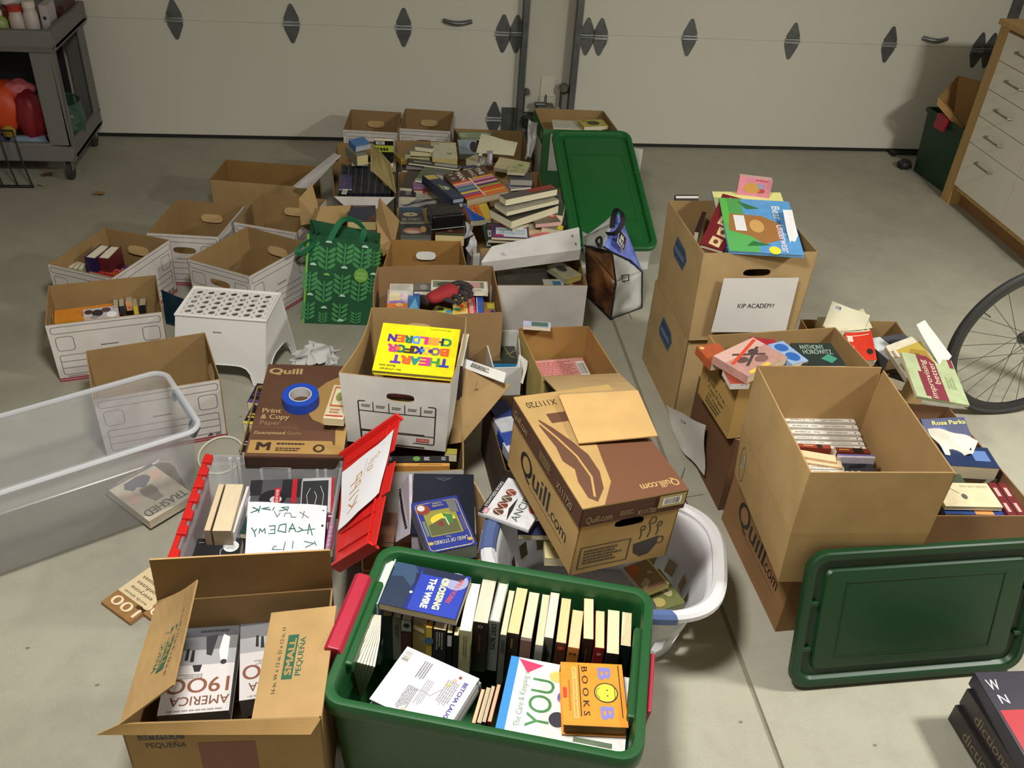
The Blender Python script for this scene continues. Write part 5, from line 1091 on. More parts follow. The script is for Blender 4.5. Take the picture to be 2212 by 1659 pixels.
# ---- green tote ----
q=zf(680,1130,2.911)
R=[ # fl, fr, bl, page colour, spine colour, spine items, label, hard, z
((425,582),(484,590),(434,540),'#d9bd85','#1c1a1c',[],'black-spined paperback at the left end of the tote row'),
((488,592),(540,604),(496,548),'#d8c496','#6e6a62',[('t','SHOOT',.3,.5,.5,'#24221f',0,.3,.01)],'grey SHOOT-spined paperback in the green tote'),
((545,606),(606,618),(556,562),'#dccfa8','#4a1a1c',[('r',.0,0,.25,1,'#8a8a86'),('c',.12,.5,.05,'#1c1c1c')],'maroon paperback with grey spine top in the green tote'),
((614,604),(694,650),(640,572),'#d6bf8d','#8d7a4d',[('r',.1,.1,.2,.9,'#c9b98a')],'ochre-spined paperback left of the yellow picture book'),
((700,655),(738,655),(712,590),'#d99a3c','#c7a83b',[('c',.3,.5,.08,'#4a6d8c'),('r',.5,0,1,1,'#c9b23d')],'thin yellow children book with blue oval in the green tote'),
((745,664),(826,676),(762,604),'#dcc598','#2a2625',[('lines',.05,.2,.5,.8,3,'#9a9a90')],'black paperback right of the yellow picture book'),
((832,690),(866,690),(840,630),'#c9b68d','#1b1b20',[('r',.05,.1,.3,.9,'#c9c9cc')],'thin black paperback with white spine label in the green tote'),
((874,706),(906,700),(884,648),'#dccaa0','#20201f',[],'small dark paperback beside the tall cream book in the tote'),
((910,672),(984,682),(972,374),'#efe9d8','#b9b48a',[('lines',.1,.3,.6,.7,2,'#857f58')],'tall cream-paged book with pale olive spine in the green tote'),
((996,618),(1090,628),(1055,350),'#c9c0ac','#2f2420',[('o',.08,.5,.025,.003,'#8a8a80'),('lines',.25,.4,.6,.6,1,'#7a3a2a')],'thick greyish hardcover with brown jacket in the green tote'),
((1096,612),(1164,622),(1166,330),'#e6dfc2','#83857f',[('t','DEBT BOYS',.3,.5,.5,'#1b1b1c',0,.5,.01)],'black hardcover with a tall-lettered grey spine in the green tote row'),
((1166,700),(1206,702),(1222,420),'#cfc4a2','#6b6b62',[('lines',.1,.2,.4,.8,2,'#3c3c38')],'dim narrow paperback right of the black hardcover'),
((1210,688),(1284,704),(1270,402),'#dcbf8c','#33221c',[('lines',.1,.3,.3,.6,1,'#8f6a52')],'tan-paged paperback with dark brown spine, left of the pink-spined one'),
((1296,716),(1364,726),(1350,430),'#dfd0aa','#9a7468',[('r',0,0,.05,1,'#d0b8ae')],'paperback with dusty pink spine in the green tote'),
((1386,764),(1436,768),(1432,445),'#cfc2a0','#8f8d88',[('c',.5,.5,.1,'#3c3c40')],'thin grey-spined paperback right of the pink-spined one'),
((1440,716),(1500,724),(1484,432),'#e4dbb9','#6a645c',[('p',[(.1,.2),(.3,.8),(.5,.3)],'#2b2b2b')],'cream-paged paperback with grey picture spine in the green tote'),
((1516,748),(1582,752),(1552,468),'#d9bd8a','#5b2f28',[('c',.1,.5,.04,'#b0562e')],'tan-paged paperback with red-brown spine in the green tote'),
((1592,778),(1664,786),(1622,542),'#d2bc8f','#c07a2c',[('c',.12,.3,.02,'#3a2618'),('c',.12,.65,.02,'#3a2618')],'paperback with orange spine in the green tote'),
((1688,726),(1754,738),(1692,470),'#dfcf9e','#3d2722',[('lines',.2,.3,.7,.6,1,'#6f5248')],'worn flared paperback with dark brown spine in the green tote'),
((1762,782),(1822,786),(1766,548),'#dac592','#8c1f28',[('c',.12,.5,.03,'#d0928a')],'paperback with bright red spine in the green tote'),
((1834,816),(1914,822),(1842,542),'#e2d1a3','#2b2024',[],'paperback with near-black spine right of the red-spined one'),
((1922,768),(1988,776),(1932,556),'#d8caa2','#1b1e2a',[],'navy paperback at the right end of the tote row')]
for i,(a,b,c,pg,sc_,si,lb) in enumerate(R):
    stand(lb,q(*a),q(*b),q(*c),.365 if i>7 else .345,.185 if i>7 else .16,sc_,si,pages=pg,hard=(i==10),group='books standing in the green tote')
stand('pale blue hardcover standing at the back left of the green tote',q(345,498),q(398,505),q(462,218),.385,.23,'#a9c3cc',hard=True,pages='#e9e2c4')
B3('blue paperback with bold yellow title lying across the tote books',q,[(518,242),(402,502),(995,312)],.392,.022,'#1d2b66',[
  ('r',0,0,1,.30,'#1f2c44'),('p',[(.0,.0),(.35,.0),(.3,.15),(.5,.3),(.2,.36),(0,.25)],'#2f4662'),('p',[(.15,.30),(.35,.32),(.55,.38),(.5,.46),(.2,.44)],'#15203f'),('r',.0,.36,1,.98,'#2438a0'),
  ('c',.18,.83,.20,'#8f93b4',.16),('p',[(0,.36),(.16,.38),(.16,.9),(.0,.95)],'#1a2340'),('t','CROSSING',.52,.70,.085,'#dfe39a',0,.72,.04),('t','THE WIRE',.56,.55,.085,'#e9ecc0',0,.68,.04),('t','WILL HOBBS',.40,.86,.06,'#c8492c',-12,.6,.02),('c',.62,.33,.03,'#c9c4b0',.02)],cm='cover',pages='#b8a983')
B3('white back-cover-up joke hardcover with a barcode lying in the green tote',q,[(583,775),(343,1105),(1095,880)],.345,.022,'#d8d6dc',[
  ('t','BETCHA LAUGH!',.52,.90,.05,'#3a3183',0,.72,.03),('bar',.04,.02,.26,.13,1),('lines',.22,.68,.70,.84,6,'#8b8a92'),('lines',.1,.30,.42,.42,4,'#77777f'),('lines',.55,.30,.95,.44,7,'#77777f'),('lines',.35,.46,.8,.56,4,'#9b9aa2'),
  ('l',[(.85,.32),(.72,.30),(.60,.36),(.55,.48),(.57,.60),(.45,.66),(.38,.70)],.0015,'#9a9aa0'),('c',.20,.76,.03,'#c9a38f',.03),('c',.12,.80,.025,'#8c3a30',.02),('c',.30,.72,.03,'#c9b24a',.02),('c',.93,.42,.03,'#c9a38f',.03),('c',.98,.44,.02,'#8c3a30',.02)],hard=True,spine='L',pages='#c9ccd2')
B3('grey-blue book directly under the white barcoded hardcover in the green tote',q,[(600,800),(365,1125),(1112,896)],.322,.028,'#7d8b97',hard=True)
for i,(x,cc,lb) in enumerate(((985,'#8e2c20','rust red'),(1020,'#b8b0a4','pale grey'),(1050,'#4a2c58','purple'),(1085,'#a82838','crimson'))):
    stand('%s book standing between the two covers in the green tote'%lb,q(x,1255-i*3),q(x+26,1258-i*3),q(x+62,1040-i*10),.30,.18,cc,pages='#c8b890')
B3('white guide book with large green YOU lying in the green tote',q,[(1948,1448),(1990,975),(1132,1302)],.335,.012,'#d9d8d4',[
  ('r',0,.93,1,1,'#2f7fc0'),('t','YOU',.42,.70,.19,'#3f7d46',0,.66,.0),('t','The Care & Keeping of',.46,.85,.05,'#6f8f74',0,.78,-.002),('p',[(.80,.84),(.98,.93),(.94,.72)],'#c8325a'),
  ('c',.82,.60,.08,'#cfc06a',.06),('c',.62,.52,.07,'#d9cfe0',.09),('c',.55,.54,.07,'#6b5a9a',.03),('c',.50,.45,.06,'#cf9f7a',.10),('c',.22,.48,.10,'#e0c2b0',.09),('c',.25,.54,.10,'#2b2a36',.07),('c',.32,.40,.05,'#d8b184',.05),('r',.02,.1,.08,.4,'#5b6a52')],pages='#dad6ca')
B3('orange boxed book set with a yellow face lying on the YOU guide',q,[(1545,872),(1562,1268),(1935,932)],.375,.036,'#d98a2c',[
  ('l',[(.02,.93),(.86,.93)],.0022,'#2a1d14'),('l',[(.04,.29),(.86,.29)],.0022,'#2a1d14'),('t','B',.17,.70,.20,'#7a76b8',0,.18,.03),('t','B',.80,.70,.20,'#7a76b8',0,.18,.03),('c',.48,.70,.15,'#e8d23c',.18),('o',.48,.70,.15,.0028,'#2a2a22',.18),
  ('l',[(.40,.60),(.45,.55),(.52,.55),(.57,.60)],.0015,'#2a2a22'),('c',.44,.72,.012,'#2a2a22'),('c',.53,.72,.012,'#2a2a22'),('l',[(.34,.80),(.40,.84),(.56,.84),(.62,.79)],.0018,'#2a2a22'),
  ('t','B O O K S',.46,.38,.10,'#2f2018',0,.78,.008),('r',.08,.17,.90,.25,'#e0a95a'),('t','SET 2 • ADVANCING BEGINNERS',.49,.21,.04,'#8c4a1c',0,.78,.002),('r',.42,.02,.58,.08,'#c03a22'),('lines',.3,.10,.8,.14,1,'#a85f22')],pages='#9a6a34',hard=True,name='book_set',spine='L')
# fanned paperback
t=thing('book','white fanned paperback slumped at the left wall of the green tote','book',at(*q(290,1080),.12))
f=[at(*q(205,858),.36),at(*q(370,575),.37),at(*q(424,580),.37),at(*q(382,905),.355)]; lo=[at(*q(205,1075),.2)+V((0,0,.0)),at(*q(360,600),.3)+V((0,0,-.06)),at(*q(420,610),.3)+V((0,0,-.06)),at(*q(330,1095),.2)]
for k in range(9):
    s=k/9; s2=(k+.8)/9; mb=MB(); a0,b0_=f[0].lerp(f[3],s),f[1].lerp(f[2],s*.8+.1); a1,b1=f[0].lerp(f[3],s2),f[1].lerp(f[2],s2*.8+.1); c0,d0=lo[0].lerp(lo[3],s*.6+.2),lo[1].lerp(lo[2],s); c1,d1=lo[0].lerp(lo[3],s2*.6+.2),lo[1].lerp(lo[2],s2)
    m0=a0.lerp(b0_,.5)+V((.004,-.004,.006)); m1=a1.lerp(b1,.5)+V((.004,-.004,.006)); n0,n1=c0.lerp(d0,.5),c1.lerp(d1,.5)
    mb.hexa([c0,c1,n1,n0],[a0,a1,m1,m0],mat('#dcd6c0','page')); mb.hexa([n0,n1,d1,d0],[m0,m1,b1,b0_],mat('#dcd6c0','page')); mb.build('page_section',t)
# ---- small moving box: grey history books ----
q=zf(200,1140,3.16)
HB=[('r',0,.0,1,.52,'#6b6b6e'),('r',0,0,1,.12,'#45454a'),('r',0,.28,1,.46,'#9a999c'),('r',0,.46,1,1,'#c3bebd'),('p',[(.30,.10),(.48,.12),(.44,.34),(.36,.36)],'#2c2c30'),('p',[(.12,.14),(.22,.10),(.26,.30),(.22,.42),(.12,.42)],'#cfcdcd'),('c',.17,.44,.045,'#27272a',.03),
  ('p',[(.62,.28),(.66,.28),(.67,.42),(.61,.42)],'#202023'),('p',[(.70,.26),(.74,.26),(.75,.40),(.70,.40)],'#202023'),('p',[(.48,.46),(.62,.46),(.58,.54),(.50,.54)],'#1f1f22'),('t','JUDY CRICHTON',.42,.05,.035,'#222',180,.5,.005) if False else ('lines',.15,.03,.6,.08,1,'#222226'),
  ('t','19OO',.50,.70,.17,'#7a4a34',0,.90,.012),('t','AMERICA',.44,.87,.10,'#6d4333',0,.84,.008),('lines',.1,.955,.9,.985,1,'#8d8380'),('lines',.45,.56,.8,.62,3,'#8a8482')]
HBf=[(i[0],)+i[1:] for i in HB]
def flipY(items):
    out=[]
    for it in items:
        k=it[0]
        if k in('r','lines','f'): x0,y0,x1,y1=it[1:5]; out.append((k,x0,1-y1,x1,1-y0)+tuple(it[5:]))
        elif k=='p': out.append((k,[(x,1-y) for x,y in it[1]],it[2]))
        elif k=='l': out.append((k,[(x,1-y) for x,y in it[1]])+tuple(it[2:]))
        elif k in('c','o'): out.append((k,it[1],1-it[2])+tuple(it[3:]))
        elif k=='t': out.append((k,it[1],it[2],1-it[3])+tuple(it[4:]))
        else: out.append(it)
    return out
HT=flipY(HB)   # the pictures sit towards the far edge, the title nearest the viewer; printed for a reader facing the viewer
def rot180(items):
    out=[]
    for it in items:
        k=it[0]
        if k in('r','lines','f'): x0,y0,x1,y1=it[1:5]; out.append((k,1-x1,1-y1,1-x0,1-y0)+tuple(it[5:]))
        elif k=='p': out.append((k,[(1-x,1-y) for x,y in it[1]],it[2]))
        elif k=='l': out.append((k,[(1-x,1-y) for x,y in it[1]])+tuple(it[2:]))
        elif k in('c','o'): out.append((k,1-it[1],1-it[2])+tuple(it[3:]))
        elif k=='t': out.append((k,it[1],1-it[2],1-it[3])+tuple(it[4:]))
        else: out.append(it)
    return out
# seen by a reader standing opposite the camera: lower-left corner is the far right one
B3('thick grey history book, left one in the small moving box',q,[(1003,665),(555,695),(892,1250)],.315,.045,'#8b898a',HB,pages='#6f6a66',spine='T',name='book')
B3('thick grey history book, right one half under the box flap',q,[(1420,560),(1010,612),(1330,1135)],.30,.06,'#8b898a',HB,pages='#6f6a66',spine='T',name='book')
for k in range(2):
    for x in (-.37+.0,-.36):
        pass
# ---- red-lidded tote ----
q=zf(380,940,5.82)
B3('black and white memoir with red title bands in the red-lidded tote',q,[(1975,965),(1990,528),(905,850)],.205,.03,'#b9b9bb',[
  ('r',.05,.38,1,.98,'#4a4a4e'),('r',.45,.40,.98,.62,'#242427'),('c',.45,.72,.24,'#1e1e21',.16),('c',.42,.68,.10,'#b9b9bd',.07),('c',.42,.68,.035,'#2b2b2e',.025),('r',.55,.86,1,1,'#26262a'),('r',.3,.44,.99,.50,'#b3202e'),('r',0,.635,.75,.70,'#b3202e'),('t','THEY KILLED MY FATHER',.40,.668,.035,'#e6d6d4',0,.6,.006),
  ('r',.02,.06,.92,.38,'#2f3033'),('f',.02,.06,.92,.38,.002,'#cfcfd2'),('l',[(.2,.3),(.5,.32),(.7,.28)],.0015,'#c9c9cb'),('l',[(.2,.22),(.45,.2),(.6,.23)],.0015,'#c9c9cb'),('l',[(.15,.13),(.5,.12),(.75,.16)],.0015,'#c9c9cb'),('r',0,0,1,.03,'#b3202e')])
S1=[at(*q(1858,1458),.222),at(*q(868,1535),.222),at(*q(905,832),.235),at(*q(1900,886),.235)]
sheet('sheet with green handwriting lying on the books in the red-lidded tote',[S1[3],S1[2],S1[1],S1[0]],'paper_sign','sign',col='#dddde4',wav=.004,sd=11,items=[
  ('l',[(.10,.88),(.13,.78)],.003,'#4c6f63'),('l',[(.24,.90),(.13,.83),(.26,.78)],.003,'#4c6f63'),('l',[(.40,.76),(.41,.92)],.003,'#4c6f63'),('l',[(.50,.76),(.52,.92)],.003,'#4c6f63'),('l',[(.52,.90),(.66,.90),(.64,.84),(.53,.84)],.003,'#4c6f63'),
  ('l',[(.16,.66),(.21,.42),(.22,.64)],.003,'#2f6a5a'),('l',[(.13,.52),(.27,.56)],.003,'#2f6a5a'),('l',[(.34,.50),(.28,.56),(.36,.60)],.003,'#2f6a5a'),('l',[(.37,.60),(.42,.44),(.46,.60)],.003,'#2f6a5a'),('l',[(.38,.54),(.46,.53)],.003,'#2f6a5a'),('l',[(.50,.44),(.50,.60),(.60,.56),(.58,.46),(.50,.44)],.003,'#2f6a5a'),('l',[(.72,.46),(.64,.46),(.64,.60),(.72,.60)],.003,'#2f6a5a'),('l',[(.64,.53),(.70,.53)],.003,'#2f6a5a'),('l',[(.76,.60),(.77,.50),(.80,.56),(.83,.50),(.84,.60)],.003,'#2f6a5a'),('l',[(.87,.50),(.90,.56),(.94,.48)],.003,'#2f6a5a'),('l',[(.90,.56),(.88,.66)],.003,'#2f6a5a'),
  ('l',[(.22,.30),(.34,.18)],.0022,'#56706a'),('l',[(.30,.32),(.28,.16)],.0022,'#56706a'),('l',[(.38,.30),(.44,.30),(.45,.22),(.52,.22),(.53,.30)],.0022,'#56706a'),('l',[(.58,.22),(.62,.30),(.66,.18)],.0022,'#56706a'),('l',[(.48,.08),(.50,.18)],.0025,'#2f6a5a'),('l',[(.48,.08),(.57,.10),(.50,.14),(.60,.18)],.0025,'#2f6a5a'),('l',[(.66,.10),(.68,.17)],.0025,'#2f6a5a'),('l',[(.70,.16),(.82,.13),(.72,.11)],.0025,'#2f6a5a'),('l',[(.84,.08),(.86,.20)],.003,'#2f6a5a'),('l',[(.94,.10),(.86,.15),(.96,.20)],.003,'#2f6a5a'),
  ('c',.04,.46,.016,'#2a2f30'),('l',[(.03,.12),(.05,.13)],.003,'#2a2a2a')],nx=8,ny=8)
B3('black paperback with a white oval sticker in the red-lidded tote',q,[(165,1540),(790,1528),(205,1302)],.20,.03,'#1d1d21',[('c',.80,.55,.16,'#d8d8da'),('lines',.70,.40,.90,.70,5,'#77777b'),('l',[(.62,.0),(.60,.35),(.68,.55),(.62,.8),(.72,1.0)],.003,'#7d7f84'),('t','HOUND',.33,.86,.04,'#c9c9cb',0,.12,.01),('lines',.12,.76,.55,.80,1,'#a8a8aa')])
for i,(a,b,c,col) in enumerate((((350,1200),(430,1205),(535,612),'#d3bf9c'),((455,1205),(690,1218),(630,612),'#d8c7a6'))):
    stand(('thin','thick')[i]+' yellowed paperback standing with pages up in the red-lidded tote',q(*a),q(*b),q(*c),.255,.17,'#8a7a62',pages=col,group='yellowed paperbacks in the red-lidded tote')
stand('white-covered book standing right of the yellowed paperbacks',q(700,1220),q(735,1220),q(890,640),.235,.15,'#cfcdd4',pages='#d9d6cc')
B3('dark green book below the handwritten sheet in the red-lidded tote',q,[(800,1235),(870,1240),(940,760)],.19,.02,'#1b3833')
B3('magenta paperback at the right wall of the red-lidded tote',q,[(1870,1440),(1960,1440),(1890,1100)],.20,.03,'#8c1f5e',[('lines',.2,.1,.8,.9,5,'#d97fb8')])
B3('crimson book behind the magenta paperback in the red-lidded tote',q,[(1885,1090),(1985,1090),(1895,970)],.20,.03,'#6c1a35',[('r',.2,.5,.8,.7,'#c9a9b0')])
# ---- dictionary carton ----
q=zf(800,960,6.9125)
bDC=carton('low brown carton holding the big navy dictionary',None,.2,0,mat('#7d5c3c','card'),mat('#c09e76','card'),world=[V((-.12,2.185,.2)),V((.232,2.18,.2)),V((.285,1.83,.2)),V((-.10,1.80,.2))],bow={'right':.02})
B3('large navy dictionary with black thumb tabs on its page edge',q,[(592,1338),(1560,1350),(578,432)],.26,.085,'#141a2a',[('p',[(.35,.94),(.65,.94),(.6,.90),(.4,.90)],'#2d3747'),('l',[(.38,.92),(.5,.88),(.62,.92)],.002,'#5b6672')],hard=True,spine='R',pages='#c9c2cc')
_d=[o for o in COL.objects if o.get('label','').startswith('large navy dictionary')][0]
t0,t1,b0_,b1_=at(*q(590,1338),.255),at(*q(576,450),.255),at(*q(372,1465),.178),at(*q(455,572),.178)
m=MB(); e_=V((.06,0,0)); m.hexa([b0_,b0_+e_,b1_+e_,b1_],[t0,t0+V((.01,0,0)),t1+V((.01,0,0)),t1],mat('#c2bcc6','page'))
Sd=plane(t1,t0-t1,b1_-t1); nn_=(t0-t1).cross(b0_-t0).normalized(); nn_=nn_ if nn_.x<0 else -nn_
for k in range(15):
    u0=.12+.052*k; dd=.12+.05*k; pa=t1.lerp(t0,u0).lerp(b1_.lerp(b0_,u0),1-dd) ; pb=t1.lerp(t0,u0+.028).lerp(b1_.lerp(b0_,u0+.028),1-dd); dn=((b0_-t0).normalized())*.014
    m.hexa([pa+dn,pb+dn,pb+dn+nn_*.0012,pa+dn+nn_*.0012],[pa,pb,pb+nn_*.0012,pa+nn_*.0012],mat('#1c1a1c','paint'))
m.build('fore_edge',_d)
B3('blue and gold fantasy paperback lying on the navy dictionary',q,[(1288,757),(606,882),(1648,1478)],.313,.05,'#2c3a8c',[
  ('f',.05,.06,.95,.97,.0022,'#b9a05a',.01),('r',.16,.22,.84,.72,'#8c8a3e'),('c',.48,.42,.26,'#d8c23e',.12),('p',[(.2,.46),(.5,.40),(.82,.50),(.82,.70),(.2,.70)],'#5a5c3e'),('p',[(.25,.36),(.45,.3),(.42,.5),(.3,.52)],'#3f7a3e'),('c',.55,.50,.06,'#7a3626',.05),('l',[(.42,.38),(.40,.55)],.003,'#e2d9b0'),
  ('c',.80,.18,.14,'#8a3f2c',.10),('c',.84,.14,.08,'#d0c9c4',.06),('r',.34,.06,.62,.17,'#26347e'),('t','CHRIS',.48,.09,.03,'#c9b56a',0,.2,.002),('t','COLFER',.48,.14,.035,'#c9b56a',0,.24,.004),('p',[(.08,.08),(.28,.08),(.26,.30),(.10,.34)],'#6a6a6a'),('p',[(.07,.4),(.14,.4),(.14,.7),(.07,.7)],'#4a4a7a'),('p',[(.86,.4),(.92,.4),(.92,.7),(.86,.7)],'#6a7a6a'),
  ('t','LAND OF STORIES',.48,.84,.07,'#d8cfa2',0,.70,0),('t','The',.5,.765,.035,'#c9b56a',0,.1),('c',.10,.88,.06,'#b9a05a',.03),('c',.90,.84,.06,'#b9a05a',.03),('lines',.12,.955,.9,.985,1,'#cfcfe0')][:-1]+[('lines',.12,.975,.88,.99,1,'#cfcfe0')],pages='#7d8373')
for k in range(4):
    B3('old brown paper-bound book left of the dictionary, %s of four'%['lowest','second','third','topmost'][k],q,[(100,1470-k*6),(345,1480-k*6),(150,1010)],.16+.022*k,.02,['#8a6f52','#7a6048','#93785a','#6a4a3c'][k],pages='#a58c6c',group='old brown books beside the dictionary')
stand('cream book standing at the right of the dictionary',q(1520,1330),q(1582,1340),q(1505,925),.225,.19,'#b8ad8c',pages='#cfc3a0')
B3('light tan book lying in the right corner of the dictionary carton',q,[(1600,1620),(1760,1640),(1600,1200)],.10,.05,'#c9a27c',pages='#c9a27c')
# ---- carton under the storage carton ----
su('tan spine paperback at the front of the white carton under the storage box',q(275,322),q(1185,322),.245,.014,.14,'#c9924a',[('lines',.5,.3,.9,.7,1,'#8a5f2c')])
su('black-spined thick paperback with a green oval in the lower white carton',q(240,262),q(1175,258),.248,.028,.14,'#191a1e',[('c',.48,.5,.06,'#5c8a3c'),('lines',.6,.2,.7,.8,3,'#c9c9cb'),('lines',.88,.2,.96,.8,3,'#b9b9bb'),('lines',.02,.2,.1,.8,2,'#b9b9bb')])
B3('yellow-green covered book at the back of the lower white carton',q,[(1110,140),(1290,150),(1150,60)],.24,.03,'#a09a3c')
# ---- carton under the brown lid ----
for k,(x,y,cc,lb) in enumerate(((520,975,'#1d1a1c','black book with white lettering'),(528,915,'#c9b84a','yellow-edged black book'),(538,868,'#5b3f7a','purple-edged dark book'))):
    bk(lb+' at the left of the carton under the brown lid',(x-4,y),(x+26,y+3),(x,y-42),.215,.05,'#1c1b20',[('r',0,.0,1,.15,cc),('lines',.1,.3,.9,.6,2,'#8f8f92' if k==0 else cc)])
# ---- yellow art book ----
CL=['#4b2f9a','#e0632c','#2f6f5c','#5c8fe0','#c93c86','#e89a3c','#2f2a5c','#3f8a4a']
def word(s,x0,y,w,h,cs,bd=.05): return [('t',ch,x0+w*i,y,h,cs[i%len(cs)],0,w*.95,bd) for i,ch in enumerate(s) if ch!=' ']
A_=[at(995,712,.50),at(828,697,.50),at(973,815,.445)]
book('bright yellow art book with multicoloured letters lying in the storage carton',A_[0],A_[1],A_[2],.02,'#f2e21a',[
  ]+word('CHILDREN',.14,.31,.10,.15,['#3f8a4a','#2f2a5c','#e89a3c','#c93c86','#5c8fe0','#2f6f5c','#e0632c','#4b2f9a'])+word('BOOKFOR',.16,.52,.11,.15,['#e0632c','#7d6f78','#e0b04a','#3a2f8c','#4a342c','#2f6f5c','#c93c86'])+word('THEART',.14,.74,.12,.16,['#3f3fb8','#4a9a4a','#c93c86','#2f8a84','#e0632c','#6a3ab0'])+
  [('c',.33,.52,.03,'#4a2f8a'),('c',.43,.52,.03,'#3c86c9'),('c',.74,.52,.035,'#e8763c'),('t','Book two',.83,.885,.045,'#2c2a1a',0,.2,.008),('t','for children',.78,.955,.045,'#2c2a1a',0,.26,.006),('t','PHAIDON',.25,.06,.03,'#8f8620',0,.26,.0)],hard=True,spine='R',pages='#e0dcc8')
for k in range(3):
    book_m('%s book under the yellow art book in the storage carton'%['dark brown','black','maroon'][k],Matrix.Translation(V((-.11+.03*k,2.30+.01*k,.256+.055*k)))@Matrix.Rotation(-.2,4,'Z'),.2,.28,.053,['#33241c','#1b1a1c','#4a1c20'][k],hard=True)
stand('dark-jacketed book standing at the right wall of the storage carton',(985,790),(1000,792),(1000,720),.46,.2,'#3a2a2a')
# ---- pink book, green/blue book ----
bk('pink-backed paperback in the yellowish carton',(1175,835),(1285,826),(1152,780),.17,.02,'#d59a96',[('lines',.06,.35,.78,.92,9,'#b5605c'),('bar',.82,.30,.98,.85,1)],pages='#d8cfc0')
bk('light cover book standing behind the yellowish carton',(1130,704),(1190,708),(1134,693),.33,.015,'#b4b6d0',[('r',.3,.1,.9,.9,'#4d6a5c')])
q=zf(800,560,6.9125)
B3('black book with a green tab in the small white carton',q,[(1820,1560),(2200,1560),(1755,1275)],.19,.03,'#33352f',[('r',.02,.80,.28,.98,'#c9c9c4'),('r',.08,.15,.36,.78,'#4f8a42'),('l',[(.55,.9),(.75,.4),(.95,.3)],.003,'#9a9a4a'),('l',[(.6,.5),(.8,.55),(.98,.7)],.003,'#a8a45a')],spine='B',sitems=[('r',0,0,1,1,'#2b8fc4'),('t','YOUNG HEROES',.5,.5,.5,'#1a5f8a',0,.8,.01)])
B3('white-edged dark book below the blue-spined one in the small white carton',q,[(1850,1620),(2180,1620),(1830,1560)],.155,.03,'#22303a',pages='#b9b5a8')
bk('purple-spined book in the thin white carton right of the storage box',(1008,790),(1022,792),(1006,752),.2,.03,'#4a3a7a',[('lines',.2,.2,.8,.8,3,'#a79ac8')])
# ---- picture books in the glove carton ----
B3('lilac and orange picture book at the left of the glove carton',q,[(250,720),(560,722),(250,450)],.355,.02,'#bfa0b8',[('r',.08,.35,.62,.95,'#d6c79a'),('c',.45,.28,.38,'#8a6fae',.10),('r',0,0,1,.22,'#d8752c'),('c',.6,.15,.2,'#e0b06a',.1),('p',[(.6,.5),(1,.95),(1,.3)],'#d8bfc8')],cm='cover',group=None)
B3('bright blue picture book left of the glove cuff',q,[(560,735),(735,738),(560,500)],.35,.02,'#2f72b0',[('p',[(.1,0),(.6,.7),(.9,0)],'#6fb0d8'),('r',.0,.8,1,1,'#3a4a8c')])
B3('white stack of thin picture books at the back left of the glove carton',q,[(290,470),(640,475),(350,365)],.37,.03,'#cfcabc',[('lines',.05,.1,.9,.9,4,'#a09a90')],pages='#d8d4c8')
B3('grey photo-covered book behind the glove',q,[(650,480),(910,480),(655,355)],.36,.02,'#6d6862',[('c',.6,.5,.25,'#8f8a84',.3),('r',0,0,1,.1,'#3a3a3c')])
B3('white-framed Spanish picture book at the back of the glove carton',q,[(905,465),(1760,490),(920,310)],.375,.018,'#d2cfc2',[('r',.03,.32,.93,.92,'#7a7a66'),('c',.3,.6,.2,'#4a4a3c',.25),('r',.62,.34,.86,.9,'#b98a80'),('t','TASHA BLANCA',.80,.14,.12,'#2a2a26',0,.2,.008)])
B3('long navy-edged book lying across under the glove',q,[(655,560),(1715,535),(650,495)],.345,.03,'#2b3568',pages='#aab0c8',spine='B')
B3('red-banded yellow picture book right of the glove palm',q,[(1240,835),(1585,838),(1330,560)],.35,.012,'#d9cf7a',[('r',.64,0,1,1,'#c93a3c'),('t','RICHARD SCARRY',.86,.5,.10,'#e8e0d8',90,.8,.01) if False else ('lines',.72,.1,.92,.9,9,'#e8e0d8'),('p',[(.05,.1),(.55,.2),(.58,.8),(.3,.9)],'#e0a03c'),('c',.2,.3,.12,'#4a9a5c',.1),('c',.4,.5,.1,'#d0522c',.1),('c',.25,.7,.1,'#5a8ac0',.08)])
B3('blue-edged picture book right of the red-banded one',q,[(1590,835),(1698,838),(1600,530)],.345,.016,'#3a5cb0',[('r',.0,.0,.12,1,'#b8c4e0')])
B3('yellow and violet children book in the right corner of the glove carton',q,[(1700,830),(1870,835),(1720,640)],.33,.02,'#8f7d2c',[('c',.3,.2,.25,'#c9605c',.15),('c',.75,.2,.2,'#4a3a8c',.2),('r',.3,.5,.9,.9,'#c9b84a')])
B3('yellow-green activity book below the glove',q,[(930,760),(1240,835),(1040,700)],.345,.01,'#b8c43c',[('c',.3,.5,.15,'#3a3a2c',.3),('c',.7,.4,.15,'#4a8ac0',.3)])
# ---- plain white carton under the askew lid ----
q=zf(1020,560,7.9)
B3('dark cover book left in the plain white carton',q,[(440,440),(900,450),(520,150)],.305,.03,'#2a2622',[('c',.5,.5,.3,'#3a322a',.3)])
B3('second dark cover book in the plain white carton',q,[(900,460),(1350,455),(850,160)],.30,.03,'#2e2a26',[('r',.1,.1,.8,.5,'#3a3630')])
B3('pale photo book with a dark hat shape in the plain white carton',q,[(1620,345),(1870,265),(1150,150)],.33,.025,'#8d8a74',[('c',.5,.62,.25,'#2a2a22',.2),('f',.02,.02,.98,.98,.003,'#b8ac5a')],pages='#c2b562')
B3('white book with a blue square in the plain white carton',q,[(1230,458),(1580,458),(1250,340)],.305,.03,'#a8a698',[('r',.45,.1,.85,.7,'#2f6288')])
B3('red-striped dark book at the right end of the plain white carton',q,[(1650,458),(1900,458),(1700,300)],.30,.04,'#4a1f22',[('r',0,0,.3,1,'#b0a24a'),('r',.32,0,.45,1,'#7a2430')])
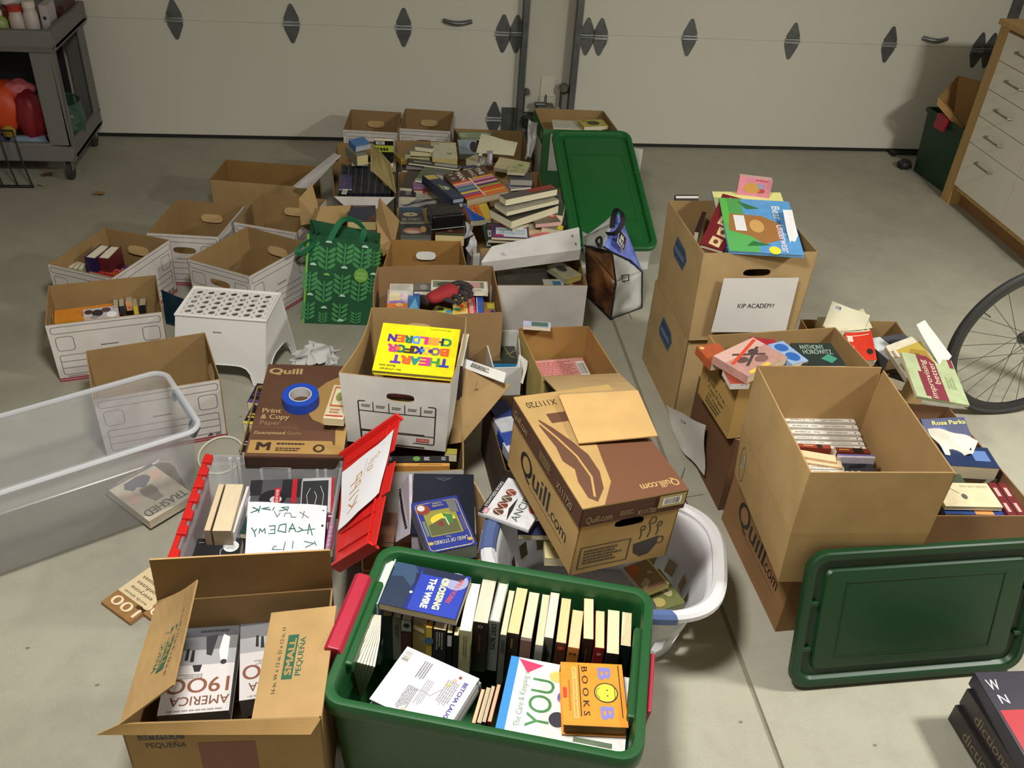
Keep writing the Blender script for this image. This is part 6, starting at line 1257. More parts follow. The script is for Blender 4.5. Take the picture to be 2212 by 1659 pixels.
# ---- centre pile ----
q=zf(840,330,7.9)
B3('navy and gold fish-plate animal story book, upper of two alike',q,[(195,1180),(600,1180),(190,930)],.30,.04,'#2c3440',[('r',0,.75,1,1,'#34506a'),('c',.45,.5,.32,'#c2b394',.14),('c',.48,.5,.06,'#5b4a3a'),('t','FILTHIEST',.5,.18,.16,'#b9b08a',0,.8,.01),('r',0,0,1,.06,'#6f6f4a')],pages='#8f8c78',group='dark animal story books')
B3('dark animal story book with an orange cartoon mouse, lower of two alike',q,[(195,1450),(718,1450),(195,1190)],.29,.05,'#30343a',[('c',.45,.45,.34,'#a87a64',.2),('c',.78,.55,.1,'#c99a5a',.2),('c',.42,.38,.22,'#b8a08a',.1),('r',0,0,1,.14,'#5c5f56'),('r',0,.92,1,1,'#7a7a4c')],pages='#6c6c60',group='dark animal story books')
# black leather case
t=thing('book_case','glossy black zip case embossed with a sun lying on the centre pile','case',at(*q(960,1080),.30)); P=[at(*q(740,1090),.385),at(*q(1300,1035),.385),at(*q(1200,840),.385),at(*q(640,870),.385)]
mb=MB(); lo=[p+V((0,0,-.075)) for p in P]; mb.hexa(lo,P,mat('#141414','paint',.22)); S_=plane(P[0],P[1]-P[0],P[3]-P[0]); w_,h_=(P[1]-P[0]).length,(P[3]-P[0]).length
mb.build('case_body',t,bevel=.012,seg=4)
mb=MB(); it=[('t','SIX CROWS',.55,.80,.16,'#3a3a3c',0,.5,.01)]+[('p',[(.55+.10*math.cos(a-.12),.38+.14*math.sin(a-.12)),(.55+.22*math.cos(a),.38+.30*math.sin(a)),(.55+.10*math.cos(a+.12),.38+.14*math.sin(a+.12))],'#4a4a4c') for a in [math.pi*i/8 for i in range(16)]]
art(mb,S_,w_,h_,it,off=.0012); mb.build('embossing',t)
mb=MB(); mb.tube([p+V((0,0,-.062))+(p-sum(P,V())/4)*.012 for p in P],.0022,mat('#8f8f8c','metal'),6,True); mb.build('zip',t,smooth=True)
B3('thick paperback with a brown portrait under the black case',q,[(790,1400),(1285,1420),(800,1250)],.305,.05,'#4a2f28',[('c',.5,.8,.12,'#8a5a4a',.4),('r',0,0,1,.25,'#4a4c34')],pages='#d9c48c')
B3('dark blue hardcover with a yellow emblem on the centre pile',q,[(1095,790),(1300,760),(945,335)],(.40,.395,.405),.025,'#1c2547',[('r',.02,.80,.9,.97,'#b8a85a'),('o',.45,.42,.26,.006,'#a8b83c'),('c',.5,.42,.12,'#b0b4b8',.08),('p',[(.2,.5),(.3,.6),(.35,.45)],'#a8b83c'),('lines',.3,.08,.8,.12,1,'#5b6478')],hard=True,pages='#9aa4b4')
B3('wide dark blue hardcover under the yellow-emblem one',q,[(1075,860),(1290,835),(825,395)],(.375,.37,.38),.03,'#1a2346',[('lines',.1,.3,.3,.9,3,'#3a4670')],hard=True,pages='#b0b6c2')
TMAN=[('r',0,0,1,1,'#4a3324'),('r',.0,.12,.85,.17,'#b8822c')]
st_=[('#c8452c'),('#dba88a'),('#b58ab8'),('#3f6f9a'),('#4f8a7a'),('#2f6aa8'),('#d8c23c'),('#8a4a9a'),('#c8342c')]
it=[('r',0,0,1,1,'#4f3828')]
B3('big novel with white title letters over rainbow-coloured book spines',q,[(1330,810),(2040,650),(1160,320)],(.385,.40,.41),.035,'#4f3828',
  [('r',0,0,1,.62,'#c9703c')]+[('r',0,.60-.065*i,.42,.655-.065*i,c) for i,c in enumerate(('#b8452c','#d8b08a','#a88ab0','#3f6f8c','#4f8a8a','#2f5f9a','#d0c03c','#7a4a9a','#c8342c'))]+[('r',.46,.62-.065*i,1,.675-.065*i,c) for i,c in enumerate(('#d89a2c','#b88ab0','#8a2f5a','#c9a8b8','#3a2f5a','#8a9a4a','#c8452c','#d05a2c','#d89a3c'))]+
  [('t','MAN',.32,.80,.13,'#e6dfd2',-90,.30,.02),('t','THE',.80,.84,.12,'#e6dfd2',-90,.26,.02),('t','WHO',.60,.82,.11,'#c8bcae',-90,.28,.02),('c',.13,.92,.05,'#8a8a7c'),('c',.12,.78,.05,'#8a8a7c'),('r',.43,.0,.46,.7,'#d8d0c4')],cm='cover',pages='#b8a888')
B3('orange, yellow and blue board book showing large red lettering',q,[(1400,1170),(1790,1130),(1340,800)],(.325,.325,.365),.03,'#d8792c',[('r',.62,0,1,1,'#d8b84a'),('p',[(0,0),(.62,0),(.62,.12),(.35,.35),(0,.85)],'#2358b0'),('p',[(.62,.12),(.60,.14),(.35,.38),(.02,.87),(0,.9),(0,.84),(.35,.33)],'#e0d6a0'),('t','pride',.22,.55,.12,'#a8322c',-90,.5,.005),('t','total',.42,.60,.12,'#a8322c',-90,.6,.005),('t','world',.30,.18,.10,'#1c3f8a',-60,.5,.003)])
for i,(fl,fr,bl,z,t_,cc,nm) in enumerate((((2110,1290),(2940,1050),(1900,1180),.345,.038,'#5b5c4a','lowest'),((2095,1170),(2900,900),(1760,960),.395,.036,'#3a3830','second'),((2015,1010),(2905,800),(1790,870),.425,.020,'#8f8a7a','third'),((2000,800),(2880,620),(1830,730),.462,.03,'#4c4840','topmost'))):
    B3('cream-paged paperback in the stack of four on the right of the pile, %s'%nm,q,[fl,fr,bl],z,t_,cc,([('r',0,0,.5,1,'#55504c'),('r',.5,.3,1,1,'#8a3a30')] if i==3 else ()),pages='#e0d8b8',spine='T',group='stack of four cream-paged paperbacks')
B3('small colourful novel with a white comic panel and purple spine',q,[(1750,1440),(2400,1470),(1830,1215)],.33,.012,'#4a2f5c',[('r',.12,.08,.95,.75,'#c9d0d8'),('t','A NOVEL OF FRIENDS',.54,.55,.12,'#4a8a84',0,.7,.004),('t','AND OTHER STUFF',.54,.35,.12,'#4a8a84',0,.7,.004),('c',.2,.15,.14,'#a0306a',.1),('c',.35,.85,.14,'#b83a5c',.08)],pages='#d8cfae')
B3('dark paperback with the white letters IF under the comic-panel novel',q,[(1690,1480),(2100,1490),(1540,1190)],.315,.016,'#2a2026',[('r',.02,.15,.35,.55,'#c8c8c4'),('t','IF',.18,.35,.2,'#1c1c1c',0,.2,.01),('c',.2,.85,.12,'#8a4a3c',.06)],pages='#bfb69a')
B3('teal hardcover at the left edge of the right-hand pile',q,[(1660,1500),(1760,1500),(1420,1180)],.30,.03,'#1f4a44',pages='#c8c4b8',hard=True)
q=zf(980,400,7.9)
B3('pink and cream paperback behind the askew white lid',q,[(1340,890),(1830,790),(1350,730)],.32,.03,'#d8b890',[('r',0,0,.7,.3,'#c9706a'),('lines',.2,.55,.8,.65,1,'#e0d0b0')],pages='#cfc4a4')
B3('yellow-cornered paperback right of the stack of four',q,[(1500,720),(1850,770),(1480,640)],.34,.025,'#6a6a5c',[('r',.75,0,1,1,'#c9bc2c')],pages='#d0c8ac')
B3('brown book with a red rectangle behind the stack of four',q,[(1400,660),(1830,620),(1380,480)],.36,.02,'#5c5444',[('r',.72,.35,.98,.95,'#a8323a'),('c',.85,.6,.08,'#b8a09a')],pages='#d8a8a0')
B3('dark green paperback at the far right edge of the pile',q,[(1690,500),(1860,520),(1680,300)],.36,.05,'#2f3f2a')
# T2 region
q=zf(700,220,7.9)
B3('green and mauve photo-cover magazine book in the centre carton',q,[(1550,1330),(2050,1400),(1590,1090)],.31,.012,'#54624a',[('r',.45,.3,1,.7,'#7a6a70'),('r',.4,.0,1,.35,'#8a9a84'),('p',[(.4,.3),(.55,.55),(.95,.5),(.9,.25)],'#b8bab0'),('r',0,0,1,.12,'#8aa08a')],cm='cover')
B3('mauve-covered book under the green photo-cover one',q,[(1520,1455),(2080,1470),(1560,1340)],.295,.016,'#8f6a9a',[('r',.5,0,1,1,'#7a2f3a')],pages='#b090b8')
B3('red-spined paperback in the centre carton',q,[(1530,1510),(2030,1530),(1540,1460)],.285,.02,'#9a2f30',[('lines',.3,.3,.8,.7,1,'#d8b0a0')],spine='B',sitems=[('r',0,0,.3,1,'#c8bca0'),('lines',.4,.2,.9,.8,1,'#e0b8b0')],pages='#d8d0bc')
B3('white paperback at the front of the centre carton',q,[(1560,1620),(2000,1640),(1560,1540)],.27,.03,'#c2beb0',pages='#c9c4b6',spine='B',sitems=[('r',0,0,1,1,'#c2beb0'),('lines',.1,.3,.8,.7,2,'#8a8a80')])
B3('dark navy book with white script letters at the left of the centre carton',q,[(1290,1615),(1560,1625),(1330,1420)],.275,.04,'#191a30',[('t','ds',.52,.5,.6,'#b8b8c0',0,.3,.02),('r',.8,0,1,1,'#101014')])
B3('tall brown book leaning at the back left of the centre carton',q,[(1290,1460),(1500,1480),(1350,1160)],.29,.03,'#3c2822')
B3('long black-covered book lying across behind the centre carton',q,[(1400,1090),(2250,1130),(1620,960)],.285,.02,'#1c1f1e',[('lines',.1,.6,.5,.8,1,'#a8a89c'),('r',.55,.4,.95,.7,'#9a9c9c')],pages='#8a8a84')
B3('glossy black magazine with silver lettering on the long black book',q,[(1440,1040),(2300,1150),(1600,990)],.305,.01,'#26282a',[('r',.5,.2,.95,.8,'#a4a8a8'),('lines',.08,.3,.45,.8,1,'#b0b4a8')])
# thin black books packed in T1
n_=22
for i in range(n_):
    x=240+i*41; y0=1575-i*0; 
    if x>1130: break
    stand('thin black-spined book packed in the carton with the taped flap, %s'%('first from the left' if i==0 else 'number %d from the left'%(i+1)),q(x,1560),q(x+36,1560),q(x+ (60 if x<500 else 40),1060+(i%3)*12),.262,.22,['#1b1c28','#20222c','#16181f','#262734'][i%4],[('lines',.1,.3,.8,.6,1,'#55586a')],pages='#2a2c34' if i%3 else '#4a4c50',group='thin black books in the flap carton')
B3('small white barcode card standing in the front left of the flap carton',q,[(295,1565),(380,1570),(295,1480)],.275,.003,'#c9c9c6',[('bar',.1,.1,.9,.7,1)],name='card',cat='card')
B3('violet-backed thin book lying on the black books in the flap carton',q,[(250,1490),(480,1490),(260,1240)],.272,.006,'#3a3466',[('r',.4,.2,.45,.6,'#a8307a'),('c',.8,.7,.2,'#4a4f8a',.1)])
# Q1: blue paperbacks
B3('light blue paperback on top at the back left of the pile',q,[(545,770),(800,715),(350,660)],(.385,.385,.40),.03,'#3f72a8',[('lines',.05,.85,.3,.92,1,'#b8c8d8'),('lines',.1,.05,.5,.1,1,'#b8c8d8')],pages='#b8bcc4',cm='cover')
B3('thick grey-green paperback under the light blue one',q,[(560,930),(750,900),(350,760)],.35,.05,'#7d7f6c',pages='#cfc28c')
B3('white-edged paperback second below the light blue one',q,[(470,1000),(745,1000),(330,900)],.30,.03,'#8c8f84',pages='#c4c4c0')
B3('black book with yellow band and barcode standing at the back of the pile',q,[(870,1000),(1190,1010),(795,660)],(.28,.28,.40),.02,'#1b1b1c',[('r',0,.45,1,.78,'#c4cc4a'),('r',.08,.82,.55,.98,'#c9c9c9'),('bar',.15,.84,.48,.97,0),('r',.12,.52,.24,.66,'#33351c'),('r',.30,.52,.42,.66,'#33351c'),('r',.46,.52,.58,.66,'#33351c'),('r',.62,.52,.72,.66,'#33351c')])
B3('black paperback under the yellow-banded one',q,[(960,1080),(1180,1040),(880,880)],.285,.03,'#1f1f20')
B3('small cream carton end beside the taped flap',q,[(1160,1100),(1220,1100),(1165,1035)],.27,.03,'#c4c0a4',name='paper_block',cat='paper')
# Q2: pale books
B3('dark-covered paperback topmost in the pale stack at the pile back',q,[(1550,760),(1850,800),(1380,690)],.36,.022,'#5a544c',[('p',[(.3,.2),(.7,.9),(.9,.3)],'#7a7468')],pages='#ddd6b8')
B3('cream-edged paperback second in the pale stack at the pile back',q,[(1470,840),(1840,860),(1330,740)],.335,.025,'#7c755c',pages='#d0c698')
B3('cream-edged paperback third in the pale stack at the pile back',q,[(1380,890),(1805,935),(1340,800)],.305,.03,'#8a8264',pages='#d4caa0')
B3('mustard yellow book at the bottom of the pale stack',q,[(1310,985),(1600,945),(1270,860)],.28,.03,'#a0822c',pages='#b89a3c')
B3('cream notebook with a small black stamp right of the pale stack',q,[(1850,965),(2280,970),(1880,690)],(.32,.32,.35),.04,'#b9b79a',[('lines',.05,.85,.35,.95,1,'#8a8a84'),('t','FOR',.7,.30,.10,'#33332c',0,.2,.02)],pages='#c9b878',spine='T')
# P1: green picture and papers
q=zf(940,240,7.9)
B3('pale green framed picture standing at the back of the wide carton',q,[(395,470),(980,480),(395,350)],(.25,.25,.27),.01,'#6f8060',[('r',.05,.2,.95,.85,'#a0aa8c'),('c',.5,.5,.3,'#86927a',.25)],name='picture',cat='picture')
B3('green book with a light blue panel and dark portrait',q,[(410,740),(740,745),(405,480)],(.27,.27,.30),.03,'#5c6a4a',[('r',.02,.04,.98,.96,'#93a6b0'),('c',.82,.5,.22,'#3a2c34',.36),('lines',.15,.3,.5,.8,5,'#7c90a0')],pages='#6a7458')
B3('cream paperback with bent corner below the large cream sheet',q,[(530,810),(740,880),(600,700)],.32,.035,'#b0a878',pages='#d4d0b0')
sheet('large blank cream endpaper sticking up from an open book in the pile',[at(*q(700,700),.35),at(*q(1340,770),.34),at(*q(1410,535),.405),at(*q(785,392),.41)],'loose_page','paper',col='#c2bda0',wav=.004,sd=21)
B3('open book with faded cream cover printed in pale green',q,[(1000,960),(1530,1060),(980,760)],(.335,.335,.36),.02,'#b5ae86',[('r',.55,.3,.95,.9,'#a3a878'),('c',.75,.6,.1,'#7a8250',.1),('lines',.55,.1,.9,.2,1,'#8f8a5c')],pages='#a8a48c')
B3('pale yellow-green paperback right of the big cream sheet',q,[(1230,1045),(1530,1065),(1380,850)],.345,.012,'#b4ae84',[('c',.5,.6,.25,'#8a9058',.2),('lines',.15,.1,.7,.2,1,'#8f8a60')],pages='#c0bca8')
B3('dark-topped paperback below the yellow-green one',q,[(1280,1170),(1660,1180),(1250,1040)],.325,.03,'#4a444c',pages='#aaa79a',spine='T')
B3('black-spined paperback at the bottom right of the pile stack',q,[(1310,1240),(1670,1250),(1300,1150)],.295,.025,'#1d1d20',pages='#3a3a3c')
B3('grey and white magazine under the black-spined paperback',q,[(1290,1330),(1640,1300),(1240,1220)],.285,.01,'#a8a4ac',[('c',.5,.5,.15,'#55555a',.2)])
for i,(x,w_,lb,cc) in enumerate(((735,60,'grey slip-cased book standing upright, left of two','#73737a'),(885,90,'tall grey and white slip-cased book standing upright, right of two','#85858c'))):
    B3(lb,q,[(x,900),(x+w_,905),(x,760-90*i)],(.31,.31,.36),.02,cc,[('r',.4,.0,.9,.75,'#bcbcc4')],group='upright slip-cased books')
B3('dark blue magazine edge behind the rainbow-spine novel',q,[(480,990),(850,940),(560,930)],.30,.008,'#222a52')
# torn white papers in the pile
sheet('crumpled white paper hanging between the pile and the tall green carton',[at(*q(1540,830),.30),at(*q(1640,760),.32),at(*q(1770,230),.44),at(*q(1600,130),.44)],'crumpled_paper','paper',col='#b3b1b2',wav=.014,sd=31,nx=10,ny=12)
sheet('white paper sheet sticking out right of the leaning green lid',[V((at(1362,395,.172).x,at(1362,395,.172).y,.003)),V((at(1378,395,.172).x,at(1378,395,.172).y,.003)),at(1389,322,.34),at(1360,318,.34)],'paper_sheet','paper',col='#c4c4be',wav=.004,sd=33)
sheet('long curved white sheet sticking up left of the flap carton',[at(632,402,.26),at(668,408,.26),at(738,335,.47),at(722,330,.45)],'paper_sheet','paper',col='#cfccca',wav=.006,sd=35,bend=.01)
sheet('white torn paper hanging over the front of the centre carton',[at(*zf(840,330,7.9)(190,905),.25),at(*zf(840,330,7.9)(600,905),.25),at(*zf(840,330,7.9)(1000,760),.30),at(*zf(840,330,7.9)(500,790),.30)],'paper_sheet','paper',col='#c6c4c8',wav=.006,sd=36,bend=.004)
q=zf(980,400,7.9)
sheet('grey torn paper hanging down left of the plain white carton',[at(*q(385,1340),.20),at(*q(390,960),.30),at(*q(350,850),.33),at(*q(195,1070),.28)],'paper_sheet','paper',col='#b4b2b4',wav=.008,sd=37)
sheet('grey crumpled paper beside the black zip case',[at(*q(180,930),.27),at(*q(330,830),.28),at(*q(330,700),.33),at(*q(210,620),.34)],'crumpled_paper','paper',col='#a5a3a6',wav=.01,sd=38)
# ---- carton V behind the green shopping bag ----
q=zf(640,400,7.9)
B3('dark blue fantasy novel on top behind the green shopping bag',q,[(870,625),(1360,625),(930,345)],.325,.04,'#252c44',[('r',0,.85,1,1,'#3a2f3c'),('p',[(.6,.0),(1,.5),(1,.2),(.85,.0)],'#6a4028'),('lines',.2,.88,.8,.96,1,'#8a7a5c'),('lines',.2,.03,.6,.1,1,'#8a8a94')],pages='#d3bd80',cm='cover')
B3('grey-brown thick paperback second from the top behind the shopping bag',q,[(860,880),(1400,885),(900,740)],.285,.05,'#4a463c',pages='#d6cfa8')
B3('cream-edged paperback at the bottom right behind the shopping bag',q,[(1250,1000),(1410,1000),(1230,890)],.255,.04,'#8f8a70',pages='#d8d0b0')
# ---- file box C ----
q=zf(80,460,5.53)
for i,(fl,fr,bl,pc,cc,lb) in enumerate((((562,525),(712,530),(760,370),'#e6dfc6','#2a1c4a','thick purple hardcover standing in the leftmost file box'),((720,535),(860,545),(870,385),'#e8e0c8','#5a1c22','dark red hardcover standing beside the purple one'))):
    stand(lb,q(*fl),q(*fr),q(*bl),.235,.19,cc,pages=pc,hard=True)
for i in range(4):
    stand('thin cream booklet standing in the left corner of the leftmost file box, %s'%['first','second','third','fourth'][i],q(305+i*62,650+i*8),q(350+i*62,662+i*8),q(400+i*45,560+i*12),.19,.14,'#a8a48c',pages='#dad3b8',group='thin cream booklets in the file box')
B3('red paperback with yellow title lying in the leftmost file box',q,[(1110,700),(740,615),(960,775)],.17,.03,'#b3202c',[('t','150 COUNT ME',.45,.62,.34,'#e0a02c',0,.85,.02),('t','BOOK OF BOOKS',.40,.22,.22,'#e0a8b0',0,.6,.01)],pages='#c9b890')
B3('violet paperback at the right wall of the leftmost file box',q,[(1000,660),(1120,690),(1060,630)],.16,.03,'#5a2f7a')
# ---- file box A ----
stand('yellow and orange diary book leaning in the front file box',q(205,1310),q(985,1240),q(205,1165),.17,.15,'#d98a22',pages='#d98a22')
_b=[o for o in COL.objects if o.get('label','').startswith('yellow and orange diary')][0]
B3('black and white cartoon figures card in front of the diary book',q,[(560,1290),(980,1240),(590,1150)],(.165,.165,.185),.004,'#b9b4b4',[('c',.15,.7,.12,'#4a3028',.2),('c',.4,.55,.16,'#2f2a2c',.3),('c',.65,.75,.14,'#54403a',.2),('c',.8,.3,.15,'#e0e0e2',.25),('c',.3,.2,.12,'#8a8a90',.15)],name='card',cat='card')
for i,(x0,x1,y,cc,lb) in enumerate(((930,990,1200,'#2b2f5c','navy book with yellow label'),(1000,1060,1190,'#2b2b30','black book'),(1075,1150,1140,'#d99a72','peach-coloured book'),(1165,1220,1190,'#d8c44a','yellow-edged book'),(1235,1310,1180,'#16171c','glossy black book'))):
    B3(lb+' standing upright in the front file box',q,[(x0,y+30),(x1,y+22),(x0-6,y-75)],(.15,.15,.185),.10,cc,([('r',.1,.75,.9,.95,'#d8cf4a')] if i==0 else ([('c',.5,.35,.25,'#a86a4a',.1)] if i==2 else ())),pages='#c9bca0')
sheet('dark teal glossy folder standing between the file boxes',[at(*q(1545,1330),.0)+V((0,0,.002)),at(*q(1690,1370),.0)+V((0,0,.002)),at(*q(1790,1045),.14),at(*q(1480,915),.16)],'folder','folder',sheetmat=mat('#12303f','cover',.3),wav=.001,sd=41)
# ---- floor books and clear tote ----
q=zf(0,760,2.514)
B3('white TRASHED paperback lying inside the clear tote',q,[(820,605),(575,740),(1030,790)],.045,.03,'#c4bcaa',[('t','TRASHED',.5,.16,.16,'#3c3a36',0,.8,.02)] if False else [],pages='#c9bfa6',spine='L')
_t=[o for o in COL.objects if o.get('label','').startswith('white TRASHED')][0]
m=MB(); A=at(*q(820,605),.045); Bq=at(*q(575,740),.045); Cq=at(*q(1030,790),.045); S_=plane(A,Bq-A,Cq-A); w_,h_=(Bq-A).length,((Cq-A)-(Bq-A).normalized()*((Cq-A).dot((Bq-A).normalized()))).length
art(m,S_,w_,h_,[('t','TRASHED',.50,.86,.15,'#4a4843',0,.88,.02),('c',.15,.25,.14,'#d8b0a0',.1),('c',.85,.45,.1,'#d8b8a8',.16),('p',[(.28,.14),(.42,.10),(.72,.12),(.80,.22),(.70,.34),(.60,.30),(.50,.38),(.36,.32),(.24,.24)],'#5f616c'),('p',[(.36,.38),(.62,.36),(.66,.50),(.60,.66),(.42,.68),(.36,.52)],'#7c766c'),('r',.40,.58,.60,.72,'#8a8478'),('r',0,0,1,.07,'#6f6a64'),('t','DERF BACKDERF',.5,.035,.035,'#b8b2a8',0,.6,.003)],off=.0006); m.build('cover_print',_t)
q=zf(200,1140,3.16)
I100=[('r',0,0,1,.66,'#dcc9a0'),('t','100',.48,.82,.20,'#eadcb8',0,.82,.008),('t','words almost',.5,.60,.06,'#3a2c1c',0,.75,.004),('t','everyone',.5,.48,.08,'#3a2c1c',0,.7,.004),('t','confuses',.5,.35,.08,'#3a2c1c',0,.7,.004),('t','& misuses',.5,.22,.08,'#3a2c1c',0,.75,.004)]
B3('tan 100 WORDS paperback on the floor behind the small moving box, left of two',q,[(585,405),(390,270),(255,650)],.014,.012,'#9c7446',[],pages='#b08a58',spine='R')
A=at(*q(350,575),.0146); 
_t=[o for o in COL.objects if o.get('label','').startswith('tan 100 WORDS paperback on')][0]
A=at(*q(585,405),.0142); Bq=at(*q(390,270),.0142); Cq=at(*q(255,650),.0142); m=MB(); u_=(Bq-A).normalized(); v_=(Cq-A); v_=v_-u_*v_.dot(u_); w_,h_=(Bq-A).length,v_.length
art(m,plane(A,Bq-A,Cq-A),w_,h_,I100,off=.0003); m.build('cover_print',_t)
B3('tan 100 WORDS paperback on the floor half under the left flap, right of two',q,[(700,470),(540,360),(395,620)],.014,.012,'#9c7446',[('r',0,0,1,.66,'#dcc9a0'),('t','100',.48,.82,.20,'#eadcb8',0,.82,.008)],pages='#b08a58',spine='R')
# ---- laundry basket ----
q=zf(1000,780,3.95)
B3('white reference book with black top band sticking out under the printed carton',q,[(560,1440),(760,1120),(165,1238)],.30,.012,'#d4d4d6',[('r',0,.90,1,1,'#1c1c1e'),('t','EYEWITNESS BOOKS',.52,.95,.06,'#d8d8da',0,.66,.004),('r',.02,.84,.16,.94,'#b8848c'),('t','DK',.09,.89,.05,'#e8e4e4',0,.08,.004)]+[('c',.16+.17*i,.68,.085,c,.10) for i,c in enumerate(('#5a3a2c','#6a3428','#54463a','#7a3a2c'))]+[('l',[(.10+.17*i,.58),(.16+.17*i,.76),(.24+.17*i,.60)],.002,'#d8c8c0') for i in range(4)]+[('p',[(.02,.45),(.3,.54),(.6,.50),(.3,.46)],'#2c2826'),('t','ANCIENT',.50,.34,.15,'#4a5c54',0,.86,-.002),('c',.65,.12,.3,'#9a5a54',.12)],hard=True,spine='L',pages='#3a2c2c')
B3('navy book with cream edge below the black-banded white reference book',q,[(470,1480),(800,1490),(480,1360)],.26,.02,'#26284a',pages='#b0a484')
B3('cream cookbook with a dark ring on it in the laundry basket',q,[(700,1680),(1000,1690),(520,1520)],.235,.03,'#cfc490',[('c',.35,.55,.12,'#b8793c'),('c',.36,.55,.09,'#24262e'),('c',.7,.3,.15,'#b0602c',.12),('r',.5,.05,.8,.18,'#8a8a8c')],pages='#cfc6a0')
q=zf(1240,1120,5.183)
B3('brown picture book with yellow page edges in the laundry basket',q,[(790,840),(1068,730),(420,600)],.20,.018,'#7d6444',[('p',[(.0,.5),(.45,.75),(.5,.95),(.1,1)],'#b0602c'),('p',[(.15,.1),(.5,.3),(.45,.45),(.1,.3)],'#a09a74'),('p',[(.55,.55),(.85,.5),(.7,.62)],'#b0a484'),('r',.94,0,1,1,'#c4bc6c')],pages='#c8c070')
B3('green floral-patterned book under the brown picture book',q,[(880,1060),(1245,940),(700,640)],.165,.02,'#6a7040',[('c',.75,.45,.14,'#a8a47c',.2),('c',.75,.45,.05,'#7a744c',.07),('c',.35,.2,.18,'#a89a5c',.12),('c',.12,.3,.12,'#4a4844',.25),('c',.9,.75,.1,'#55663a',.2)],pages='#a8a478')
# ---- books in the top moving box ----
q=zf(1380,0,2.659)
B3('green and blue picture book with a brown bear shape in the top moving box',q,[(460,1135),(520,1440),(868,1180)],(.80,.745,.80),.012,'#5a9ad0',[
  ('r',.0,.0,1,.10,'#5ab04a'),('r',.0,.1,.5,.30,'#4f9a52'),('r',.5,.0,1,.42,'#57a85a'),('p',[(.30,.10),(.62,.05),(.72,.35),(.85,.5),(.75,.75),(.45,.78),(.32,.55)],'#9a6c3c'),('r',.33,.15,.62,.30,'#dcdcdc'),('c',.52,.45,.12,'#c69c5c',.10),('p',[(.05,.25),(.2,.35),(.18,.55)],'#2f6f3c'),('p',[(.9,.25),(.80,.35),(.86,.6)],'#2f6f3c'),('c',.95,.62,.07,'#e0d83c',.08),
  ('t','Bear',.25,.78,.12,'#e6e6ea',0,.26,.01),('t','o',.43,.78,.08,'#3a3f5c',0,.05,.01),('t','Underwear',.73,.78,.12,'#e6d6e6',0,.50,.01)],hard=True,spine='L',pages='#c9c9c4')
B3('pale blue and yellow picture book behind the bear book',q,[(420,1100),(500,1425),(835,1170)],(.79,.73,.79),.01,'#4a7ac8',[('r',0,0,.3,1,'#d8d48a')],hard=True)
B3('maroon storybook with cream picture stamps left of the bear book',q,[(350,1400),(490,1440),(365,1080)],(.735,.73,.81),.02,'#6e1a22',[('p',[(.3+.15*(i%2),.05+.19*i),(.75+.15*(i%2),.02+.19*i),(.8+.1*(i%2),.17+.19*i),(.35+.1*(i%2),.2+.19*i)],'#d2b68a') for i in range(5)]+[('c',.55+.12*(i%2),.11+.19*i,.10,'#6a3a2c',.04) for i in range(5)],hard=True)
B3('pink cartoon-cover paperback standing at the back of the top moving box',q,[(560,1120),(745,1142),(490,998)],(.79,.79,.86),.03,'#d88a98',[('c',.45,.45,.28,'#c9964a',.26),('c',.62,.55,.16,'#8f9ac0',.16),('c',.7,.35,.14,'#b8504a',.12),('lines',.5,.82,.9,.92,1,'#c8323c')],pages='#c9b8a4',curl=.015)
B3('dark binder standing in the back left corner of the top moving box',q,[(215,1160),(345,1160),(212,1118)],(.725,.725,.745),.02,'#1f1a1e',[('r',0,.5,1,.8,'#c9c4b8')],name='binder',cat='binder')
B3('black and maroon book along the left wall of the top moving box',q,[(320,1330),(345,1335),(240,1190)],(.70,.70,.715),.05,'#3a1218')
sheet('white sheet lying on the right of the bear picture book',[at(*q(875,1425),.752),at(*q(928,1420),.752),at(*q(880,1205),.805),at(*q(825,1205),.812)],'paper_sheet','paper',col='#d6d6d8',wav=.002,sd=51)
# ---- tan carton of paperbacks (K) ----
q=zf(1412,560,2.765)
B3('pinkish school-photo paperback on top in the tan carton',q,[(565,700),(800,582),(360,575)],(.575,.57,.575),.028,'#b58a80',[('r',0,.65,1,1,'#c9a498'),('c',.3,.5,.12,'#5a4440',.1),('c',.65,.6,.1,'#4c3a38',.1),('c',.6,.3,.14,'#7a5a54',.12),('p',[(.2,.3),(.8,.7),(.85,.66),(.25,.26)],'#4a3c3a'),('p',[(.25,.75),(.75,.35),(.78,.4),(.3,.8)],'#4a3c3a'),('p',[(.05,.55),(.95,.95),(.98,.88),(.08,.48)],'#c8452c'),('r',.1,.02,.6,.12,'#d8b84a')],pages='#d8c4a4',cm='cover')
B3('red paperback partly under the school-photo one in the tan carton',q,[(600,640),(760,660),(640,470)],.55,.03,'#9c2030',[('t','The',.3,.8,.12,'#e0c8c0',0,.3,.005)])
B3('blue and white two-portrait paperback in the tan carton',q,[(830,630),(925,605),(700,505)],.555,.02,'#8fa8cc',[('c',.5,.3,.35,'#2b5fa8',.2),('c',.5,.75,.35,'#2b5fa8',.18)])
B3('dark teal paperback with pale green lettering in the tan carton',q,[(900,635),(1150,635),(820,500)],.55,.03,'#26302c',[('t','ANTHONY',.45,.82,.2,'#9ab0a0',0,.6,.01),('t','HOROWITZ',.52,.60,.2,'#9ab0a0',0,.7,.01),('p',[(.5,.3),(.75,.5),(.9,.3),(.7,.1)],'#3f8a70')])
B3('orange paperback with a gold seal at the left of the tan carton',q,[(345,620),(480,600),(318,510)],.545,.03,'#a8502c',[('c',.15,.85,.10,'#c9b070',.08)])
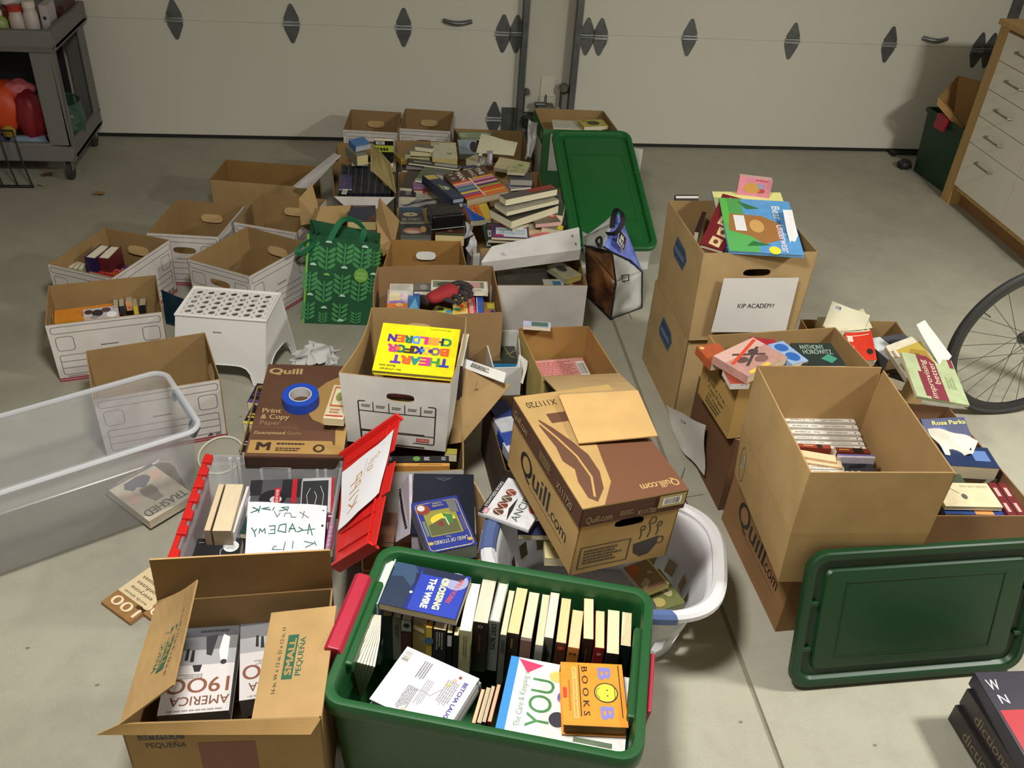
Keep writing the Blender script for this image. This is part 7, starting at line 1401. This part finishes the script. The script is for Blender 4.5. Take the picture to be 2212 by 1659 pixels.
B3('white-spined paperback sliding over the front left of the tan carton',q,[(460,745),(575,742),(400,660)],.545,.02,'#9a4030',pages='#d8d0c4',spine='B',sitems=[('r',0,0,1,1,'#cfcac4')])
# ---- rear right carton ----
sheet('white back cover with a barcode standing open behind the tan carton',[at(*q(1010,400),.30),at(*q(1255,430),.30),at(*q(1292,335),.355),at(*q(1068,250),.375)],'open_cover','paper',col='#cfcbb0',wav=.002,sd=61,items=[('bar',.10,.72,.3,.92,1)])
B3('open cream paperback with curled pages behind the tan carton',q,[(1040,430),(1300,430),(1045,345)],.30,.05,'#d4ceb0',pages='#ddd8c0',curl=.04)
B3('small cream book with white spine at the left of the rear carton',q,[(975,430),(1050,470),(985,400)],.31,.05,'#b9ae88',pages='#cfc7a4')
B3('bright red paperback with white title in the rear right carton',q,[(1180,600),(1330,610),(1130,435)],(.30,.30,.34),.03,'#c8341f',[('lines',.05,.2,.3,.95,2,'#e8d8c8'),('l',[(.0,.85),(.9,.9)],.003,'#e0c8b8'),('c',.8,.3,.12,'#2a1a1a',.1)],curl=.02,cm='cover')
B3('black and red hardcover under the bright red paperback',q,[(1190,640),(1330,645),(1185,560)],.27,.04,'#2a1216')
B3('open book with a gold landscape cover lying over the rear right carton',q,[(1510,710),(1700,640),(1340,535)],(.30,.34,.34),.03,'#d0c9b4',[('r',.22,.10,.98,.80,'#b09a3c'),('p',[(.25,.4),(.6,.7),(.95,.5),(.95,.15),(.25,.15)],'#9a7c2c'),('c',.6,.45,.15,'#7a5c24',.1),('lines',.05,.1,.15,.9,2,'#8a8470')],pages='#cfc5a0',cm='cover')
B3('thick paperback with dark and white photo cover under the gold one',q,[(1400,600),(1640,560),(1250,480)],.30,.05,'#4a4a52',[('r',0,0,.4,1,'#c8ccd0'),('c',.6,.6,.2,'#2a2a30',.2)],pages='#c4a878')
sheet('stiff white page standing up at the right of the gold landscape cover',[at(*q(1720,660),.33),at(*q(1778,580),.34),at(*q(1622,362),.44),at(*q(1570,390),.43)],'loose_page','paper',col='#dad9c4',wav=.002,sd=63)
B3('pale green and maroon book lying over the rear right carton edge',q,[(1888,872),(1778,606),(1640,1000)],(.30,.34,.30),.012,'#aab88e',[('r',.22 if False else .0,.38,1,.72,'#7a2c3c'),('r',0,.25,.35,.38,'#7a2c3c') if False else ('r',.05,.72,.6,.80,'#7a2c3c'),('t','improvising',.46,.64,.12,'#c8c8a8',0,.86,.002),('t','better',.62,.48,.12,'#c8c8a8',0,.50,.002),('r',.80,.02,1,.10,'#7a2c3c'),('lines',.3,.12,.6,.3,3,'#8a9a70')],cm='cover')
B3('black book beneath the gold cover at the carton corner',q,[(1400,700),(1500,735),(1380,640)],.26,.04,'#1b1a1c')
# ---- large right carton ----
B3('blue biography paperback with yellow title at the back of the right carton',q,[(1640,1075),(1900,1060),(1700,950)],(.28,.27,.31),.015,'#1f2c5c',[('t','Rosa Parks',.6,.78,.22,'#d8cf5a',0,.75,.02),('c',.3,.4,.2,'#3a4a8a',.2)])
sheet('crumpled white paper lying on the books in the right carton',[at(*q(1740,1170),.30),at(*q(1900,1175),.30),at(*q(1945,1075),.31),at(*q(1640,1005),.32)],'crumpled_paper','paper',col='#d0ccbe',wav=.012,sd=65,nx=10,ny=8)
B3('thick navy-covered book with rounded spine in the right carton',q,[(1760,1230),(2070,1250),(1900,1120)],.30,.05,'#1f2f55',[('r',.6,.3,.9,.8,'#5a7ab0')],pages='#c4b89c',spine='R')
B3('black book below the navy-covered one in the right carton',q,[(1850,1300),(2060,1310),(1830,1230)],.24,.05,'#16161a')
B3('small cream and green paperback at the left wall of the right carton',q,[(1770,1330),(1862,1335),(1770,1240)],.265,.03,'#3f4a3a',pages='#cfc8a4')
B3('cream paperback with a spoon drawing in the right carton',q,[(1745,1475),(2088,1482),(1800,1335)],.275,.014,'#d6cba8',[('l',[(.15,.95),(.38,.55)],.0025,'#4a4a42'),('c',.44,.42,.05,'#55554c',.11),('t','REVAN RESSY',.72,.85,.10,'#a89a78',0,.5,.004),('c',.12,.6,.03,'#6a6a5c')],pages='#c9c0a0')
B3('blue and orange paperback under the spoon-drawing one',q,[(1745,1520),(2110,1530),(1760,1480)],.255,.02,'#26407c',[('r',.5,0,.8,1,'#c98a4a')])
for i in range(2):
    B3('dark red paperback with white lettering at the front of the right carton, %s of two'%['left','right'][i],q,[(2128+i*62,1540),(2180+i*62,1542),(2000+i*60,1335)],.265,.03,'#6a1f24',[('t','Enduring in History',.4,.5,.4,'#c9a8a0',90,.85,.01)] if False else [('lines',.25,.05,.75,.95,2,'#cfb0a8')],group='dark red paperbacks in the right carton')
# ---- dictionaries on the floor, bottom right ----
q=zf(1380,1059,2.659)
def dz_(label,P,z,t,col,it,si): return bk(label,P[0],P[1],P[2],z,t,col,it,hard=True,spine='L',sitems=si,pages='#b8b0a0')
A_,B_,C_=at(2240,1725,.13),at(2470,1700,.13),at(2152,1482,.13)
for dx,dz2,nm,cc in ((0,0,'upper','#262022'),(-.012,-.063,'lower','#221d1d')):
    o=V((dx,-.004 if dx else 0,dz2)); book('dark dictionary with gold script on its spine, %s of the pair at bottom right'%nm,A_+o,B_+o,C_+o,.062,cc,[('t','dictionary',.5,.85,.05,'#6a5a48',0,.6)],hard=True,sitems=[('t','dictionary',.52,.5,.55,'#75654f',0,.62,.004)],pages='#b8b0a0')
bk('navy reference book with white serif letters and a red panel atop the dictionaries',(2228,1660),(2440,1650),(2180,1450),.178,.047,'#221f30',[('t','W',.12,.86,.12,'#cfcad0',0,.12,.01),('t','N',.14,.70,.10,'#cfcad0',0,.09,.01),('r',.03,.1,.97,.58,'#b0202c')],hard=True,pages='#8a8490')
# blue books in the shaded carton and the contents of the tall green carton
for i,(y,cc) in enumerate(((870,'#2c3f8a'),(900,'#c2c4cc'),(928,'#2f4a9a'),(955,'#b8bac4'))):
    bk(['blue','white','bright blue','pale grey'][i]+' book lying along the edge of the shaded dark carton',(1072+i*11,y+34),(1112+i*11,y+26),(1064+i*9,y),.245-.004*i,.04,cc,pages='#c9c9cc')
bk('yellow printed book at the top of the tall green and white carton',(1262,274),(1315,272),(1235,260),.43,.02,'#b0a832',[('c',.5,.5,.25,'#3a3a1c',.3),('lines',.1,.75,.4,.9,2,'#3a3a1c')])
bk('white folder tucked under the yellow book in the tall green carton',(1195,276),(1300,281),(1185,258),.41,.012,'#c4c4b6',name='folder',cat='folder')

bk('small cream paperback with an orange framed emblem beside the blue tape',(698,903),(741,906),(701,830),.35,.026,'#d6c9a6',[('r',.12,.35,.9,.95,'#b5602c'),('r',.18,.40,.84,.90,'#d6cfae'),('c',.5,.65,.2,'#8a8a4c',.14),('lines',.2,.15,.8,.3,2,'#b0645c'),('r',.05,.06,.95,.10,'#b03c34')],pages='#d2c29c')
